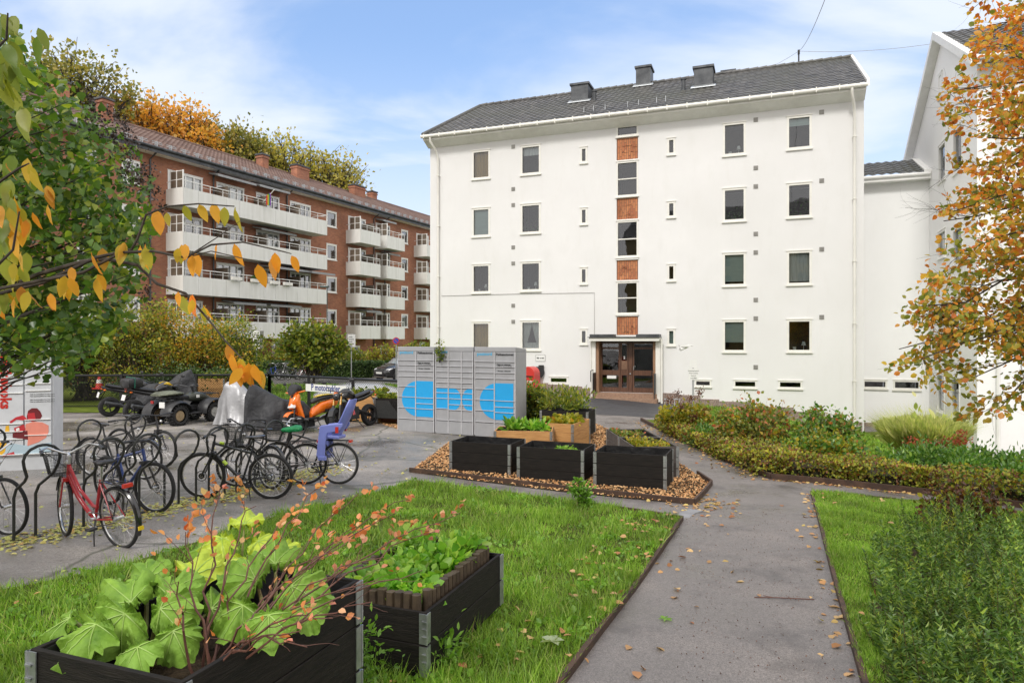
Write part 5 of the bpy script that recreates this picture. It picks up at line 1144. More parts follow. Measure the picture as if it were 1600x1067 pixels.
for s in (-1, 1):
    m = MB(); y0, y1 = (s*.15, s*.19) if s > 0 else (-.19, -.15)
    m.prism([(-.56, .98), (-.56, 1.03), (-.2, .99), (-.17, .97), (-.15, .8), (-.12, .5), (-.16, .42), (-.26, .42), (-.27, .7), (-.3, .86), (-.5, .9)], 'y', y0, y1); o = m.build('side_panel', M_lil, s_, bevel=.012)
    m = MB(); m.cb((-.22, s*.17, .45), (.13, .07, .07)); m.build('foot_rest', M_lil, o, bevel=.01)
    m = MB(); m.cb((-.47, s*.195, .92), (.05, .02, .1)); m.build('buckle', M_redp, s_)
m = MB(); m.prism([(-.05, 1.16), (.05, 1.16), (0, 1.24)], 'x', -.70, -.69); m.build('emblem', M_redp, s_)
# bicycles far away along the street hedge
M_bsil = paint('silver_frame', (.4, .4, .42))
for i, (px, col, d_, lab) in enumerate(((424, (.01, .06, .35), 1, 'bright blue bicycle at the left end of the far bicycle row by the street hedge'), (440, (.05, .05, .05), 1, 'dark bicycle second from the left in the far row by the street hedge'), (455, (.25, .25, .26), -1, 'grey bicycle in the middle of the far row by the street hedge'), (470, (.25, .05, .03), 1, 'reddish bicycle second from the right in the far row by the street hedge'), (484, (.5, .5, .55), -1, 'white and dark bicycle at the right end of the far row by the street hedge'))):
    b = bicycle(lab, col, 'city', steer=10*d_, guards=(i == 4), grp='far bicycles along the street hedge', silver_bar=True); q = at(px, 590, 42.6); put(b, (q.x-.3*d_, q.y+.4), (q.x+.5*d_, q.y-.3), 3)
# ---------------------------------------------------------------- fence and banner
FP = [Vector((-24, 23.4, 0)), Vector((-8.7, 24.5, 0)), Vector((-3.3, 20.6, 0))]
fe = empty('chain_link_fence', (-8.7, 24.5, 0), 0, 'low black chain link fence with top rail behind the motorcycles', 'fence'); fo_ = Vector((-8.7, 24.5, 0))
M_wire = mat('dark_wire', (.03, .032, .03), .5, .4, var=.2)
m = MB(); mp_ = MB(); FH = 1.12
for a, b in zip(FP[:-1], FP[1:]):
    L_ = (b-a).length; n = round(L_/2.4)
    for i in range(n+1):
        p = a.lerp(b, i/n)-fo_; pb = MB(); pb.box(p.x-.045, p.x+.045, p.y-.045, p.y+.045, -.4, FH+.03); pb.build('post', M_black, fe)
    m.tube([a-fo_+Vector((0, 0, FH-.02)), b-fo_+Vector((0, 0, FH-.02))], .04, 6); m.tube([a-fo_+Vector((0, 0, .02)), b-fo_+Vector((0, 0, .02))], .015, 5)
    st = .085; k = int(L_/st); u = (b-a)/L_; s = Vector((-u.y, u.x, 0))*.006
    for i in range(-12, k):
        for sg in (1, -1):
            x0 = i*st if sg > 0 else i*st+FH*1.0; x1 = i*st+FH if sg > 0 else i*st
            t0, t1 = max(0, (0-x0)/(x1-x0)) if x1 != x0 else 0, 1
            def P(t): return a-fo_+u*(x0+(x1-x0)*t)+Vector((0, 0, FH*t))
            ts = sorted((max(0, min(1, (0-x0)/(x1-x0))), max(0, min(1, (L_-x0)/(x1-x0)))))
            if ts[1]-ts[0] < .02: continue
            p, q = P(ts[0]), P(ts[1]); h = Vector((0, 0, .0075))
            mp_.add([p-h, q-h, q+h, p+h], [(0, 1, 2, 3)]); mp_.add([p-s, q-s, q+s, p+s], [(0, 1, 2, 3)])
m.build('rail', M_black, fe); mp_.build('wire_mesh', M_wire, fe)
u = (FP[2]-FP[1]).normalized(); aa = math.atan2(u.y, u.x)
FF = Frame(FP[1].x, FP[1].y, aa); xa, za = FF.loc(478, 599, -.07); xb, zb_ = FF.loc(541, 612, -.07)
bn = empty('fence_banner', FF.w(xa, -.07, 0), aa, 'white banner with blue lettering tied to the fence behind the orange scooter', 'banner')
m = MB(); m.box(0, xb-xa, -.012, 0, zb_-.05, za); m.build('board', M_wtxt, bn); text('lettering', 'P motorsykler', .30, paint('navy_print', (.01, .03, .22), .5), bn, TM((xb-xa)*.5, -.015, (za+zb_-.05)/2+.01), bold=.006, squash=.85)
# upturned hull behind the fence
hx = at(566, 605, 25.5); hl = empty('upturned_boat', (hx.x, hx.y, G(hx.x, hx.y)), R(-8), 'pale grey upturned boat hull lying behind the fence beside the car', 'boat')
m = MB(); m.loft([(-1.9, 0, .2, .05, .15), (-1.3, 0, .3, .4, .33), (-.4, 0, .34, .62, .45), (.6, 0, .34, .6, .45), (1.3, 0, .28, .42, .34), (1.9, 0, .16, .12, .14), (2.1, 0, .12, .03, .04)], n=18, p=2); m.build('hull', paint('pale_grey_hull', (.45, .46, .47), .4), hl, smooth=True)
m = MB(); m.tube([(-1.9, 0, .36), (-1.3, 0, .64), (-.4, 0, .8), (.6, 0, .8), (1.3, 0, .63), (1.9, 0, .32)], .025, 6); m.build('keel', paint('grey_keel', (.3, .3, .31)), hl)
# ---------------------------------------------------------------- motorcycles
M_org = paint('orange_plastic', (.80, .17, .01), .28, coat=.6); M_gold = paint('gold_fork', (.55, .28, .03), .3); M_red = paint('red_lens', (.35, .01, .01), .2, coat=.6)
def mwheel(root, x, r, w, rimc, spokes=5, y=0, name='wheel', MM=None):
    m = MB(MM); m.torus((x, y, r), r*.60, .02, n=28, m=6); m.tube([(x, y-w*.4, r), (x, y+w*.4, r)], .045, 12)
    for i in range(spokes): a = 2*math.pi*i/spokes; m.tube([(x, y, r), (x+r*.6*math.cos(a), y, r+r*.6*math.sin(a))], .018, 6)
    o = m.build(name, rimc, root, smooth=True)
    m = MB(MM); n = 36; prof = [(.62, -.42), (.80, -.5), (.95, -.38), (1, -.15), (1, .15), (.95, .38), (.80, .5), (.62, .42)]
    vs = []; fs = []; k = len(prof)
    for i in range(n):
        a = 2*math.pi*i/n
        for (f, g_) in prof: vs.append((x+r*f*math.cos(a), y+w*g_, r+r*f*math.sin(a)))
    for i in range(n):
        for j in range(k-1): fs.append((i*k+j, i*k+j+1, ((i+1) % n)*k+j+1, ((i+1) % n)*k+j))
    m.add(vs, fs); m.build('tyre', M_rub, o, smooth=True); return o
def mplace(o, rear, front, xr, lean=4):
    d = Vector((front[0]-rear[0], front[1]-rear[1])); a = math.atan2(d.y, d.x); u = d.normalized()
    o.location = (rear[0]-u.x*xr, rear[1]-u.y*xr, (G(*rear)+G(*front))/2); o.rotation_euler = (R(lean), 0, a)
# orange scooter (x forward; rear axle -.6, front .68)
s = empty('scooter', label='bright orange scooter with yellow cloth on its seat and a black cloth over the handlebar', cat='scooter')
SM = Matrix.Translation((.62, 0, .5)) @ Matrix.Rotation(R(14), 4, 'Z') @ Matrix.Translation((-.62, 0, -.5))
mwheel(s, -.6, .24, .12, M_blk); mwheel(s, .68, .24, .11, M_blk, MM=SM)
m = MB(); m.loft([(-.82, 0, .74, .03, .03), (-.74, 0, .70, .10, .10), (-.5, 0, .64, .15, .14), (-.2, 0, .56, .16, .16), (.0, 0, .46, .15, .13), (.12, 0, .38, .13, .07)], n=16, p=3); m.build('body', M_org, s, smooth=True)
m = MB(); m.loft([(-.78, 0, .84, .06, .03), (-.6, 0, .85, .13, .05), (-.25, 0, .82, .14, .07), (-.02, 0, .76, .10, .07), (.06, 0, .72, .05, .04)], n=14, p=2.6); m.build('seat', M_blk, s, smooth=True)
m = MB(); m.loft([(-.62, 0, .905, .12, .01), (-.45, 0, .91, .145, .028), (-.25, 0, .90, .14, .03), (-.1, 0, .87, .10, .02)], n=14); m.build('seat_cloth', mat('yellow_cloth', (.65, .42, .03), .9, var=.5, scale=30, c2=(.75, .6, .15), bump=1, bscale=20), s, smooth=True)
m = MB(); m.box(-.1, .42, -.16, .16, .26, .33); m.build('floorboard', M_blk, s, bevel=.02)
m = MB(); m.prism([(.36, .3), (.42, .3), (.60, .78), (.54, .98), (.47, .96), (.48, .78)], 'y', -.20, .20); m.build('leg_shield', M_org, s, bevel=.03)
m = MB(); m.loft([(.46, 0, .80, .17, .22), (.56, 0, .78, .15, .20), (.64, 0, .72, .10, .14), (.70, 0, .66, .05, .07)], n=14, p=2.4); ap = m.build('front_apron', M_org, s, smooth=True)
m = MB(); m.hexa([(.60, -.12, .60), (.72, -.08, .62), (.72, .08, .62), (.60, .12, .60), (.57, -.13, .70), (.68, -.07, .73), (.68, .07, .73), (.57, .13, .70)]); m.build('headlight', mat('clear_lens', (.75, .76, .76), .12, var=.1, coat=1), s, bevel=.015)
m = MB(); m.prism([(.585, .84), (.66, .78), (.60, .95), (.555, .97)], 'y', -.055, .055); m.build('grille', M_blk, s, bevel=.005)
m = MB(SM)
vs = []
for sg in (-1, 1): m.tube([(.60, sg*.07, .62), (.68, sg*.07, .24)], .025, 8)
m.build('fork', M_blk, s, smooth=True)
m = MB(SM); n = 12; P_ = []
for i in range(n+1):
    a = R(35+115*i/n)
    for y, d in ((-.075, -.02), (-.05, .02), (.05, .02), (.075, -.02)): P_.append((.68+(.265+d)*math.cos(a), y, .24+(.265+d)*math.sin(a)))
m.add(P_, [(i*4+k, i*4+k+1, i*4+k+5, i*4+k+4) for i in range(n) for k in range(3)]); m.build('front_mudguard', M_org, s, smooth=True)
m = MB(SM); m.loft([(.42, 0, 1.02, .05, .05), (.50, 0, 1.03, .12, .075), (.58, 0, 1.0, .11, .06), (.63, 0, .97, .05, .03)], n=12); m.tube([(.46, -.34, 1.04), (.5, -.2, 1.02), (.5, .2, 1.02), (.46, .34, 1.04)], .02, 8); m.build('handlebar', M_org, s, smooth=True)
m = MB(SM); m.loft([(.32, 0, 1.10, .10, .06), (.42, 0, 1.13, .19, .10), (.52, 0, 1.14, .18, .11), (.62, 0, 1.05, .12, .10), (.66, 0, .98, .05, .03)], n=16); m.build('handlebar_cloth', mat('black_cloth', (.03, .03, .034), .75, var=.3, bump=1, bscale=9, bdist=.05), s, smooth=True)
for sg in (-1, 1):
    m = MB(SM); m.tube([(.48, sg*.26, 1.05), (.46, sg*.34, 1.24)], .008, 5); m.ell((.46, sg*.37, 1.28), (.02, .07, .045)); m.build('mirror', M_blk, s, smooth=True)
m = MB(); m.tube([(-.1, -.12, .2), (-.4, -.15, .3), (-.75, -.15, .4)], [.03, .06, .05], 10); m.build('exhaust', M_chrome, s, smooth=True)
m = MB(); m.prism([(-.45, .5), (-.3, .42), (-.28, .52)], 'y', -.17, .17); m.build('side_vent', M_blk, s)
m = MB(); m.prism([(-.84, .78), (-.7, .82), (-.76, .98), (-.82, .95)], 'y', -.07, .07); m.build('rear_fairing', M_org, s, bevel=.01)
m = MB(); m.tube([(-.05, .1, .25), (-.12, .2, .0)], .012, 5); m.build('side_stand', M_blk, s)
mplace(s, (-4.98, 19.0), (-5.82, 18.03), -.6, 7); s.scale = (1, 1, 1)
def motorcycle(label, fork, topbox=False, dark=M_gloss, accent=None, plate=True, wheelc=M_blk, grp=None):
    s = empty('motorcycle', label=label, cat='motorcycle', group=grp)
    MS = Matrix.Translation((.62, 0, .6)) @ Matrix.Rotation(R(16), 4, 'Z') @ Matrix.Translation((-.62, 0, -.6))
    mwheel(s, -.68, .31, .17, wheelc); mwheel(s, .74, .30, .12, wheelc, MM=MS)
    m = MB(MS)
    for sg in (-1, 1): m.tube([(.48, sg*.10, .98), (.60, sg*.10, .68)], .027, 10)
    o = m.build('fork', fork, s, smooth=True); m = MB(MS)
    for sg in (-1, 1): m.tube([(.60, sg*.10, .68), (.74, sg*.10, .30)], .034, 10)
    m.box(.46, .56, -.13, .13, .93, .97); m.build('fork_legs', M_blk, s, smooth=True)
    m = MB(MS); m.add([(.74+(.33)*math.cos(R(a)), y, .3+.33*math.sin(R(a))) for a in (20, 50, 80, 110, 140) for y in (-.07, .07)], [(i*2, i*2+1, i*2+3, i*2+2) for i in range(4)]); m.build('front_mudguard', M_blk, s)
    m = MB(); m.loft([(-.05, 0, .86, .10, .06), (.08, 0, .93, .17, .12), (.25, 0, .97, .18, .14), (.40, 0, .93, .15, .11), (.48, 0, .88, .09, .06)], n=16); m.build('tank', dark, s, smooth=True)
    m = MB(); m.loft([(-.80, 0, 1.0, .05, .03), (-.66, 0, .96, .12, .05), (-.35, 0, .90, .14, .05), (-.05, 0, .84, .14, .06), (.05, 0, .86, .08, .05)], n=14); m.build('seat', M_blk, s, smooth=True)
    m = MB(); m.loft([(-.95, 0, .95, .03, .03), (-.75, 0, .88, .09, .06), (-.4, 0, .80, .13, .07), (-.1, 0, .76, .13, .07)], n=12); m.build('tail', accent or dark, s, smooth=True)
    m = MB(); m.cb((.12, 0, .42), (.42, .30, .34)); m.cb((.25, 0, .62), (.22, .24, .26)); m.tube([(.3, 0, .85), (-.25, 0, .5)], .03, 8); m.tube([(-.1, .1, .5), (-.68, .1, .31)], .03, 8); m.tube([(-.1, -.1, .5), (-.68, -.1, .31)], .03, 8); m.tube([(.42, 0, .84), (.35, 0, .2), (-.2, 0, .2)], .022, 8)
    m.build('engine', M_blk, s, bevel=.02)
    m = MB(); m.tube([(.3, -.14, .35), (0, -.17, .2), (-.45, -.19, .38), (-.85, -.2, .48)], [.025, .03, .055, .05], 10); m.build('exhaust', M_lead, s, smooth=True)
    m = MB(MS); m.tube([(.36, -.38, 1.10), (.45, -.2, 1.08), (.49, 0, 1.02), (.45, .2, 1.08), (.36, .38, 1.10)], .014, 8); hb = m.build('handlebar', M_blk, s, smooth=True)
    m = MB(MS); m.ell((.60, 0, .90), (.07, .10, .10)); m.build('headlight', dark, s, smooth=True)
    for sg in (-1, 1):
        m = MB(MS); m.tube([(.42, sg*.28, 1.09), (.44, sg*.36, 1.30)], .007, 5); m.ell((.44, sg*.40, 1.32), (.018, .08, .05)); m.build('mirror', M_blk, s, smooth=True)
    m = MB(); m.box(-.95, -.93, -.05, .05, .93, .98); m.build('tail_light', M_red, s)
    for sg in (-1, 1): m = MB(); m.ell((-.85, sg*.14, .86), (.04, .03, .025)); m.build('indicator', M_org, s)
    if plate: m = MB(); m.hexa([(-1.02, -.09, .62), (-1.01, -.09, .62), (-1.01, .09, .62), (-1.02, .09, .62), (-.98, -.09, .78), (-.97, -.09, .78), (-.97, .09, .78), (-.98, .09, .78)]); m.build('number_plate', M_wtxt, s); m = MB(); m.tube([(-.8, 0, .85), (-1.0, 0, .68)], .015, 5); m.build('plate_bracket', M_blk, s)
    if topbox: m = MB(); m.loft([(-1.02, 0, 1.12, .16, .10), (-.97, 0, 1.12, .22, .14), (-.62, 0, 1.14, .23, .15), (-.52, 0, 1.12, .17, .11)], n=16, p=5); tb = m.build('top_case', M_blk, s, smooth=True); m = MB(); m.tube([(-.80, -.24, 1.0), (-.80, -.235, 1.29), (-.80, .235, 1.29), (-.80, .24, 1.0)], .011, 6); m.build('green_strap', paint('green_strap', (.01, .16, .1)), tb)
    m = MB(); m.tube([(0, .1, .25), (-.1, .26, .0)], .014, 5); m.build('side_stand', M_blk, s)
    return s
q = motorcycle('black naked motorcycle with gold forks beside the orange scooter', M_gold, dark=M_gloss); mplace(q, (-4.02, 19.35), (-4.70, 18.05), -.68, 6)
m = MB(); m.torus((-.68, -.08, .31), .18, .012, n=26, m=5); m.build('blue_rim_tape', paint('blue_rim', (.01, .03, .25)), q)
q = motorcycle('black motorcycle with raised tail and white plate, leftmost by the fence', M_blk, accent=M_gloss); mplace(q, gxy(170, 650), (-11.6, 22.5), -.68, 5)
q = motorcycle('black motorcycle carrying a big top case with green strap, left of the quad bike', M_blk, topbox=True); mplace(q, gxy(208, 656), (-10.3, 22.0), -.68, 4)
m = MB(); m.prism([(.15, 1.06), (.3, 1.1), (.42, 1.0), (.3, 1.03)], 'y', -.17, .17); m.build('yellow_stripe', paint('yellow_panel', (.75, .5, .03)), q)
# quad bike
s = empty('quad_bike', label='dark green and black quad bike with knobbly tyres and tan wheel rims', cat='quad bike')
M_olive = paint('dark_olive_plastic', (.03, .035, .025), .4); M_tan = paint('tan_rim', (.35, .26, .15), .4); M_srim = paint('silver_rim', (.42, .42, .41), .35)
for (x, w, rim) in ((-.62, .25, M_tan), (.62, .21, M_srim)):
    for sg in (-1, 1):
        o = mwheel(s, x, .28, w, rim, 6, y=sg*.42)
        m = MB(); m.tube([(x, sg*(.42+w*.12), .28), (x, sg*(.42+w*.34), .28)], [.15, .14], 18); m.build('rim_disc', rim, o, smooth=True)
        m = MB()
        for i in range(22):
            a = 2*math.pi*i/22
            for j in (-1, 0, 1):
                a2 = a+(.14 if j else 0); m.cb((0, 0, 0), (.03, w*.26, .045), Matrix.Translation((x+.283*math.cos(a2), sg*.42+j*w*.33, .28+.283*math.sin(a2))) @ Matrix.Rotation(-a2, 4, 'Y'))
        m.build('tyre_lugs', M_rub, o)
m = MB(); m.tube([(-.62, -.4, .28), (-.62, .4, .28)], .035, 8); m.tube([(.62, -.4, .28), (.62, .4, .28)], .03, 8); m.box(-.6, .6, -.12, .12, .3, .5); m.tube([(-.7, .15, .6), (-.3, .15, .4), (.4, .15, .4), (.75, .1, .6)], .02, 6); m.tube([(-.7, -.15, .6), (-.3, -.15, .4), (.4, -.15, .4), (.75, -.1, .6)], .02, 6); m.build('chassis', M_blk, s)
def fender(x, sg, nm):
    m = MB(); n = 12; vs = []
    for i in range(n+1):
        a = R(-5+190*i/n if x > 0 else 5+175*i/n); r = .35
        for (y, d) in ((.17, .0), (.30, .035), (.48, .03), (.56, -.015)): vs.append((x+(r+d)*math.cos(a)*1.12, sg*y, .32+(r+d)*math.sin(a)))
    k = 4; fs = [(i*k+j, i*k+j+1, (i+1)*k+j+1, (i+1)*k+j) for i in range(n) for j in range(3)]
    nb = len(vs); vs2 = [(a_[0], a_[1], a_[2]-.015) for a_ in vs]; m.add(vs, fs); m.add(vs2, fs); m.build(nm, M_blk, s, smooth=True)
for x in (-.62, .62):
    for sg in (-1, 1): fender(x, sg, 'mudguard')
m = MB(); m.loft([(.02, 0, .72, .12, .08), (.15, 0, .74, .17, .13), (.4, 0, .74, .2, .14), (.65, 0, .68, .2, .10), (.85, 0, .60, .13, .06)], n=16, p=3); m.build('front_body', M_olive, s, smooth=True)
m = MB(); m.loft([(-.75, 0, .76, .12, .04), (-.6, 0, .79, .16, .07), (-.2, 0, .76, .15, .07), (.08, 0, .74, .11, .05)], n=14, p=3); m.build('seat', M_blk, s, smooth=True)
m = MB()
for xx in (-.45, -.62, -.8): m.tube([(xx, -.36, .8), (xx, .36, .8)], .013, 6)
for yy in (-.36, 0, .36): m.tube([(-.42, yy, .8), (-.82, yy, .8)], .013, 6)
for yy in (-.25, .25): m.tube([(-.6, yy, .8), (-.6, yy, .6)], .013, 6)
m.build('rear_rack', M_black, s)
m = MB(); m.loft([(-.95, .05, .86, .22, .03), (-.75, 0, .89, .38, .06), (-.5, -.02, .90, .36, .07), (-.25, .02, .87, .25, .05), (-.1, .05, .84, .1, .02)], n=18); m.build('tarpaulin', mat('grey_green_tarpaulin', (.13, .14, .10), .7, var=.5, scale=7, bump=1, bscale=8, bdist=.06), s, smooth=True)
m = MB()
for xx in (.55, .7, .85): m.tube([(xx, -.33, .82), (xx, .33, .82)], .012, 6)
for yy in (-.33, .33): m.tube([(.52, yy, .82), (.9, yy, .82), (.93, yy, .6)], .012, 6)
m.build('front_rack', M_black, s)
m = MB(); m.tube([(.32, 0, .8), (.22, 0, 1.0)], .03, 8); m.tube([(.12, -.38, 1.08), (.2, -.2, 1.04), (.22, 0, 1.0), (.2, .2, 1.04), (.12, .38, 1.08)], .015, 8); m.ell((.25, 0, 1.05), (.07, .09, .06)); m.tube([(.15, -.3, 1.1), (.12, -.33, 1.12)], .02, 6); m.build('handlebar', M_blk, s, smooth=True)
for sg in (-1, 1): m = MB(); m.box(-.35, .3, sg*.34-.1, sg*.34+.1, .28, .33); m.build('footwell', M_blk, s, bevel=.02)
m = MB(); m.box(-.99, -.97, -.33, -.13, .52, .68); m.build('number_plate', M_wtxt, s); m = MB(); m.tube([(-.97, -.2, .6), (-.6, -.15, .55)], .012, 5); m.build('plate_bracket', M_blk, s)
m = MB(); m.box(-.93, -.9, .18, .28, .62, .7); m.build('tail_light', M_red, s)
m = MB(); m.box(.2, .3, -.215, -.2, .72, .80); m.build('sticker', M_wtxt, s)
mplace(s, (-9.72, 19.25), (-9.2, 20.45), -.62, 0)
# covered motorcycles
def cover(label, L_, secs, loc, rz, mm, seed):
    """cloth hung over a parked machine: ridge height and half width per station, folds running down"""
    r_ = np.random.default_rng(seed); o = empty('covered_motorcycle', loc, rz, label, 'covered bike'); xs = np.linspace(0, 1, 40); n = 44; vs = []
    sx = [q[0] for q in secs]; ph = r_.uniform(0, 6.3, 9)
    for t in xs:
        h = np.interp(t, sx, [q[1] for q in secs]); wt = np.interp(t, sx, [q[2] for q in secs]); wb_ = np.interp(t, sx, [q[3] for q in secs]); zb = np.interp(t, sx, [q[4] for q in secs])
        for j in range(n+1):
            u = -1+2*j/n; a = abs(u); s_ = 1 if u >= 0 else -1
            if a < .3: y = wt*(a/.3); z = h-(.05*(a/.3)**2)*h
            else: v = (a-.3)/.7; y = wt+(wb_-wt)*v**.8; z = h*.95+(zb-h*.95)*v
            v = max(0, (a-.25)/.75)
            f = .075*v*math.sin(t*15+ph[0]+2*math.sin(v*3+ph[1]))+.035*v*math.sin(t*34+v*4*s_+ph[2])+.022*math.sin(t*9+v*7+ph[3]*s_)
            vs.append(((t-.5)*L_+.035*math.sin(v*5+t*11+ph[4])*v+.02*math.sin(t*23+ph[5]), s_*(y+f), z+.018*math.sin(t*13+ph[6]+u*5)-(.0)))
    m = MB(); k = n+1; fs = [(i*k+j, (i+1)*k+j, (i+1)*k+j+1, i*k+j+1) for i in range(39) for j in range(n)]; m.add(vs, fs); m.add([vs[j] for j in range(k)], [tuple(range(k))]); m.add([vs[39*k+j] for j in range(k)], [tuple(range(k))])
    m.build('cover', mm, o, smooth=True)
    for x in (-L_*.32, L_*.32): mwheel(o, x, .27, .12, M_blk)
    return o
M_silc = mat('silver_cover_cloth', (.36, .36, .37), .4, .3, var=.25, scale=2, bump=.5, bscale=3.5, bdist=.05); M_blc = mat('black_cover_cloth', (.028, .029, .033), .6, var=.3, scale=3, bump=1, bscale=5, bdist=.06)
p = at(393, 640, 19.0)
cover('motorcycle under a silver cloth cover, right of the quad bike', 1.75, [(0, .55, .12, .25, .1), (.12, .8, .15, .36, .05), (.45, .92, .16, .4, .04), (.7, 1.22, .14, .42, .03), (.86, 1.25, .22, .40, .03), (1, .75, .14, .3, .05)], (p.x-.2, 19.3, G(p.x, 19)), R(165), M_silc, 4)
p = at(448, 640, 19.2)
cover('motorcycle under a black cloth cover, between silver cover and orange scooter', 1.8, [(0, .45, .1, .25, .1), (.15, .72, .13, .36, .05), (.5, .85, .16, .4, .04), (.78, 1.12, .16, .42, .03), (.9, 1.3, .2, .36, .03), (1, .9, .12, .28, .05)], (p.x+.05, 18.5, G(p.x, 19)), R(196), M_blc, 9)
p = at(252, 600, 22.0)
cover('motorcycle under a black cloth peaked at the handlebar, behind the quad bike', 1.9, [(0, .75, .12, .3, .15), (.2, .95, .15, .36, .1), (.55, 1.05, .15, .4, .05), (.86, 1.42, .1, .4, .04), (.93, 1.45, .08, .3, .04), (1, 1.05, .1, .22, .05)], (p.x, 22.2, G(p.x, 22)), R(15), M_blc, 15)
# traffic cone and kerb junk left of the motorcycles
p = at(155, 600, 25.5); o = empty('traffic_cone', (p.x, p.y, .55), 0, 'small red and white traffic cone on the stones behind the fence', 'traffic cone')
m = MB(); m.tube([(0, 0, .02), (0, 0, .5)], [.14, .03], 12); m.box(-.18, .18, -.18, .18, -.02, .03); m.build('cone', M_redp, o); m = MB(); m.tube([(0, 0, .2), (0, 0, .33)], [.106, .08], 12); m.build('band', M_wtxt, o)
# ---------------------------------------------------------------- far street things
M_pole = paint('galvanised_pole', (.35, .36, .36), .5, coat=0); M_green = paint('dark_green_pole', (.035, .06, .055), .5)
def sign(px, yb, yt, Y, label, parts, base=None, name='street_sign', pm=None):
    p = at(px, yb, Y); g = G(p.x, p.y); o = empty(name, (p.x, p.y, g), 0, label, 'sign'); m = MB(); m.cyl((0, 0, -.2), (0, 0, at(px, yt, Y).z-g), .032, 8); m.build('pole', pm or M_pole, o, smooth=True)
    for f in parts: f(o, g, p)
    return o
def plates(rz, w, z0, z1, dep=.25):
    def f(o, g, p):
        M_ = Matrix.Rotation(rz, 4, 'Z')
        m = MB(M_); m.box(-w/2, w/2, -.03, -.02, z0-g, z1-g); q = m.build('plate', M_wtxt, o); m = MB(M_); m.box(-w/2-.01, w/2+.01, -.019, dep, z0-g-.01, z1-g+.01); m.build('back_box', M_oldpaint, q)
        for k in range(5): m = MB(M_); m.box(-w*.38, w*(.3 if k % 2 else .1), -.034, -.031, z1-g-.2-.14*k, z1-g-.16-.14*k); m.build('printed_line', M_txt, q)
    return f
sign(401, 590, 517, 34, 'white information sign in a grey box on a pole, left of the small green tree', [plates(R(-20), .40, 1.95, 2.82)])
sign(549, 592, 521, 43, 'white sign box on a tall pole standing at the street kerb', [plates(R(35), .5, 1.95, 2.75)])
p = at(619, 560, 41)
def disc(o, g, p):
    z = at(619, 532, 41).z-g; m = MB(); m.tube([(0, -.05, z), (0, -.035, z)], .21, 24); q = m.build('disc', M_redp, o); m = MB(); m.tube([(0, -.056, z), (0, -.051, z)], .155, 24); m.build('blue_centre', paint('blue_sign', (.02, .08, .45)), q)
    m = MB(Matrix.Translation((0, -.06, z)) @ Matrix.Rotation(R(45), 4, 'Y')); m.box(-.16, .16, -.002, .002, -.02, .02); m.build('slash', M_redp, q)
sign(619, 600, 527, 41, 'round red and blue no parking sign on a pole left of the lockers', [disc], name='parking_sign')
def lampf(o, g, p): m = MB(); z = at(510, 449, 46).z-g; m.box(-.45, .12, -.14, .14, z, z+.14); m.build('lamp_head', M_green, o, bevel=.03)
o = sign(511, 590, 449, 46, 'slim dark green street lamp in front of the brick block', [lampf], name='street_lamp', pm=M_green); o['category'] = 'street lamp'
def nearpl(o, g, p):
    m = MB(); m.box(-.17, .17, -.05, -.04, 1.42, 1.82); q = m.build('notice_plate', M_wtxt, o); m = MB(); m.box(-.12, .12, -.05, -.04, 1.84, 2.12); m.build('notice_plate', M_wtxt, o)
    for k in range(4): text('printed_line', ('Parkering forbudt', 'Privat område', 'Kamera', 'overvåket')[k], .055, M_txt, q, TM(0, -.053, 1.74-.085*k))
    m = MB(); z = 2.62; m.tube([(-.02, -.03, z), (-.16, -.06, z+.02), (-.2, -.07, z-.03)], .02, 6); m.tube([(-.17, -.07, z), (-.5, -.2, z-.13)], [.05, .06], 10); m.box(-.52, -.14, -.24, -.03, z-.04, z+.03); m.build('camera', M_wtxt, o)
o = sign(1083, 650, 567, 24, 'thin pole with white notices and a small camera in front of the white wall', [nearpl], name='notice_pole')
def wpic(): pass
p = at(1062, 625, 28.6); m = MB()
for i in range(4): m.tube([(-.3+.2*i, 0, 0), (-.3+.2*i, 0, .35)], .02, 6)
m.tube([(-.34, 0, .33), (.34, 0, .33)], .02, 6); m.tube([(-.34, 0, .03), (.34, 0, .03)], .02, 6)
o = m.build('boot_scraper', M_pole); o.location = (p.x-.25, 28.9, G(p.x, 28.9)); o.rotation_euler = (R(-12), 0, FA.a); tag(o, 'small grey metal grid leaning at the wall right of the entrance', 'metal grid')
# hose or kerb line left of the entrance
a, b = gp(890, 640), gp(922, 622); m = MB(); m.tube([(a.x, a.y, a.z+.03), ((a.x+b.x)/2-.1, (a.y+b.y)/2, (a.z+b.z)/2+.05), (b.x, b.y, b.z+.03)], .06, 6); tag(m.build('drain_pipe', M_trim), 'pale drain pipe running over the ground to the porch downpipe', 'pipe')
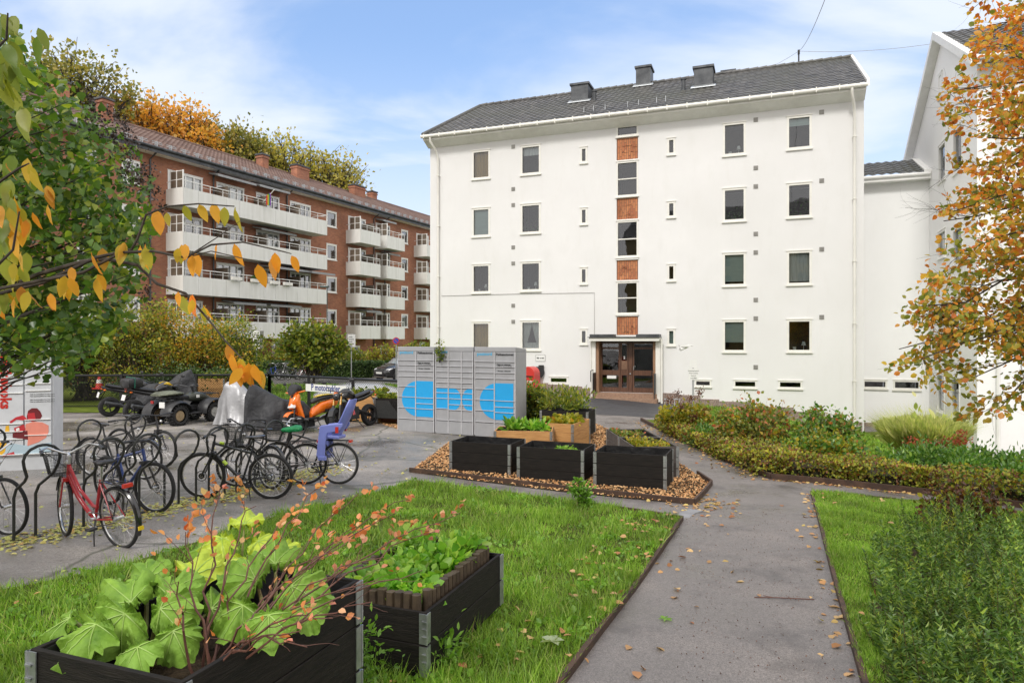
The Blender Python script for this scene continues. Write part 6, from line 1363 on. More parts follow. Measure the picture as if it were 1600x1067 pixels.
# car
car = empty('parked_car', label='shiny black hatchback parked in the street, half hidden by the lockers', cat='car')
def carsec(x):
    T = [(-1.95, .45, .55, .70, .62), (-1.8, .28, .72, .95, .80), (-1.5, .2, .84, 1.05, .84), (-.9, .2, .94, 1.42, .86), (-.2, .2, .96, 1.47, .86), (.35, .2, .95, 1.40, .86), (.95, .2, .93, 1.0, .85), (1.5, .2, .82, .86, .82), (1.8, .26, .68, .7, .74), (1.97, .38, .52, .54, .5)]
    return [np.interp(x, [t[0] for t in T], [t[k] for t in T]) for k in range(1, 5)]
vs = []; xs = np.linspace(-1.95, 1.97, 44); K = 0
for x in xs:
    zb, belt, roof, hw = carsec(x); rw = hw*.72
    pr = [(0, roof), (rw*.6, roof-.01), (rw*.93, roof-.05), (hw*.93, belt+.03), (hw, belt-.05), (hw*1.0, (zb+belt)/2), (hw*.97, zb+.06), (hw*.85, zb), (0, zb)]
    if roof-belt < .06: pr[1] = (hw*.5, belt+.02+(roof-belt)); pr[2] = (hw*.8, belt+.0); pr[3] = (hw*.95, belt-.03)
    ring_ = [(x, y, z) for y, z in pr]+[(x, -y, z) for y, z in reversed(pr[1:-1])]; K = len(ring_); vs += ring_
m = MB(); n = len(xs); fs = []; mi = []
for i in range(n-1):
    xm = (xs[i]+xs[i+1])/2; zb, belt, roof, hw = carsec(xm)
    for j in range(K):
        jj = min(j, K-1-j); isg = roof-belt > .1 and ((jj == 2 and roof-belt > .18) or (jj in (0, 1) and (.40 < xm < .98 or xm < -1.0)))
        fs.append((i*K+j, (i+1)*K+j, (i+1)*K+(j+1) % K, i*K+(j+1) % K)); mi.append(1 if isg else 0)
m.add(vs, fs); m.MI = mi; m.F += [tuple(range(K-1, -1, -1)), tuple((n-1)*K+j for j in range(K))]; m.MI += [0, 0]
M_cargl = mat('car_glass', (.25, .3, .33), .06, 0, var=.2, spec=1, coat=1)
m.build('body', [M_gloss, M_cargl], car, smooth=True)
for x in (-1.2, 1.25):
    for sg in (-1, 1): mwheel(car, x, .31, .2, M_srim, 7, y=sg*.76)
for sg in (-1, 1):
    m = MB(); m.hexa([(1.50, sg*.62, .66), (1.86, sg*.44, .60), (1.80, sg*.70, .60), (1.48, sg*.80, .68), (1.42, sg*.62, .82), (1.80, sg*.46, .72), (1.74, sg*.70, .72), (1.40, sg*.79, .82)]); m.build('headlight', mat('car_headlight', (.75, .77, .8), .1, coat=1, var=.05), car, bevel=.01)
    m = MB(); m.ell((.62, sg*.95, .98), (.09, .1, .07)); m.build('wing_mirror', M_gloss, car, smooth=True)
m = MB(); m.box(1.93, 1.99, -.45, .45, .30, .44); m.build('grille', M_blk, car, bevel=.01); m = MB(); m.box(1.985, 2.0, -.26, .26, .44, .55); m.build('number_plate', M_wtxt, car); m = MB(); m.box(1.9, 2.0, -.6, .6, .22, .26); m.build('chrome_strip', M_chrome, car)
p = at(600, 597, 42.0); ang = R(-128); car.location = (p.x+.45-math.cos(ang)*1.0, p.y-math.sin(ang)*1.0, G(p.x, p.y)); car.rotation_euler = (0, 0, ang)
# overhead wires
def wire(a, b, sag, label, n=16):
    m = MB(); a, b = Vector(a), Vector(b); m.tube([a.lerp(b, i/n)-Vector((0, 0, sag*4*(i/n)*(1-i/n))) for i in range(n+1)], .0085, 5); tag(m.build('overhead_cable', M_oldpaint), label, 'cable')
wire(MAST, at(1300, -30, 14), .25, 'thin overhead cable rising steeply from the roof mast'); wire(MAST, at(1590, 42, 27), .35, 'thin overhead cable from roof mast to the gabled building'); wire(MAST, at(1140, 112, 52), .5, 'thin overhead cable dipping left behind the roof ridge')
# ================================================================ vegetation
GRN = [(.035, .085, .012), (.075, .16, .02), (.13, .23, .035)]
L_grass = leafmat('grass_blades', [(.09, .17, .018), (.19, .33, .035), (.31, .47, .07), (.42, .44, .15), (.34, .24, .12)], rough=.5, trans=.4, pos=[0, .4, .87, .98, 1])
L_weed = leafmat('lawn_weeds', [(.10, .22, .02), (.22, .40, .05)], trans=.35)
L_yew = leafmat('yew_needles', [(.045, .105, .02), (.12, .22, .035), (.3, .4, .06)], rough=.45, trans=.25, pos=[0, .6, 1])
L_yewy = leafmat('yew_tips', [(.16, .26, .03), (.4, .42, .04)], trans=.25)
L_hedge = leafmat('hedge_leaves', [(.08, .12, .015), (.25, .28, .03), (.48, .42, .05), (.16, .07, .03), (.34, .14, .04)], pos=[0, .35, .74, .82, 1], trans=.35)
L_brown = leafmat('brown_leaves', [(.07, .03, .015), (.2, .08, .04)], trans=.2)
L_glossy = leafmat('glossy_green_leaves', [(.045, .13, .02), (.1, .22, .03), (.22, .34, .055)], rough=.3, trans=.25)
L_vib = leafmat('viburnum_leaves', [(.09, .15, .03), (.22, .27, .05), (.42, .2, .07), (.45, .1, .05)], pos=[0, .6, .85, 1], trans=.35)
L_yelg = leafmat('yellow_green_leaves', [(.12, .16, .02), (.3, .3, .03), (.5, .36, .04), (.3, .1, .02)], pos=[0, .5, .9, 1], trans=.4)
L_orange = leafmat('orange_leaves', [(.80, .30, .04), (.62, .17, .04), (.82, .46, .07), (.42, .34, .05)], pos=[0, .35, .75, 1], trans=.5, tbright=1.25)
L_olive = leafmat('olive_leaves', [(.15, .2, .03), (.32, .33, .05), (.62, .42, .05), (.7, .27, .04)], pos=[0, .4, .75, 1], trans=.45, tbright=1.3)
L_cherry = leafmat('cherry_leaves', [(.80, .30, .03), (.78, .42, .05), (.42, .40, .05), (.68, .18, .04)], pos=[0, .45, .8, 1], trans=.5, tbright=1.2)
L_cherryg = leafmat('green_cherry_leaves', [(.12, .2, .03), (.32, .32, .05)], trans=.45)
L_lilac = leafmat('lilac_leaves', [(.045, .10, .018), (.10, .18, .025), (.28, .32, .04)], rough=.35, pos=[0, .65, 1], trans=.4, tbright=1.8)
L_far = leafmat('far_tree_leaves', [(.13, .15, .04), (.26, .25, .06), (.42, .33, .08)], trans=.3)
L_faro = leafmat('far_orange_leaves', [(.62, .28, .05), (.78, .42, .08), (.42, .28, .05)], trans=.35)
L_fary = leafmat('far_yellow_leaves', [(.3, .28, .06), (.55, .44, .1), (.22, .24, .06)], trans=.35)
L_bush = leafmat('bush_leaves', [(.06, .11, .02), (.17, .22, .03), (.38, .37, .05), (.16, .09, .05)], pos=[0, .5, .9, 1], trans=.4)
L_shedge = leafmat('privet_leaves', [(.02, .05, .012), (.05, .1, .02), (.1, .15, .03)], trans=.2)
L_ogr = leafmat('ornamental_grass', [(.32, .4, .1), (.52, .55, .2), (.66, .62, .32)], trans=.4)
L_salad = leafmat('salad_leaves', [(.1, .26, .025), (.2, .4, .04), (.36, .5, .07)], trans=.4)
L_chip = leafmat('wood_chips', [(.40, .19, .075), (.58, .30, .12), (.72, .46, .23), (.26, .12, .05)], rough=.8, trans=0, pos=[0, .4, .85, 1])
L_fall = leafmat('dry_leaves', [(.5, .26, .1), (.6, .42, .2), (.32, .12, .05), (.62, .5, .16)], rough=.7, trans=.15)
L_fally = leafmat('yellow_fallen_leaves', [(.62, .55, .2), (.45, .5, .14), (.5, .3, .1)], rough=.6, trans=.15)
M_bark = mat('bark', (.035, .026, .02), .9, var=.4, scale=20, bump=.8, bscale=30, c2=(.08, .065, .05)); M_twig = mat('red_brown_twig', (.12, .05, .035), .6, var=.35, scale=25)
def grass(name, poly, n, h, near, label, wk=1.0, mt=None, lean=.35):
    P = rnd_in(poly, n, near=near); d = np.hypot(P[:, 0], P[:, 1]); n = len(P)
    pat = np.sin(P[:, 0]*3.1+1.3*np.sin(P[:, 1]*2.2))*np.sin(P[:, 1]*3.7+P[:, 0]*1.1)
    D = norm(np.column_stack([rng.normal(0, lean, n), rng.normal(0, lean, n), np.ones(n)])); H = h*(.45+.8*rng.random(n))*(1+.45*pat)
    if name == 'lawn_grass': kp = rng.random(n) < np.clip(.75+.9*np.sin(P[:, 0]*5.3+2*np.sin(P[:, 1]*3.1))*np.sin(P[:, 1]*6.1+1.5*np.sin(P[:, 0]*2.7)), .25, 1); P, D, H, d = P[kp], D[kp], H[kp]*(1+.7*(rng.random(kp.sum()) < .06)), d[kp]; n = len(P)
    P[:, 2] += .015
    return tag(scatter(name, 'blade', P, D, rdir(n), H, mt or L_grass, W=(.0035+.0007*d)*wk), label, kind='stuff')
def noisy(P, s, r=None): return P+(r or rng).normal(0, s, P.shape)
def inset(poly, A, B): return poly
grass('lawn_grass', LAWN, 190000, .09, 4.5, 'long green grass of the front lawn'); grass('right_lawn_grass', [B1, B00, (2.4, 2.6), (3.3, 5.6), (4.0, 7.2), (6.2, 8.6), (8.3, 8.9), tuple(gp(1500, 792))[:2], tuple(gp(1400, 781))[:2]], 90000, .065, 7, 'short green grass right of the path')
# broad-leaved weeds between the blades
P = rnd_in(LAWN, 9000, near=5); P[:, 2] += .03+.03*rng.random(len(P)); c = rng.integers(0, 380, len(P)); cc = rnd_in(LAWN, 380, near=6); P[:, :2] = cc[c][:, :2]+rng.normal(0, .09, (len(P), 2))
P = P[inpoly(P, LAWN)]; P[:, 2] = Gv(P[:, 0], P[:, 1])+.03+.05*rng.random(len(P))
tag(scatter('lawn_weeds', 'oval', P, rdir(len(P), .25), rdir(len(P), 1.6), rng.uniform(.025, .06, len(P)), L_weed), 'clover and broad leaved weeds in the lawn', kind='stuff')
grass('verge_grass', [(5.4, 22), (6.6, 27), (8, 29.3), (14, 27.2), (12.5, 21), (8, 19)], 16000, .14, 99, 'grass below the white wall', 3.0)
grass('fence_verge_grass', [(-14, 24.9), (-8.7, 25), (-3.4, 21.3), (-1, 22), (-1.5, 36), (-14, 36)], 26000, .16, 99, 'rough grass behind the fence', 3.2)
grass('corner_grass', [(8.7, 9.8), (10.4, 12.6), (13.2, 16.4), (14.7, 21), (13, 18.5), (9.8, 14)], 5000, .1, 99, 'grass strip beside the right hand building', 2)
# taller tufts and bare, leaf strewn earth
cc = rnd_in(LAWN, 330, near=6); n = 330*55; P = cc[rng.integers(0, 330, n)]+np.column_stack([rng.normal(0, .05, n), rng.normal(0, .05, n), np.zeros(n)]); P = P[inpoly(P, LAWN)]; n = len(P); P[:, 2] = Gv(P[:, 0], P[:, 1])+.02
tag(scatter('tall_grass_tufts', 'blade', P, norm(np.column_stack([rng.normal(0, .5, n), rng.normal(0, .5, n), np.ones(n)])), rdir(n), rng.uniform(.09, .2, n), L_grass, W=.006), 'taller tufts of rough grass standing in the lawn', kind='stuff')
# wood chips
P = rnd_in(CHIPS, 15000); P[:, 2] += .015+.02*rng.random(len(P))
tag(scatter('wood_chips', 'chip', P, rdir(len(P), -.1), rdir(len(P), 2.2), rng.uniform(.025, .055, len(P)), L_chip), 'orange brown wood chips around the planter boxes', kind='stuff')
chb = [gp(*q) for q in ((585, 658), (625, 672), (660, 668), (640, 640), (590, 640))]; P = rnd_in([(q[0], q[1]) for q in chb], 3000); P[:, 2] += .015
tag(scatter('wood_chips', 'chip', P, rdir(len(P), -.1), rdir(len(P), 2), rng.uniform(.03, .06, len(P)), L_chip), 'wood chips at the left foot of the grey lockers', kind='stuff')
# fallen leaves
def fallen(name, P, s0, s1, m, lab, lift=.012):
    P = np.array(P); P[:, 2] = Gv(P[:, 0], P[:, 1])+lift; n = len(P)
    return tag(scatter(name, 'oval', P, rdir(n, 0)*np.array([1, 1, .15]), rdir(n, 4), rng.uniform(s0, s1, n), m), lab, kind='stuff')
P = rnd_in(COURT, 900, near=14); rk = np.array([[-5.45+.37*t+rng.normal(0, .22), 7.75+.93*t+rng.normal(0, .22), 0] for t in rng.uniform(-1, 5.5, 2200)]); rk = rk[~inpoly(rk, LAWN)]
fallen('fallen_leaves', np.vstack([P, rk]), .03, .075, L_fally, 'yellow and brown leaves scattered under the bicycle stands', .016)
e = [np.array([B1[0]+(B0[0]-B1[0])*t-abs(rng.normal(0, .09))-.03, B1[1]+(B0[1]-B1[1])*t, 0]) for t in rng.uniform(0, 1.1, 75)]
e += [np.array([A1[0]+(A0[0]-A1[0])*t+abs(rng.normal(0, .5))+.03, A1[1]+(A0[1]-A1[1])*t, 0]) for t in rng.uniform(-.3, 1.1, 45)]
e += [np.array([HB[i][0]+(HB[i+1][0]-HB[i][0])*t-abs(rng.normal(0, .25))-.05, HB[i][1]+(HB[i+1][1]-HB[i][1])*t-.1, 0]) for i in range(6) for t in rng.random(60)]
e += [np.array([CH_[1][0]+rng.normal(.1, .25), CH_[1][1]+rng.normal(.1, .4), 0]) for _ in range(160)]
fallen('fallen_leaves', e, .035, .09, L_fall, 'dry orange leaves lying along the edges of the path', .008)
P = rnd_in(LAWN2, 130); P2 = rnd_in([A1, A0, (A0[0]-.7, A0[1]), (A1[0]-.9, A1[1]-.2)], 80); P3 = rnd_in(LAWN, 55, near=6); fallen('fallen_leaves', np.vstack([P, P2, P3]), .04, .085, L_fall, 'dry brown leaves lying on the grass', .08)
P = rnd_in([(.6, 2.5), (2, 2.5), (3.9, 10), (2.4, 10)], 1500); n = len(P); P[:, 2] += .006; tag(scatter('path_grit', 'chip', P, rdir(n), rdir(n, 2), rng.uniform(.004, .012, n), L_brown), 'grit and crumbs on the path', kind='stuff')
q = gp(1215, 935); m = MB(); m.tube([(q.x-.19, q.y+.02, q.z+.008), (q.x, q.y, q.z+.012), (q.x+.3, q.y-.03, q.z+.008)], .004, 5); m.tube([(q.x-.02, q.y, q.z+.01), (q.x-.1, q.y+.06, q.z+.008)], .003, 4); tag(m.build('fallen_twig', M_twig), 'long thin brown twig lying across the middle of the path', 'twig')
q = gp(1040, 968); Pq = np.array([[q.x, q.y, q.z+.012]]*6); D = np.array([[math.cos(a), math.sin(a), .1] for a in np.linspace(0, 5.4, 6)]); tag(scatter('leaf_sprig', 'slim', Pq, D, rdir(6, 4), .06, L_weed), 'green leaf sprig dropped on the left side of the path', 'leaf')
q = gp(862, 1022); Pq = np.array([[q.x, q.y, q.z+.09]]*5); D = np.array([[math.cos(a), math.sin(a), .15] for a in (0, 1.2, 2.4, 3.5, 5.2)]); tag(scatter('leaf_sprig', 'oval', Pq, D, rdir(5, 4), .085, leafmat('pale_leaf', [(.45, .52, .32), (.5, .56, .36)])), 'pale green palmate leaf lying on the lawn near the path', 'leaf')
q = gp(638, 1040); m = MB(); m.ell((0, 0, .03), (.07, .05, .085), 9, 6); o = m.build('stone', mat('field_stone', (.2, .17, .14), .9, var=.3, bump=1, bscale=20), smooth=False); o.location = q; tag(o, 'small pointed stone in the grass at the corner of the low bed', 'stone')
q = gp(1070, 803); m = MB(); m.prism([(-.09, -.25), (.10, -.22), (.12, .1), (.2, .28), (.02, .3), (-.06, .1)], 'z', -.03, .012); o = m.build('paving_stone', mat('grey_stone', (.24, .24, .25), .8, var=.25), bevel=.004); o.location = q; o.rotation_euler = (0, 0, R(-25)); tag(o, 'narrow grey stone slab set in the path at the tip of the lawn', 'paving stone')
# ---------------------------------------------------------------- generic plants
def blobs(P0, rx, ry, rz, n, r=None):
    r = r or rng; d = rdir(n, 0, r); k = r.random(n)**.45
    return np.array(P0)+d*np.array([rx, ry, rz])*k[:, None]
def plant(name, base, rx, ry, h, ncl, per, ls, m, label, cat='shrub', kind='oval', group=None, clr=.3, low=.1, stems=True, stem_r=.012, seed=0, up=.4, m2=None, f2=.15, mb=None, taper=1.0, part='foliage', trunk=0):
    """stems from the base, leaf clumps spread through an uneven crown"""
    r = np.random.default_rng(seed+11); o = empty(name, base, 0, label, cat, group); c0 = h*(low+(1-low)/2); hz_ = h*(1-low)/2
    cl = blobs((0, 0, c0), rx, ry, hz_, ncl, r); cl[:, :2] *= (1-(1-taper)*(cl[:, 2:3]/h))
    st = MB()
    if trunk: st.tube([(0, 0, -.1), (.1*trunk, 0, h*low*.6), (0, .1*trunk, h*low+hz_*.5), (0, 0, h*.8)], [trunk, trunk*.8, trunk*.55, trunk*.15], 8)
    if stems:
        for i in range(0, ncl, max(1, ncl//70)):
            c = cl[i]; b = (r.normal(0, rx*.1), r.normal(0, ry*.1), 0 if not trunk else h*low*(.5+.5*r.random())); mid = ((b[0]+c[0])/2+r.normal(0, rx*.08), (b[1]+c[1])/2+r.normal(0, ry*.08), b[2]+(c[2]-b[2])*.6)
            st.tube([b, mid, tuple(c)], [stem_r, stem_r*.7, stem_r*.3], 4)
            for _ in range(3): e_ = c+r.normal(0, clr*.7, 3); st.tube([mid if _ == 0 else tuple(c*.8+np.array(mid)*.2), tuple(e_)], [stem_r*.4, stem_r*.15], 3)
    if st.V: st.build('trunk' if trunk else 'stem', mb or M_bark, o, smooth=True)
    P = np.repeat(cl, per, 0); sc_ = np.repeat(clr*(.5+r.random(ncl)), per); off_ = r.normal(0, .55, P.shape)*sc_[:, None]; P = P+off_; ok = P[:, 2] > .02; P = P[ok]; off_ = off_[ok]
    D = norm(norm(off_)+rdir(len(P), up, r)*.9); Nn = rdir(len(P), 1.2, r); S = ls*(.6+.7*r.random(len(P)))
    k = np.ones(len(P), bool)
    if m2 is not None: k = r.random(len(P)) > f2
    scatter(part, kind, P[k], D[k], Nn[k], S[k], m, o)
    if m2 is not None: scatter(part, kind, P[~k], D[~k], Nn[~k], S[~k]*1.05, m2, o)
    return o
# clipped hedge along the path
hp = [Vector((p[0]+.12, p[1]+.42, 0)) for p in HB[1:]]+[Vector((9.0, 10.2, 0))]
o = empty('clipped_hedge', (5, 12, 0), 0, 'low clipped hedge of yellow green and brown leaves running along the path', 'hedge'); core = MB(); PP = []; NN = []
for a, b in zip(hp[:-1], hp[1:]):
    L_ = (b-a).length; n = max(1, int(L_/.5))
    for i in range(n):
        p, q = a.lerp(b, i/n), a.lerp(b, (i+1)/n); u = (q-p).normalized(); s = Vector((-u.y, u.x, 0)); t = (i/n); hh = .40
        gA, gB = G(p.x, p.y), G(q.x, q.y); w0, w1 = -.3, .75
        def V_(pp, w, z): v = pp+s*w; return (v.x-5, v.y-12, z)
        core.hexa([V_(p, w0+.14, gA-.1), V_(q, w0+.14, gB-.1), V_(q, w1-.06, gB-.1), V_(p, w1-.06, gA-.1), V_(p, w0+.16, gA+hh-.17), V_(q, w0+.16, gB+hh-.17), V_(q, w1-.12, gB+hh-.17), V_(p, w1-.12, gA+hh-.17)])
        k = int(1500*(q-p).length/.5*.32)
        tt = rng.random(k); ww = rng.uniform(w0, w1, k); zz_ = rng.random(k)**.5; side = rng.random(k) < .55
        ww[side] = w0+rng.normal(0, .05, side.sum())+.05*(1-zz_[side]); zz_[~side] = 1+rng.normal(0, .06, (~side).sum())
        bx_ = p.x+(q.x-p.x)*tt+s.x*ww; by_ = p.y+(q.y-p.y)*tt+s.y*ww; bz_ = Gv(bx_, by_)+zz_*hh*(1+.1*np.sin(bx_*4)+.08*np.sin(by_*7+bx_*3))
        PP.append(np.column_stack([bx_-5, by_-12, bz_]))
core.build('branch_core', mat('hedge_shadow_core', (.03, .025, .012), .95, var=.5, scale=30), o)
for q in hp[1:-1]:
    k = 1100; a_ = rng.random(k)*6.283; z_ = rng.random(k)**.6; bx_ = q.x+np.cos(a_)*(.34-.05*z_); by_ = q.y+np.sin(a_)*(.34-.05*z_); PP.append(np.column_stack([bx_-5, by_-12, Gv(bx_, by_)+z_*.42]))
PP = np.vstack(PP); tw_ = rng.random(len(PP)); top_ = rng.random(len(PP)) < .18
scatter('foliage', 'oval', PP[~top_], rdir((~top_).sum(), .5), rdir((~top_).sum(), .8)+np.array([0, -.5, 0]), rng.uniform(.035, .07, (~top_).sum()), L_hedge, o)
scatter('foliage', 'slim', PP[top_], rdir(top_.sum(), .9), rdir(top_.sum(), .6), rng.uniform(.04, .08, top_.sum()), L_brown, o)
# shrubs in the garden bed
def gb(x, y): return (x, y, G(x, y))
plant('flowering_shrub', gb(5.35, 15.2), .75, .65, 1.22, 60, 55, .085, L_vib, 'tall loose shrub with reddish leaves behind the clipped hedge, left of two', kind='oval', clr=.2, low=.12, seed=1, m2=L_yelg, f2=.2)
plant('flowering_shrub', gb(7.0, 15.2), .7, .65, 1.25, 55, 50, .085, L_vib, 'open green shrub in front of the white wall, right of the reddish shrub', clr=.2, low=.12, seed=2, m2=L_glossy, f2=.5)
plant('flowering_shrub', gb(6.2, 13.6), .75, .6, .7, 60, 70, .075, L_yelg, 'low yellow green shrub between the two tall shrubs and the hedge', clr=.2, low=.05, seed=3, m2=L_glossy, f2=.5)
hyd = plant('hydrangea_bush', gb(4.55, 17.8), .7, .55, .85, 50, 50, .09, L_yelg, 'yellow leaved bush with dark red brown dried flower heads by the notice pole', clr=.18, low=.1, seed=4)
P = []
for (x, y, z) in ((-.5, -.2, 1.0), (-.2, .1, 1.12), (.1, -.1, 1.02), (.35, .0, 1.2), (.45, -.3, .75), (.1, -.45, .6), (-.25, -.4, .85), (.55, -.2, .5)): P.append(np.array([x, y, z])+rng.normal(0, .055, (70, 3)))
P = np.vstack(P); scatter('flower_head', 'diam', P, rdir(len(P), .5), rdir(len(P)), .05, L_brown, hyd)['kind'] = 'stuff'
for i, (x, y, rx, ry, h, lab) in enumerate(((4.9, 16.0, .7, .5, .45, 'low glossy green ground cover left of the reddish shrub'), (7.9, 12.9, 1.0, .7, .62, 'glossy evergreen bush behind the hedge, largest of the group'), (9.3, 13.2, 1.0, .7, .66, 'glossy evergreen bush in front of the ornamental grass'), (8.9, 11.4, .7, .5, .5, 'glossy evergreen bush at the right end of the clipped hedge'))):
    plant('evergreen_bush', gb(x, y), rx, ry, h, 90, 70, .095, L_glossy, lab, kind='slim', clr=.17, low=.05, seed=20+i, up=.8)
o = plant('ornamental_grass', gb(10.0, 16.6), .6, .5, 1.2, 40, 10, .2, L_ogr, 'large feathery pale green grass clump against the white link wing', cat='grass clump', kind='slim', stems=False, seed=6)
n = 5200; a = rng.random(n)*6.28; rr = rng.random(n)**.5; b = np.column_stack([np.cos(a)*rr*.35, np.sin(a)*rr*.3, np.zeros(n)])
ol = rng.random(n); D0 = norm(np.column_stack([np.cos(a)*(.12+.5*rr), np.sin(a)*(.12+.45*rr), np.ones(n)*1.0]))
Hh = 1.15+.6*ol; p0 = b; p1 = b+D0*Hh[:, None]*.5; p2 = p1+norm(D0+np.array([0, 0, -.1])+rdir(n)*.15)*Hh[:, None]*.35; 
scatter('blades', 'needle', p0, D0, rdir(n), Hh*.62, L_ogr, o, W=.03); scatter('blades', 'slim', p0+D0*Hh[:, None]*.5, norm(D0+rdir(n)*.35), rdir(n), Hh*.3, L_ogr, o, W=.05); scatter('plume', 'needle', p0+D0*Hh[:, None]*.7, norm(D0*np.array([1.5, 1.5, .55])+rdir(n)*.3), rdir(n), Hh*.35, L_ogr, o, W=.018)
o = plant('astilbe_plant', gb(9.0, 14.4), .6, .4, .75, 30, 50, .07, L_glossy, 'low plant with rusty red dried flower spikes before the ornamental grass', seed=7, clr=.15)
P = np.vstack([np.array([x, -.1, z])+rng.normal(0, 1, (60, 3))*np.array([.07, .05, .05]) for x, z in ((-.6, .80), (-.4, .72), (-.2, .74), (.0, .72), (.15, .75), (.3, .8), (.45, .76), (.4, .95))]); scatter('flower_spike', 'diam', P, rdir(len(P), .6), rdir(len(P)), .05, leafmat('rusty_flowers', [(.28, .06, .03), (.4, .1, .05)]), o)
plant('rose_bush', gb(8.3, 10.2), .6, .5, .75, 45, 40, .05, L_hedge, 'thin bush with yellow and red autumn leaves at the right end of the hedge', clr=.16, seed=8, m2=L_glossy, f2=.35)
plant('rose_bush', gb(9.7, 11.6), .5, .4, .9, 40, 26, .07, L_glossy, 'loose green bush beside the corner downpipe of the right hand building', clr=.18, seed=9)
plant('withered_bush', gb(5.3, 7.9), .5, .35, .62, 45, 50, .05, L_brown, 'withered brown bush between the yew and the side path', clr=.13, seed=10, m2=L_hedge, f2=.4)
# yew: many upright shoots set with needles
o = empty('yew_bush', gb(4.5, 5.5), 0, 'broad dark green yew bush with upright shoots filling the right foreground', 'shrub'); g0 = G(4.5, 5.5)
YP = [(1.98, 3.0), (2.32, 4.3), (2.98, 5.6), (3.65, 7.0), (4.6, 7.7), (8.5, 8.1), (8.5, 2.4), (3.0, 2.0)]
S = rnd_in(YP, 3000, near=5); ns = len(S); edge = np.clip((S[:, 0]-(2.0+(S[:, 1]-3)*.42))/.9, .25, 1)*np.clip((8.0-S[:, 1])/1.2, .45, 1)
HS = (.42+.3*rng.random(ns)+.16*np.sin(S[:, 0]*4)*np.sin(S[:, 1]*3.3))*(.45+.55*edge); tall = rng.random(ns) < .1; HS[tall] *= 1.3
LD = norm(np.column_stack([rng.normal(-.05, .2, ns), rng.normal(0, .2, ns), np.ones(ns)])); k = 64; t = np.tile(np.linspace(.12, 1, k), ns); idx = np.repeat(np.arange(ns), k)
P = S[idx]+LD[idx]*(HS[idx]*t)[:, None]; a = rng.random(len(P))*6.28; up_ = np.where(t > .9, 1.2, .45); D = norm(np.column_stack([np.cos(a), np.sin(a), up_])); P -= np.array([4.5, 5.5, g0])
yt = (rng.random(ns) < .1)[idx] & (t > .6)
scatter('foliage', 'needle', P[~yt], D[~yt], rdir((~yt).sum(), .5), rng.uniform(.035, .06, (~yt).sum())*(1.2-.4*t[~yt]), L_yew, o, W=.085); scatter('tips', 'needle', P[yt], D[yt], rdir(yt.sum(), .5), .04, L_yewy, o, W=.05)
m = MB()
for i in range(0, ns, 2): b = S[i]-np.array([4.5, 5.5, g0]); m.tube([tuple(b), tuple(b+LD[i]*HS[i]*.97)], [.006, .002], 3, caps=False)
q = S[:, :2]; m.build('stem', mat('yew_stem', (.12, .1, .03), .8), o)
sh = sheet('yew_soil', [(p[0], p[1]) for p in YP], .045, M_soil)
# ---------------------------------------------------------------- branches with leaves
def curve(p0, p1, bow=(0, 0, 0), n=9, jit=.0, r=None):
    p0, p1, bow = np.array(p0, float), np.array(p1, float), np.array(bow, float); t = np.linspace(0, 1, n)[:, None]
    q = p0+(p1-p0)*t+bow*4*t*(1-t)
    if jit: q[1:-1] += (r or rng).normal(0, jit, (n-2, 3))
    return q
def branchy(mb, pts, r0, r1, nsub, lsub, lev, nodes, r, spread=.9, up=.15, start=.2, sides=5):
    n = len(pts); mb.tube([tuple(p) for p in pts], [r0+(r1-r0)*i/(n-1) for i in range(n)], sides if lev else 4)
    if lev == 0:
        for i in range(1, n): nodes.append((pts[i], norm(pts[i]-pts[i-1])))
        return
    for k in range(nsub):
        t = start+(1-start)*(k+r.random())/nsub; f = t*(n-1); i = min(n-2, int(f)); p = pts[i]+(pts[i+1]-pts[i])*(f-i); tg = norm(pts[i+1]-pts[i])
        d = norm(tg+r.normal(0, 1, 3)*spread*np.array([.8, .8, .6])+np.array([0, 0, up])); L_ = lsub*(.6+.6*r.random())*(1.1-.5*t)
        q = curve(p, p+d*L_, r.normal(0, .06*L_, 3), 6 if lev > 1 else 5, .015*L_, r)
        rr = r0+(r1-r0)*t; branchy(mb, q, rr*.55, rr*.22 if lev > 1 else rr*.25, max(3, int(nsub*.7)), lsub*.5, lev-1, nodes, r, spread, up, .1, 4)
# right hand autumn tree
r = np.random.default_rng(5); o = empty('autumn_tree', (7.6, 6.6, G(7.6, 6.6)), 0, 'tree with orange, yellow and green autumn leaves reaching in from the right', 'tree'); B = np.array(o.location)
m = MB(); m.tube([(0, 0, -.2), (-.05, 0, 1.2), (.05, .1, 3), (0, 0, 5.5), (.1, 0, 8)], [.2, .16, .13, .09, .04], 10); nodes = []
TG = [(1530, -40, 5.6), (1545, 40, 6.2), (1535, 100, 5.2), (1500, 140, 5.6), (1495, 180, 6.2), (1545, 215, 5.2), (1510, 262, 5.7), (1490, 330, 5.4), (1530, 330, 6.4), (1475, 345, 5.8), (1500, 395, 5.2), (1440, 478, 5.5), (1500, 460, 6.2), (1405, 545, 5.6), (1440, 560, 5.2), (1480, 530, 5.9), (1550, 520, 5.2), (1520, 590, 5.4), (1560, 640, 5.2), (1590, 590, 5.9), (1600, 60, 5.4), (1590, 160, 5.8), (1600, 250, 5.2), (1590, 420, 5.6), (1640, 330, 5.0), (1640, 120, 5.0), (1650, 500, 5.2), (1560, 420, 5.1)]
for (px, py, Y) in TG:
    e_ = np.array(at(px, py, Y))-B; zz = max(1.5, min(7.5, e_[2]*.75+1.0)); s0 = np.array([0, .03, zz]); s0 = np.array([r.normal(0, .05), 0, zz]); q = curve(s0, e_, (0, 0, .25), 12, .035, r)
    branchy(m, q, .028, .004, 13, .62, 2, nodes, r, spread=.75, up=.1, start=.3)
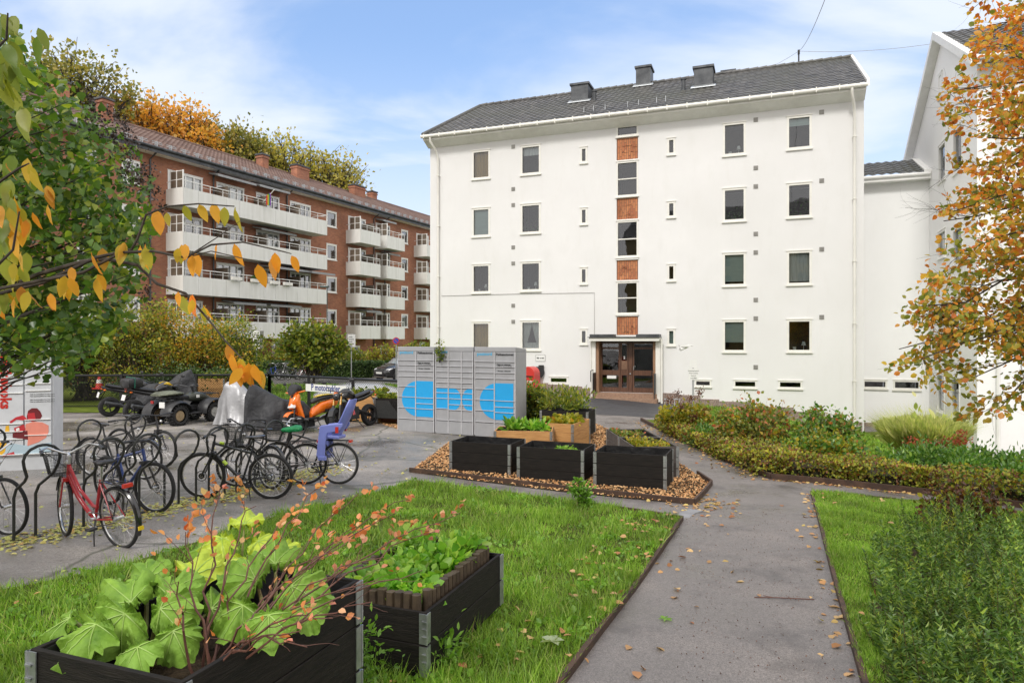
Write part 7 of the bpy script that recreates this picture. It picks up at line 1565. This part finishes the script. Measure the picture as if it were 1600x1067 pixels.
# a few big limbs away from the camera so that the crown is whole from every side
for k in range(9):
    a = R(-60+30*k); q = curve((0, 0, 3+.4*k), (2.3*math.cos(a), 2.3*math.sin(a), 3.4+.55*k), (0, 0, .3), 9, .04, r); branchy(m, q, .05, .006, 7, .8, 2, nodes, r, start=.3)
m.build('trunk', M_bark, o, smooth=True)
P = np.array([a for a, b in nodes]); T = np.array([b for a, b in nodes]); P = np.repeat(P, 2, 0)+r.normal(0, .02, (len(P)*2, 3)); T = np.repeat(T, 2, 0); kk_ = r.random(len(P)) < .85; P, T = P[kk_], T[kk_]
w_ = P+B; px_ = w_[:, 0]/w_[:, 1]*F+CX; py_ = CY-(w_[:, 2]-CH)/w_[:, 1]*F
keep = ~((px_ > 1150) & (px_ < 1385)) & (px_ > 1150) & ~((py_ > 655) & (px_ < 1605)); P, T, py_, px_ = P[keep], T[keep], py_[keep], px_[keep]
lim = np.interp(py_, [-50, 60, 150, 200, 300, 350, 440, 540, 600, 660], [1515, 1525, 1470, 1480, 1490, 1450, 1430, 1385, 1395, 1520]); keep = px_ > lim-6; P, T, py_ = P[keep], T[keep], py_[keep]
D = norm(T+rdir(len(P), -.1, r)*.9+np.array([-.1, 0, -.25])); S = r.uniform(.034, .06, len(P)); og = r.random(len(P)) < np.interp(py_, [0, 330, 560], [.85, .45, .12])
scatter('orange_leaves', 'oval', P[og], D[og], rdir(og.sum(), .6, r), S[og], L_orange, o); scatter('green_leaves', 'oval', P[~og], D[~og], rdir((~og).sum(), .6, r), S[~og], L_olive, o)
print('autumn leaves', len(P))
# lilac at the left
r = np.random.default_rng(8); Bl = np.array([-6.2, 6.6, G(-6.2, 6.6)]); o = empty('lilac_bush', tuple(Bl), 0, 'tall green lilac bush with dark brown seed heads in the upper left', 'tree')
OUT = [(-500, 40), (-60, 20), (10, 35), (45, 75), (70, 110), (120, 135), (150, 170), (180, 205), (215, 240), (232, 300), (240, 350), (232, 410), (215, 470), (190, 520), (150, 550), (130, 572), (60, 590), (-100, 590), (-500, 560)]
m = MB(); cl = []
while len(cl) < 330:
    px, py = r.uniform(-480, 240), r.uniform(20, 585); Y = r.uniform(5.8, 7.7)
    if inpoly(np.array([[px, py]]), OUT)[0]: cl.append(np.array(at(px, py, Y))-Bl)
cl = np.array(cl)
for i in range(12):
    a = R(i*30); q = curve((.15*math.cos(a), .15*math.sin(a), 0), (-.6+1.0*math.cos(a), .9*math.sin(a)*.8, 3.2+.2*(i % 4)), (0, 0, .3), 9, .04, r); m.tube([tuple(v) for v in q], [.05-.004*j for j in range(9)], 6)
for i in range(0, 330):
    c = cl[i]; s0 = np.array([-.4+r.normal(0, .5), r.normal(0, .3), max(.6, c[2]-.9)]); s0 = c*.45+s0*.55; q = curve(s0, c, r.normal(0, .06, 3), 5, .02, r); m.tube([tuple(v) for v in q], [.014, .011, .008, .006, .003], 4)
m.build('stem', M_bark, o, smooth=True)
P = np.repeat(cl, 70, 0)+r.normal(0, .17, (len(cl)*70, 3)); w_ = P+Bl; pp = np.column_stack([w_[:, 0]/w_[:, 1]*F+CX, CY-(w_[:, 2]-CH)/w_[:, 1]*F]); jj = r.normal(0, 7, pp.shape); k = inpoly(pp+jj, OUT); P = P[k]
D = norm(rdir(len(P), -.5, r)+np.array([.25, -.1, 0])); scatter('foliage', 'heart', P, D, rdir(len(P), .9, r)+np.array([0, -.4, 0]), r.uniform(.045, .085, len(P)), L_lilac, o)
P = []; 
for (px, py) in ((150, 180), (165, 195), (178, 205), (190, 215), (200, 225), (160, 215), (150, 200), (205, 245), (190, 260), (215, 285), (225, 300), (200, 285), (235, 320), (140, 165), (220, 470), (180, 240), (228, 285), (210, 305), (225, 395), (238, 345)):
    c = np.array(at(px, py, r.uniform(6.0, 6.4)))-Bl; n = 60; t = r.random(n)[:, None]; ax = norm(np.array([r.normal(.1, .4), 0, 1.0])); P.append(c+ax*t*.17+r.normal(0, 1, (n, 3))*(.05*(1-t*.8)))
P = np.vstack(P); scatter('seed_head', 'diam', P, rdir(len(P), .8, r), rdir(len(P), 0, r), .026, leafmat('dark_seed_heads', [(.03, .017, .014), (.07, .04, .03)], trans=0), o)
print('lilac', len(D))
# cherry branch close to the camera
r = np.random.default_rng(3); Yc = 2.7; Bc = np.array([-3.4, 2.9, G(-3.4, 2.9)]); o = empty('cherry_tree', tuple(Bc), 0, 'thin branch with large orange and yellow leaves reaching in from the left edge', 'tree')
def pp_(pts, Y0=2.7, dY=-.1): return [tuple(np.array(at(px, py, Y0+dY*i/len(pts)))-Bc) for i, (px, py) in enumerate(pts)]
m = MB(); m.tube([(0, 0, -.1), (.03, 0, 1.2), (0, .02, 2.0), (.05, 0, 3.3), (.1, 0, 4.2)], [.09, .07, .055, .035, .02], 9)
BR = [([(-560, 560), (-200, 500), (-20, 462), (60, 428), (130, 408), (165, 404), (215, 414), (245, 443), (290, 458), (325, 498), (352, 532), (378, 560)], .011, 2.7), ([(-200, 480), (0, 458), (70, 440), (150, 402), (205, 390), (215, 372), (228, 335), (262, 322), (310, 318), (366, 322)], .009, 2.65), ([(-100, 470), (130, 425), (190, 394), (240, 392), (290, 402), (330, 382), (380, 378), (440, 392), (455, 396)], .007, 2.6), ([(290, 402), (330, 392), (400, 408), (412, 418)], .003, 2.6), ([(300, 396), (340, 370), (375, 345)], .003, 2.58),
      ([(-400, 100), (-150, 90), (-30, 100), (10, 60), (12, 20)], .01, 2.5), ([(-400, 330), (-100, 300), (-10, 290), (30, 262), (45, 255)], .01, 2.5), ([(-400, 480), (-100, 440), (-10, 420), (20, 390), (30, 330)], .01, 2.55)]
for pts, r0, Y in BR:
    q = pp_(pts, Y); m.tube(q, [r0*(1-.75*i/(len(q)-1)) for i in range(len(q))], 6)
m.build('branch', M_bark, o, smooth=True)
CLU = [(12, 285, 10, 30), (25, 320, 10, 30), (10, 370, 9, 30), (20, 420, 8, 25), (5, 460, 6, 22), (40, 345, 6, 22), (45, 262, 4, 12), (70, 290, 2, 8), (75, 318, 1, 2), (110, 425, 5, 14), (95, 430, 3, 8), (45, 455, 2, 5), (75, 460, 2, 6), (140, 395, 1, 3), (150, 430, 2, 5), (160, 388, 1, 2), (195, 375, 2, 6), (222, 385, 4, 12), (245, 330, 2, 5), (262, 332, 1, 3), (285, 318, 1, 3), (310, 318, 1, 3), (330, 320, 1, 2), (350, 322, 1, 3), (366, 322, 1, 2), (285, 385, 4, 8), (300, 395, 3, 6), (278, 462, 2, 6), (298, 464, 3, 6), (315, 475, 2, 6), (355, 535, 1, 3), (358, 552, 2, 4), (378, 560, 5, 8), (392, 568, 4, 8), (372, 570, 4, 7), (404, 575, 3, 6), (404, 412, 1, 3), (430, 396, 2, 5), (455, 398, 1, 3), (365, 380, 1, 2), (340, 380, 1, 2)]
P = []; D = []
for (px, py, n, s) in CLU:
    for _ in range(n):
        P.append(np.array(at(px+r.normal(0, s*.5), py+r.normal(0, s*.5), Yc-.08+r.normal(0, .05)))-Bc); D.append((r.normal(.12, .22), r.normal(0, .25), -1))
P, D = np.array(P), norm(np.array(D))
# leaf blades with a folded midrib and a drawn-out tip
TV = []; nr_ = 7
for i in range(nr_):
    t = i/(nr_-1); wd = .235*math.sin(math.pi*min(1, t)**.78)**.85 if 0 < i < nr_-1 else 0.004
    cz = -.16*t*t+.02*math.sin(t*9); TV += [(-wd, t, cz+.12*wd+.015*math.sin(i*2.2)), (0, t, cz-.02), (wd, t, cz+.12*wd-.015*math.sin(i*1.9))]
TF = [(i*3+j, i*3+j+1, i*3+j+4, i*3+j+3) for i in range(nr_-1) for j in (0, 1)]; TL = (np.array(TV), TF)
left = P[:, 0] < (at(60, 0, Yc).x-Bc[0]); gsel = (r.random(len(P)) < .45) & left
scatter('orange_leaves', TL, P[~gsel], D[~gsel], rdir((~gsel).sum(), .2, r)+np.array([.1, -1.2, 0]), r.uniform(.055, .10, (~gsel).sum()), L_cherry, o, smooth=True); scatter('green_leaves', TL, P[gsel], D[gsel], rdir(gsel.sum(), .2, r)+np.array([0, -1.2, 0]), r.uniform(.075, .11, gsel.sum()), L_cherryg, o, smooth=True)
CT = [(6, 45, 5, 14), (20, 110, 7, 16), (5, 140, 6, 16), (30, 190, 3, 12), (14, 90, 4, 12), (60, 68, 2, 10)]; P = []; D = []
for (px, py, n, s) in CT:
    for _ in range(n): P.append(np.array(at(px+r.normal(0, s*.5), py-20+r.normal(0, s*.5), 2.5+r.normal(0, .05)))-Bc); D.append((r.normal(.2, .4), r.normal(0, .3), -1))
scatter('green_leaves', TL, np.array(P), norm(np.array(D)), rdir(len(P), .2, r)+np.array([0, -1.2, 0]), r.uniform(.08, .12, len(P)), L_cherryg, o, smooth=True)
# ---------------------------------------------------------------- rhubarb
M_rhu = mat('rhubarb_leaf', (.11, .25, .015), .6, var=.35, scale=9, c2=(.25, .42, .05), bump=1, bscale=13, bdist=.02, spec=.3, big=(2.5, (.20, .36, .05))); M_rhuy = mat('yellow_rhubarb_leaf', (.34, .48, .02), .45, var=.25, scale=9, c2=(.5, .6, .05), bump=.9, bscale=16, bdist=.012)
M_stalk = mat('rhubarb_stalk', (.32, .22, .08), .45, var=.35, scale=18, c2=(.3, .36, .12)); M_vein = mat('pale_leaf_vein', (.3, .45, .1), .5)
def rhubarb(label, base, leaves, seed):
    r = np.random.default_rng(seed); b = np.array(base, float); o = empty('rhubarb_plant', base, 0, label, 'plant')
    for (tip, size, nrm, mm) in leaves:
        size *= .9
        att = np.array(tip)-b; d = norm(att*np.array([1, 1, 0])+r.normal(0, .02, 3)+1e-6); z = norm(np.array(nrm, float)); y = norm(d-z*np.dot(d, z)); x = np.cross(y, z)
        nt_, nrg = 66, 9; vs = [tuple(att)]; ph = r.uniform(0, 6, 4)
        for k in range(1, nrg+1):
            f = k/nrg
            for i in range(nt_):
                th = math.pi*2*i/nt_; c_ = math.cos(th)
                rad = size*(.60+.42*c_-.13*max(0, -c_)**2*3*.6)*(1+.06*math.cos(5*th+.4*math.sin(ph[2]))+.035*abs(math.sin(6.5*th+ph[0]))+.04*math.sin(19*th+ph[1])+.02*math.sin(31*th)) ; rad = max(rad, size*.22)
                u = f*rad; h = size*(.16*f**2*math.sin(7*th+ph[2])+.085*f**2.5*math.sin(15*th+ph[3]+2*f)+.03*f*math.sin(9*f*3+th*4)-.14*f*f*abs(math.sin(th))-.22*f**2.2*max(0, c_)-.08*f*f+.14*f+.05*f**3*math.sin(29*th+ph[1]))
                vs.append(tuple(att+y*(u*c_)+x*(u*math.sin(th))+z*h))
        fs = [(0, 1+i, 1+(i+1) % nt_) for i in range(nt_)]+[(1+k*nt_+i, 1+(k+1)*nt_+i, 1+(k+1)*nt_+(i+1) % nt_, 1+k*nt_+(i+1) % nt_) for k in range(nrg-1) for i in range(nt_)]
        m = MB(); m.add(vs, fs); lf = m.build('leaf', mm, o, smooth=True)
        m = MB()
        for i in (0, 7, nt_-7, 15, nt_-15):
            pts = [Vector(vs[0])]+[Vector(vs[1+k*nt_+i])+Vector(z)*.003 for k in range(nrg-1)]; m.tube(pts, [.0032-.0003*j for j in range(len(pts))], 4)
        m.build('vein', M_vein, lf, smooth=True)
        m = MB(); mid = att*.55+np.array([0, 0, -.02]); m.tube([(0, 0, -.03), tuple(mid), tuple(att-np.array(z)*.004)], [.013, .011, .007], 7); m.build('stalk', M_stalk, o, smooth=True)
    return o
c = at(225, 1008, 2.95); zt = 2.3-1.2
A_ = lambda px, py, Y: tuple(at(px, py, Y))
rhubarb('rhubarb with huge ruffled green leaves in the nearest black bed', (c.x, 2.95, zt-.2), [
  (A_(195, 958, 2.85), .20, (.1, -.75, .7), M_rhu), (A_(205, 940, 3.0), .22, (-.1, -.6, .8), M_rhu), (A_(150, 975, 2.75), .20, (-.3, -.5, .85), M_rhu), (A_(250, 950, 2.9), .17, (.3, -.7, .6), M_rhu), (A_(262, 930, 3.05), .18, (.2, -.5, .8), M_rhu),
  (A_(215, 1010, 2.65), .12, (0, -.6, .8), M_rhu), (A_(270, 985, 2.75), .15, (.5, -.7, .5), M_rhu), (A_(110, 965, 2.85), .13, (-.4, -.4, .8), M_rhu), (A_(300, 900, 3.3), .19, (.1, -.5, .85), M_rhuy), (A_(330, 950, 3.1), .17, (.3, -.5, .8), M_rhu), (A_(230, 905, 3.2), .18, (-.1, -.5, .85), M_rhu)], 1)
c = at(420, 985, 3.05)
rhubarb('rhubarb with broad pale green leaves at the far end of the nearest bed', (c.x, 3.15, zt-.2), [
  (A_(400, 905, 3.2), .20, (.1, -.6, .8), M_rhu), (A_(455, 915, 3.1), .21, (.2, -.6, .8), M_rhu), (A_(430, 880, 3.35), .2, (.1, -.5, .9), M_rhu), (A_(380, 945, 2.95), .17, (-.1, -.7, .7), M_rhu), (A_(475, 945, 2.95), .13, (.3, -.7, .6), M_rhu), (A_(420, 960, 2.8), .15, (.1, -.6, .7), M_rhu)], 2)
g2 = gp(375, 905); rhubarb('yellowing rhubarb growing in the lawn behind the nearest bed', (g2.x, g2.y, g2.z), [
  ((g2.x-.1, g2.y-.15, g2.z+.42), .26, (-.1, -.5, .85), M_rhuy), ((g2.x+.2, g2.y-.1, g2.z+.38), .26, (.2, -.5, .85), M_rhuy), ((g2.x+.0, g2.y+.1, g2.z+.48), .24, (0, -.4, .9), M_rhuy), ((g2.x-.3, g2.y, g2.z+.3), .2, (-.3, -.5, .8), M_rhu), ((g2.x+.42, g2.y-.05, g2.z+.3), .2, (.3, -.5, .8), M_rhuy), ((g2.x+.05, g2.y-.35, g2.z+.3), .22, (0, -.7, .7), M_rhuy)], 3)
# twiggy bush in the nearest bed
r = np.random.default_rng(12); c = at(318, 1030, 2.75); Bb = np.array([c.x, 2.75, zt-.22]); o = empty('blueberry_bush', tuple(Bb), 0, 'bare reddish twiggy bush with a few orange and pink leaves in the nearest bed', 'bush'); m = MB(); nodes = []
for (px, py, Y) in ((345, 760, 3.0), (290, 830, 2.9), (560, 770, 3.4), (620, 800, 3.4), (500, 760, 3.6), (680, 830, 3.3), (540, 850, 3.0), (590, 905, 2.9), (450, 800, 3.3), (600, 870, 3.0), (640, 780, 3.7), (400, 790, 3.2), (520, 965, 2.5), (480, 1010, 2.3), (720, 800, 3.5), (580, 940, 2.6), (270, 900, 2.7), (560, 820, 3.5), (470, 985, 2.3), (660, 890, 3.0)):
    e_ = np.array(at(px, py, Y))-Bb; q = curve((r.normal(0, .03), r.normal(0, .03), 0), e_, (-.02, 0, .06+.05*r.random()), 11, .012, r); branchy(m, q, .0065, .0018, 5, .20, 1, nodes, r, spread=.45, up=.12, start=.35)
m.build('twig', M_twig, o, smooth=True)
P = np.array([a for a, b in nodes]); T = np.array([b for a, b in nodes]); w_ = P+Bb; px_ = w_[:, 0]/w_[:, 1]*F+CX; py_ = CY-(w_[:, 2]-CH)/w_[:, 1]*F
P = np.vstack([P, P+r.normal(0, .012, P.shape)]); T = np.vstack([T, T]); py_ = np.concatenate([py_, py_]); pr = np.where(py_ < 850, .95, .16); k = r.random(len(P)) < pr; P, T = P[k], T[k]; scatter('leaves', 'oval', P, norm(T+rdir(len(P), 0, r)*.8), rdir(len(P), .6, r), r.uniform(.022, .042, len(P)), leafmat('orange_pink_leaves', [(.6, .12, .04), (.8, .36, .10), (.8, .30, .22), (.85, .62, .28)], trans=.4, tbright=1.2), o)
# far seedling weeds and salad
def salad(o_name, fr, rects, label, n, s, m_, up=1.2, hh=.12, kind='oval', cat='plants', grp=None):
    M_ = fr.matrix_basis; pts = []
    for (x0, x1, y0, y1, z) in rects:
        for _ in range(max(1, n)): pts.append((rng.uniform(x0, x1), rng.uniform(y0, y1), z))
    cs_ = np.array([tuple(M_ @ Vector(p)) for p in pts]); per = 26
    P = np.repeat(cs_, per, 0); a = rng.random(len(P))*6.28; D = norm(np.column_stack([np.cos(a), np.sin(a), np.full(len(P), up)*rng.random(len(P))])); P = P+D*np.array([1, 1, 1.4])*(hh*rng.random(len(P)))[:, None]; P[:, 2] += hh*.5*rng.random(len(P))
    Nn = rdir(len(P), 1.0); o = empty(o_name, tuple(cs_.mean(0)*np.array([1, 1, 1])), 0, label, cat, grp); P -= cs_.mean(0)
    scatter('foliage', kind, P, D, Nn, rng.uniform(.6, 1.2, len(P))*s, m_, o); return o
salad('salad_plants', N2, [(.13, .68, .15, .75, .62)], 'mixed green salad plants inside the ring of brown stakes', 42, .075, L_salad, hh=.12)
salad('salad_plants', N2, [(.15, .65, .75, 1.1, .62)], 'taller leafy greens at the far end of the staked bed', 16, .085, L_salad, hh=.16, up=1.8)
salad('feathery_herb', N2, [(.1, .3, .7, 1.05, .66)], 'grey green feathery herb at the left of the staked bed', 10, .05, L_weed, hh=.14, kind='slim')
salad('seedlings', [x for x in bpy.data.objects if x.name == 'raised_bed.003'][0], [(.45, 1.0, .15, .65, .27)], 'green seedlings in the middle black box of the front row', 14, .05, L_salad, hh=.12)
salad('lettuce_row', PB6, [(.15, 1.1, .15, .65, .38)], 'upright pale lettuces in the pine box in front of the lockers', 13, .16, L_salad, hh=.12, up=2.4, kind='slim')
salad('cabbage_plants', PB7, [(.1, .8, .1, 1.1, .42)], 'yellow green leafy plants in the angled pine box', 14, .13, L_yelg, hh=.12)
salad('herb_plants', PB8, [(.1, 1.1, .1, .7, .55)], 'tall feathery herbs in the overgrown black box', 26, .12, L_bush, hh=.36, up=2.8, kind='slim')
salad('strawberry_plants', PB4, [(.1, .7, .3, 1.1, .36)], 'fading pink and green leaves in the farthest path side box', 12, .07, L_vib, hh=.08)
salad('sedum_plants', PB5, [(.1, .7, .1, 1.1, .36)], 'dense yellowish green plants in the path side box', 34, .05, L_yelg, hh=.08)
salad('squash_plants', PB9, [(.1, 1.1, .1, .7, .66)], 'green and yellow plants in the box behind the black motorcycle', 14, .12, L_bush, hh=.15); salad('squash_plants', PB10, [(.1, .8, .1, .7, .62)], 'trailing leaves on top of the mesh clad box', 10, .1, L_bush, hh=.12)
salad('leafy_plants', PB11, [(.1, 1.1, .1, .7, .85)], 'leafy green plants in the tall pine box behind the fence', 16, .14, L_bush, hh=.2)
plant('climbing_plant', gb(.55, 18.6), .45, .4, 1.35, 45, 45, .09, L_bush, 'bushy climber in front of the red mailbox', clr=.16, seed=31, cat='plant'); plant('tall_weed', tuple(gp(908, 795)), .12, .1, .42, 22, 22, .05, L_weed, 'tall green weed standing alone at the top edge of the lawn', cat='weed', clr=.06, seed=32, stem_r=.004)
plant('herb_clump', gb(1.35, 18.2), .75, .5, .95, 50, 60, .07, L_bush, 'yellow green herbs growing behind the overgrown black box', cat='plant', clr=.17, seed=33)
q = at(687, 555, 17.6); plant('hop_shoot', (q.x, q.y, 1.75), .12, .08, .62, 14, 9, .07, L_bush, 'small green shoot sticking up between two grey lockers', cat='plant', clr=.06, seed=34, stem_r=.004)
plant('wall_weed', tuple(gp(672, 1045)), .2, .16, .26, 26, 20, .06, L_weed, 'green weed with long leaves at the corner of the low bed', cat='weed', clr=.09, seed=35, kind='slim', stem_r=.003); plant('wall_weed', tuple(gp(560, 1100)), .13, .1, .45, 22, 20, .045, L_weed, 'thin leaved weed against the side of the nearest bed', cat='weed', clr=.08, seed=36, kind='slim', stem_r=.003)
# ---------------------------------------------------------------- bushes behind the fence, street greenery
for i, (px, Y, rx, h, mt_, lab) in enumerate(((35, 26.5, 2.3, 4.0, L_bush, 'tall yellow green bush behind the pale locker'), (135, 27, 2.2, 3.7, L_bush, 'tall bush above the leftmost motorcycle'), (215, 26.5, 2.0, 4.1, L_bush, 'bright yellow green bush behind the quad bike'), (300, 27.5, 2.1, 3.9, L_olive, 'loose olive bush left of the information sign'), (355, 29, 1.6, 3.3, L_bush, 'sparse bush with reddish twigs beside the information sign'))):
    x = (px-CX)/F*Y; plant('garden_bush', (x, Y, G(x, Y)), rx, 1.5, h, 150, 60, .1, mt_, lab, clr=.34, low=.06, seed=40+i, stem_r=.025, kind='diam', group=None, m2=L_yelg if i in (2, 0) else None, f2=.4)
for i, (px, h, lab) in enumerate(((30, 1.6, 'low dark bush seen through the fence beside the pale locker'), (250, 1.3, 'low undergrowth bush behind the covered motorcycle'), (330, 1.4, 'low bush behind the tall pine box'))): x = (px-CX)/F*25.4; plant('garden_bush', (x, 25.6, G(x, 25.4)), 2.0, .6, h, 70, 60, .09, L_shedge, lab, clr=.25, seed=50+i, kind='diam')
x = (490-CX)/F*39; plant('small_tree', (x, 39, G(x, 39)), 2.1, 1.6, 3.4, 130, 40, .2, L_bush, 'small bushy green tree in front of the street hedge', cat='tree', clr=.34, low=.22, seed=60, trunk=.08, stem_r=.03, taper=.75)
x = (425-CX)/F*33; plant('broad_leaved_plants', (x, 30, G(x, 30)), 1.1, .6, 1.1, 30, 40, .22, L_glossy, 'pale green leafy vegetables behind the black covered motorcycle', cat='plants', clr=.2, seed=61)
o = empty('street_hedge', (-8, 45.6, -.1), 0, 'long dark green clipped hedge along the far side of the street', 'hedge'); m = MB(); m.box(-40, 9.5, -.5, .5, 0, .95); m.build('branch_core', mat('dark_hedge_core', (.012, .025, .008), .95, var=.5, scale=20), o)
n = 26000; P = np.column_stack([rng.uniform(-22, 9.5, n), rng.uniform(-.6, .55, n), rng.random(n)*1.0]); f = rng.random(n) < .6; P[f, 1] = -.55+rng.normal(0, .05, f.sum()); P[~f, 2] = 1.0+rng.normal(0, .05, (~f).sum())
scatter('foliage', 'diam', P, rdir(n, .3), rdir(n, .5)+np.array([0, -.4, 0]), .12, L_shedge, o)
for i in range(11):
    x = -25+i*2.7+rng.normal(0, .4); plant('autumn_shrub', (x, 47.6+rng.normal(0, .3), -.1), 1.7, .9, 1.9+.5*rng.random(), 45, 45, .17, L_bush if i % 3 else L_hedge, 'autumn coloured shrub behind the street hedge', group='shrubs behind the street hedge', clr=.36, seed=70+i, kind='diam', stem_r=.02)
# trees on the hill behind the brick building
M_fbark = M_bark
def fartree(px, ytop, Y, rx, h, mt_, lab, seed, ls=.42, per=38, ncl=130, clr=1.0, low=.45):
    x = (px-CX)/F*Y; zt_ = CH+(CY-ytop)/F*Y; plant('hill_tree', (x, Y, zt_-h), rx, rx*.9, h, ncl, per, ls, mt_, lab, cat='tree', clr=clr, low=low, seed=seed, trunk=.35, stem_r=.12, kind='diam')
fartree(115, 85, 66, 5.5, 16, L_far, 'sparse olive tree above the left end of the brick block roof', 90); fartree(45, 110, 68, 5, 15, L_far, 'olive tree behind the lilac at the far left', 95)
fartree(225, 150, 72, 4.2, 16, L_faro, 'orange tree above the brick block roof, left crown of two', 91); fartree(285, 160, 74, 4.6, 15, L_faro, 'orange tree above the brick block roof, right crown of two', 92, per=36)
fartree(345, 190, 78, 4.8, 14, L_far, 'green olive tree right of the orange ones above the roof', 93); fartree(390, 215, 80, 4.2, 13, L_far, 'low olive tree left of the second chimney', 94)
fartree(440, 212, 82, 5.2, 14, L_fary, 'sparse yellow tree between the roof chimneys', 96, per=26); fartree(515, 238, 84, 4.6, 13, L_fary, 'sparse yellow tree just left of the double chimney', 97, per=24)
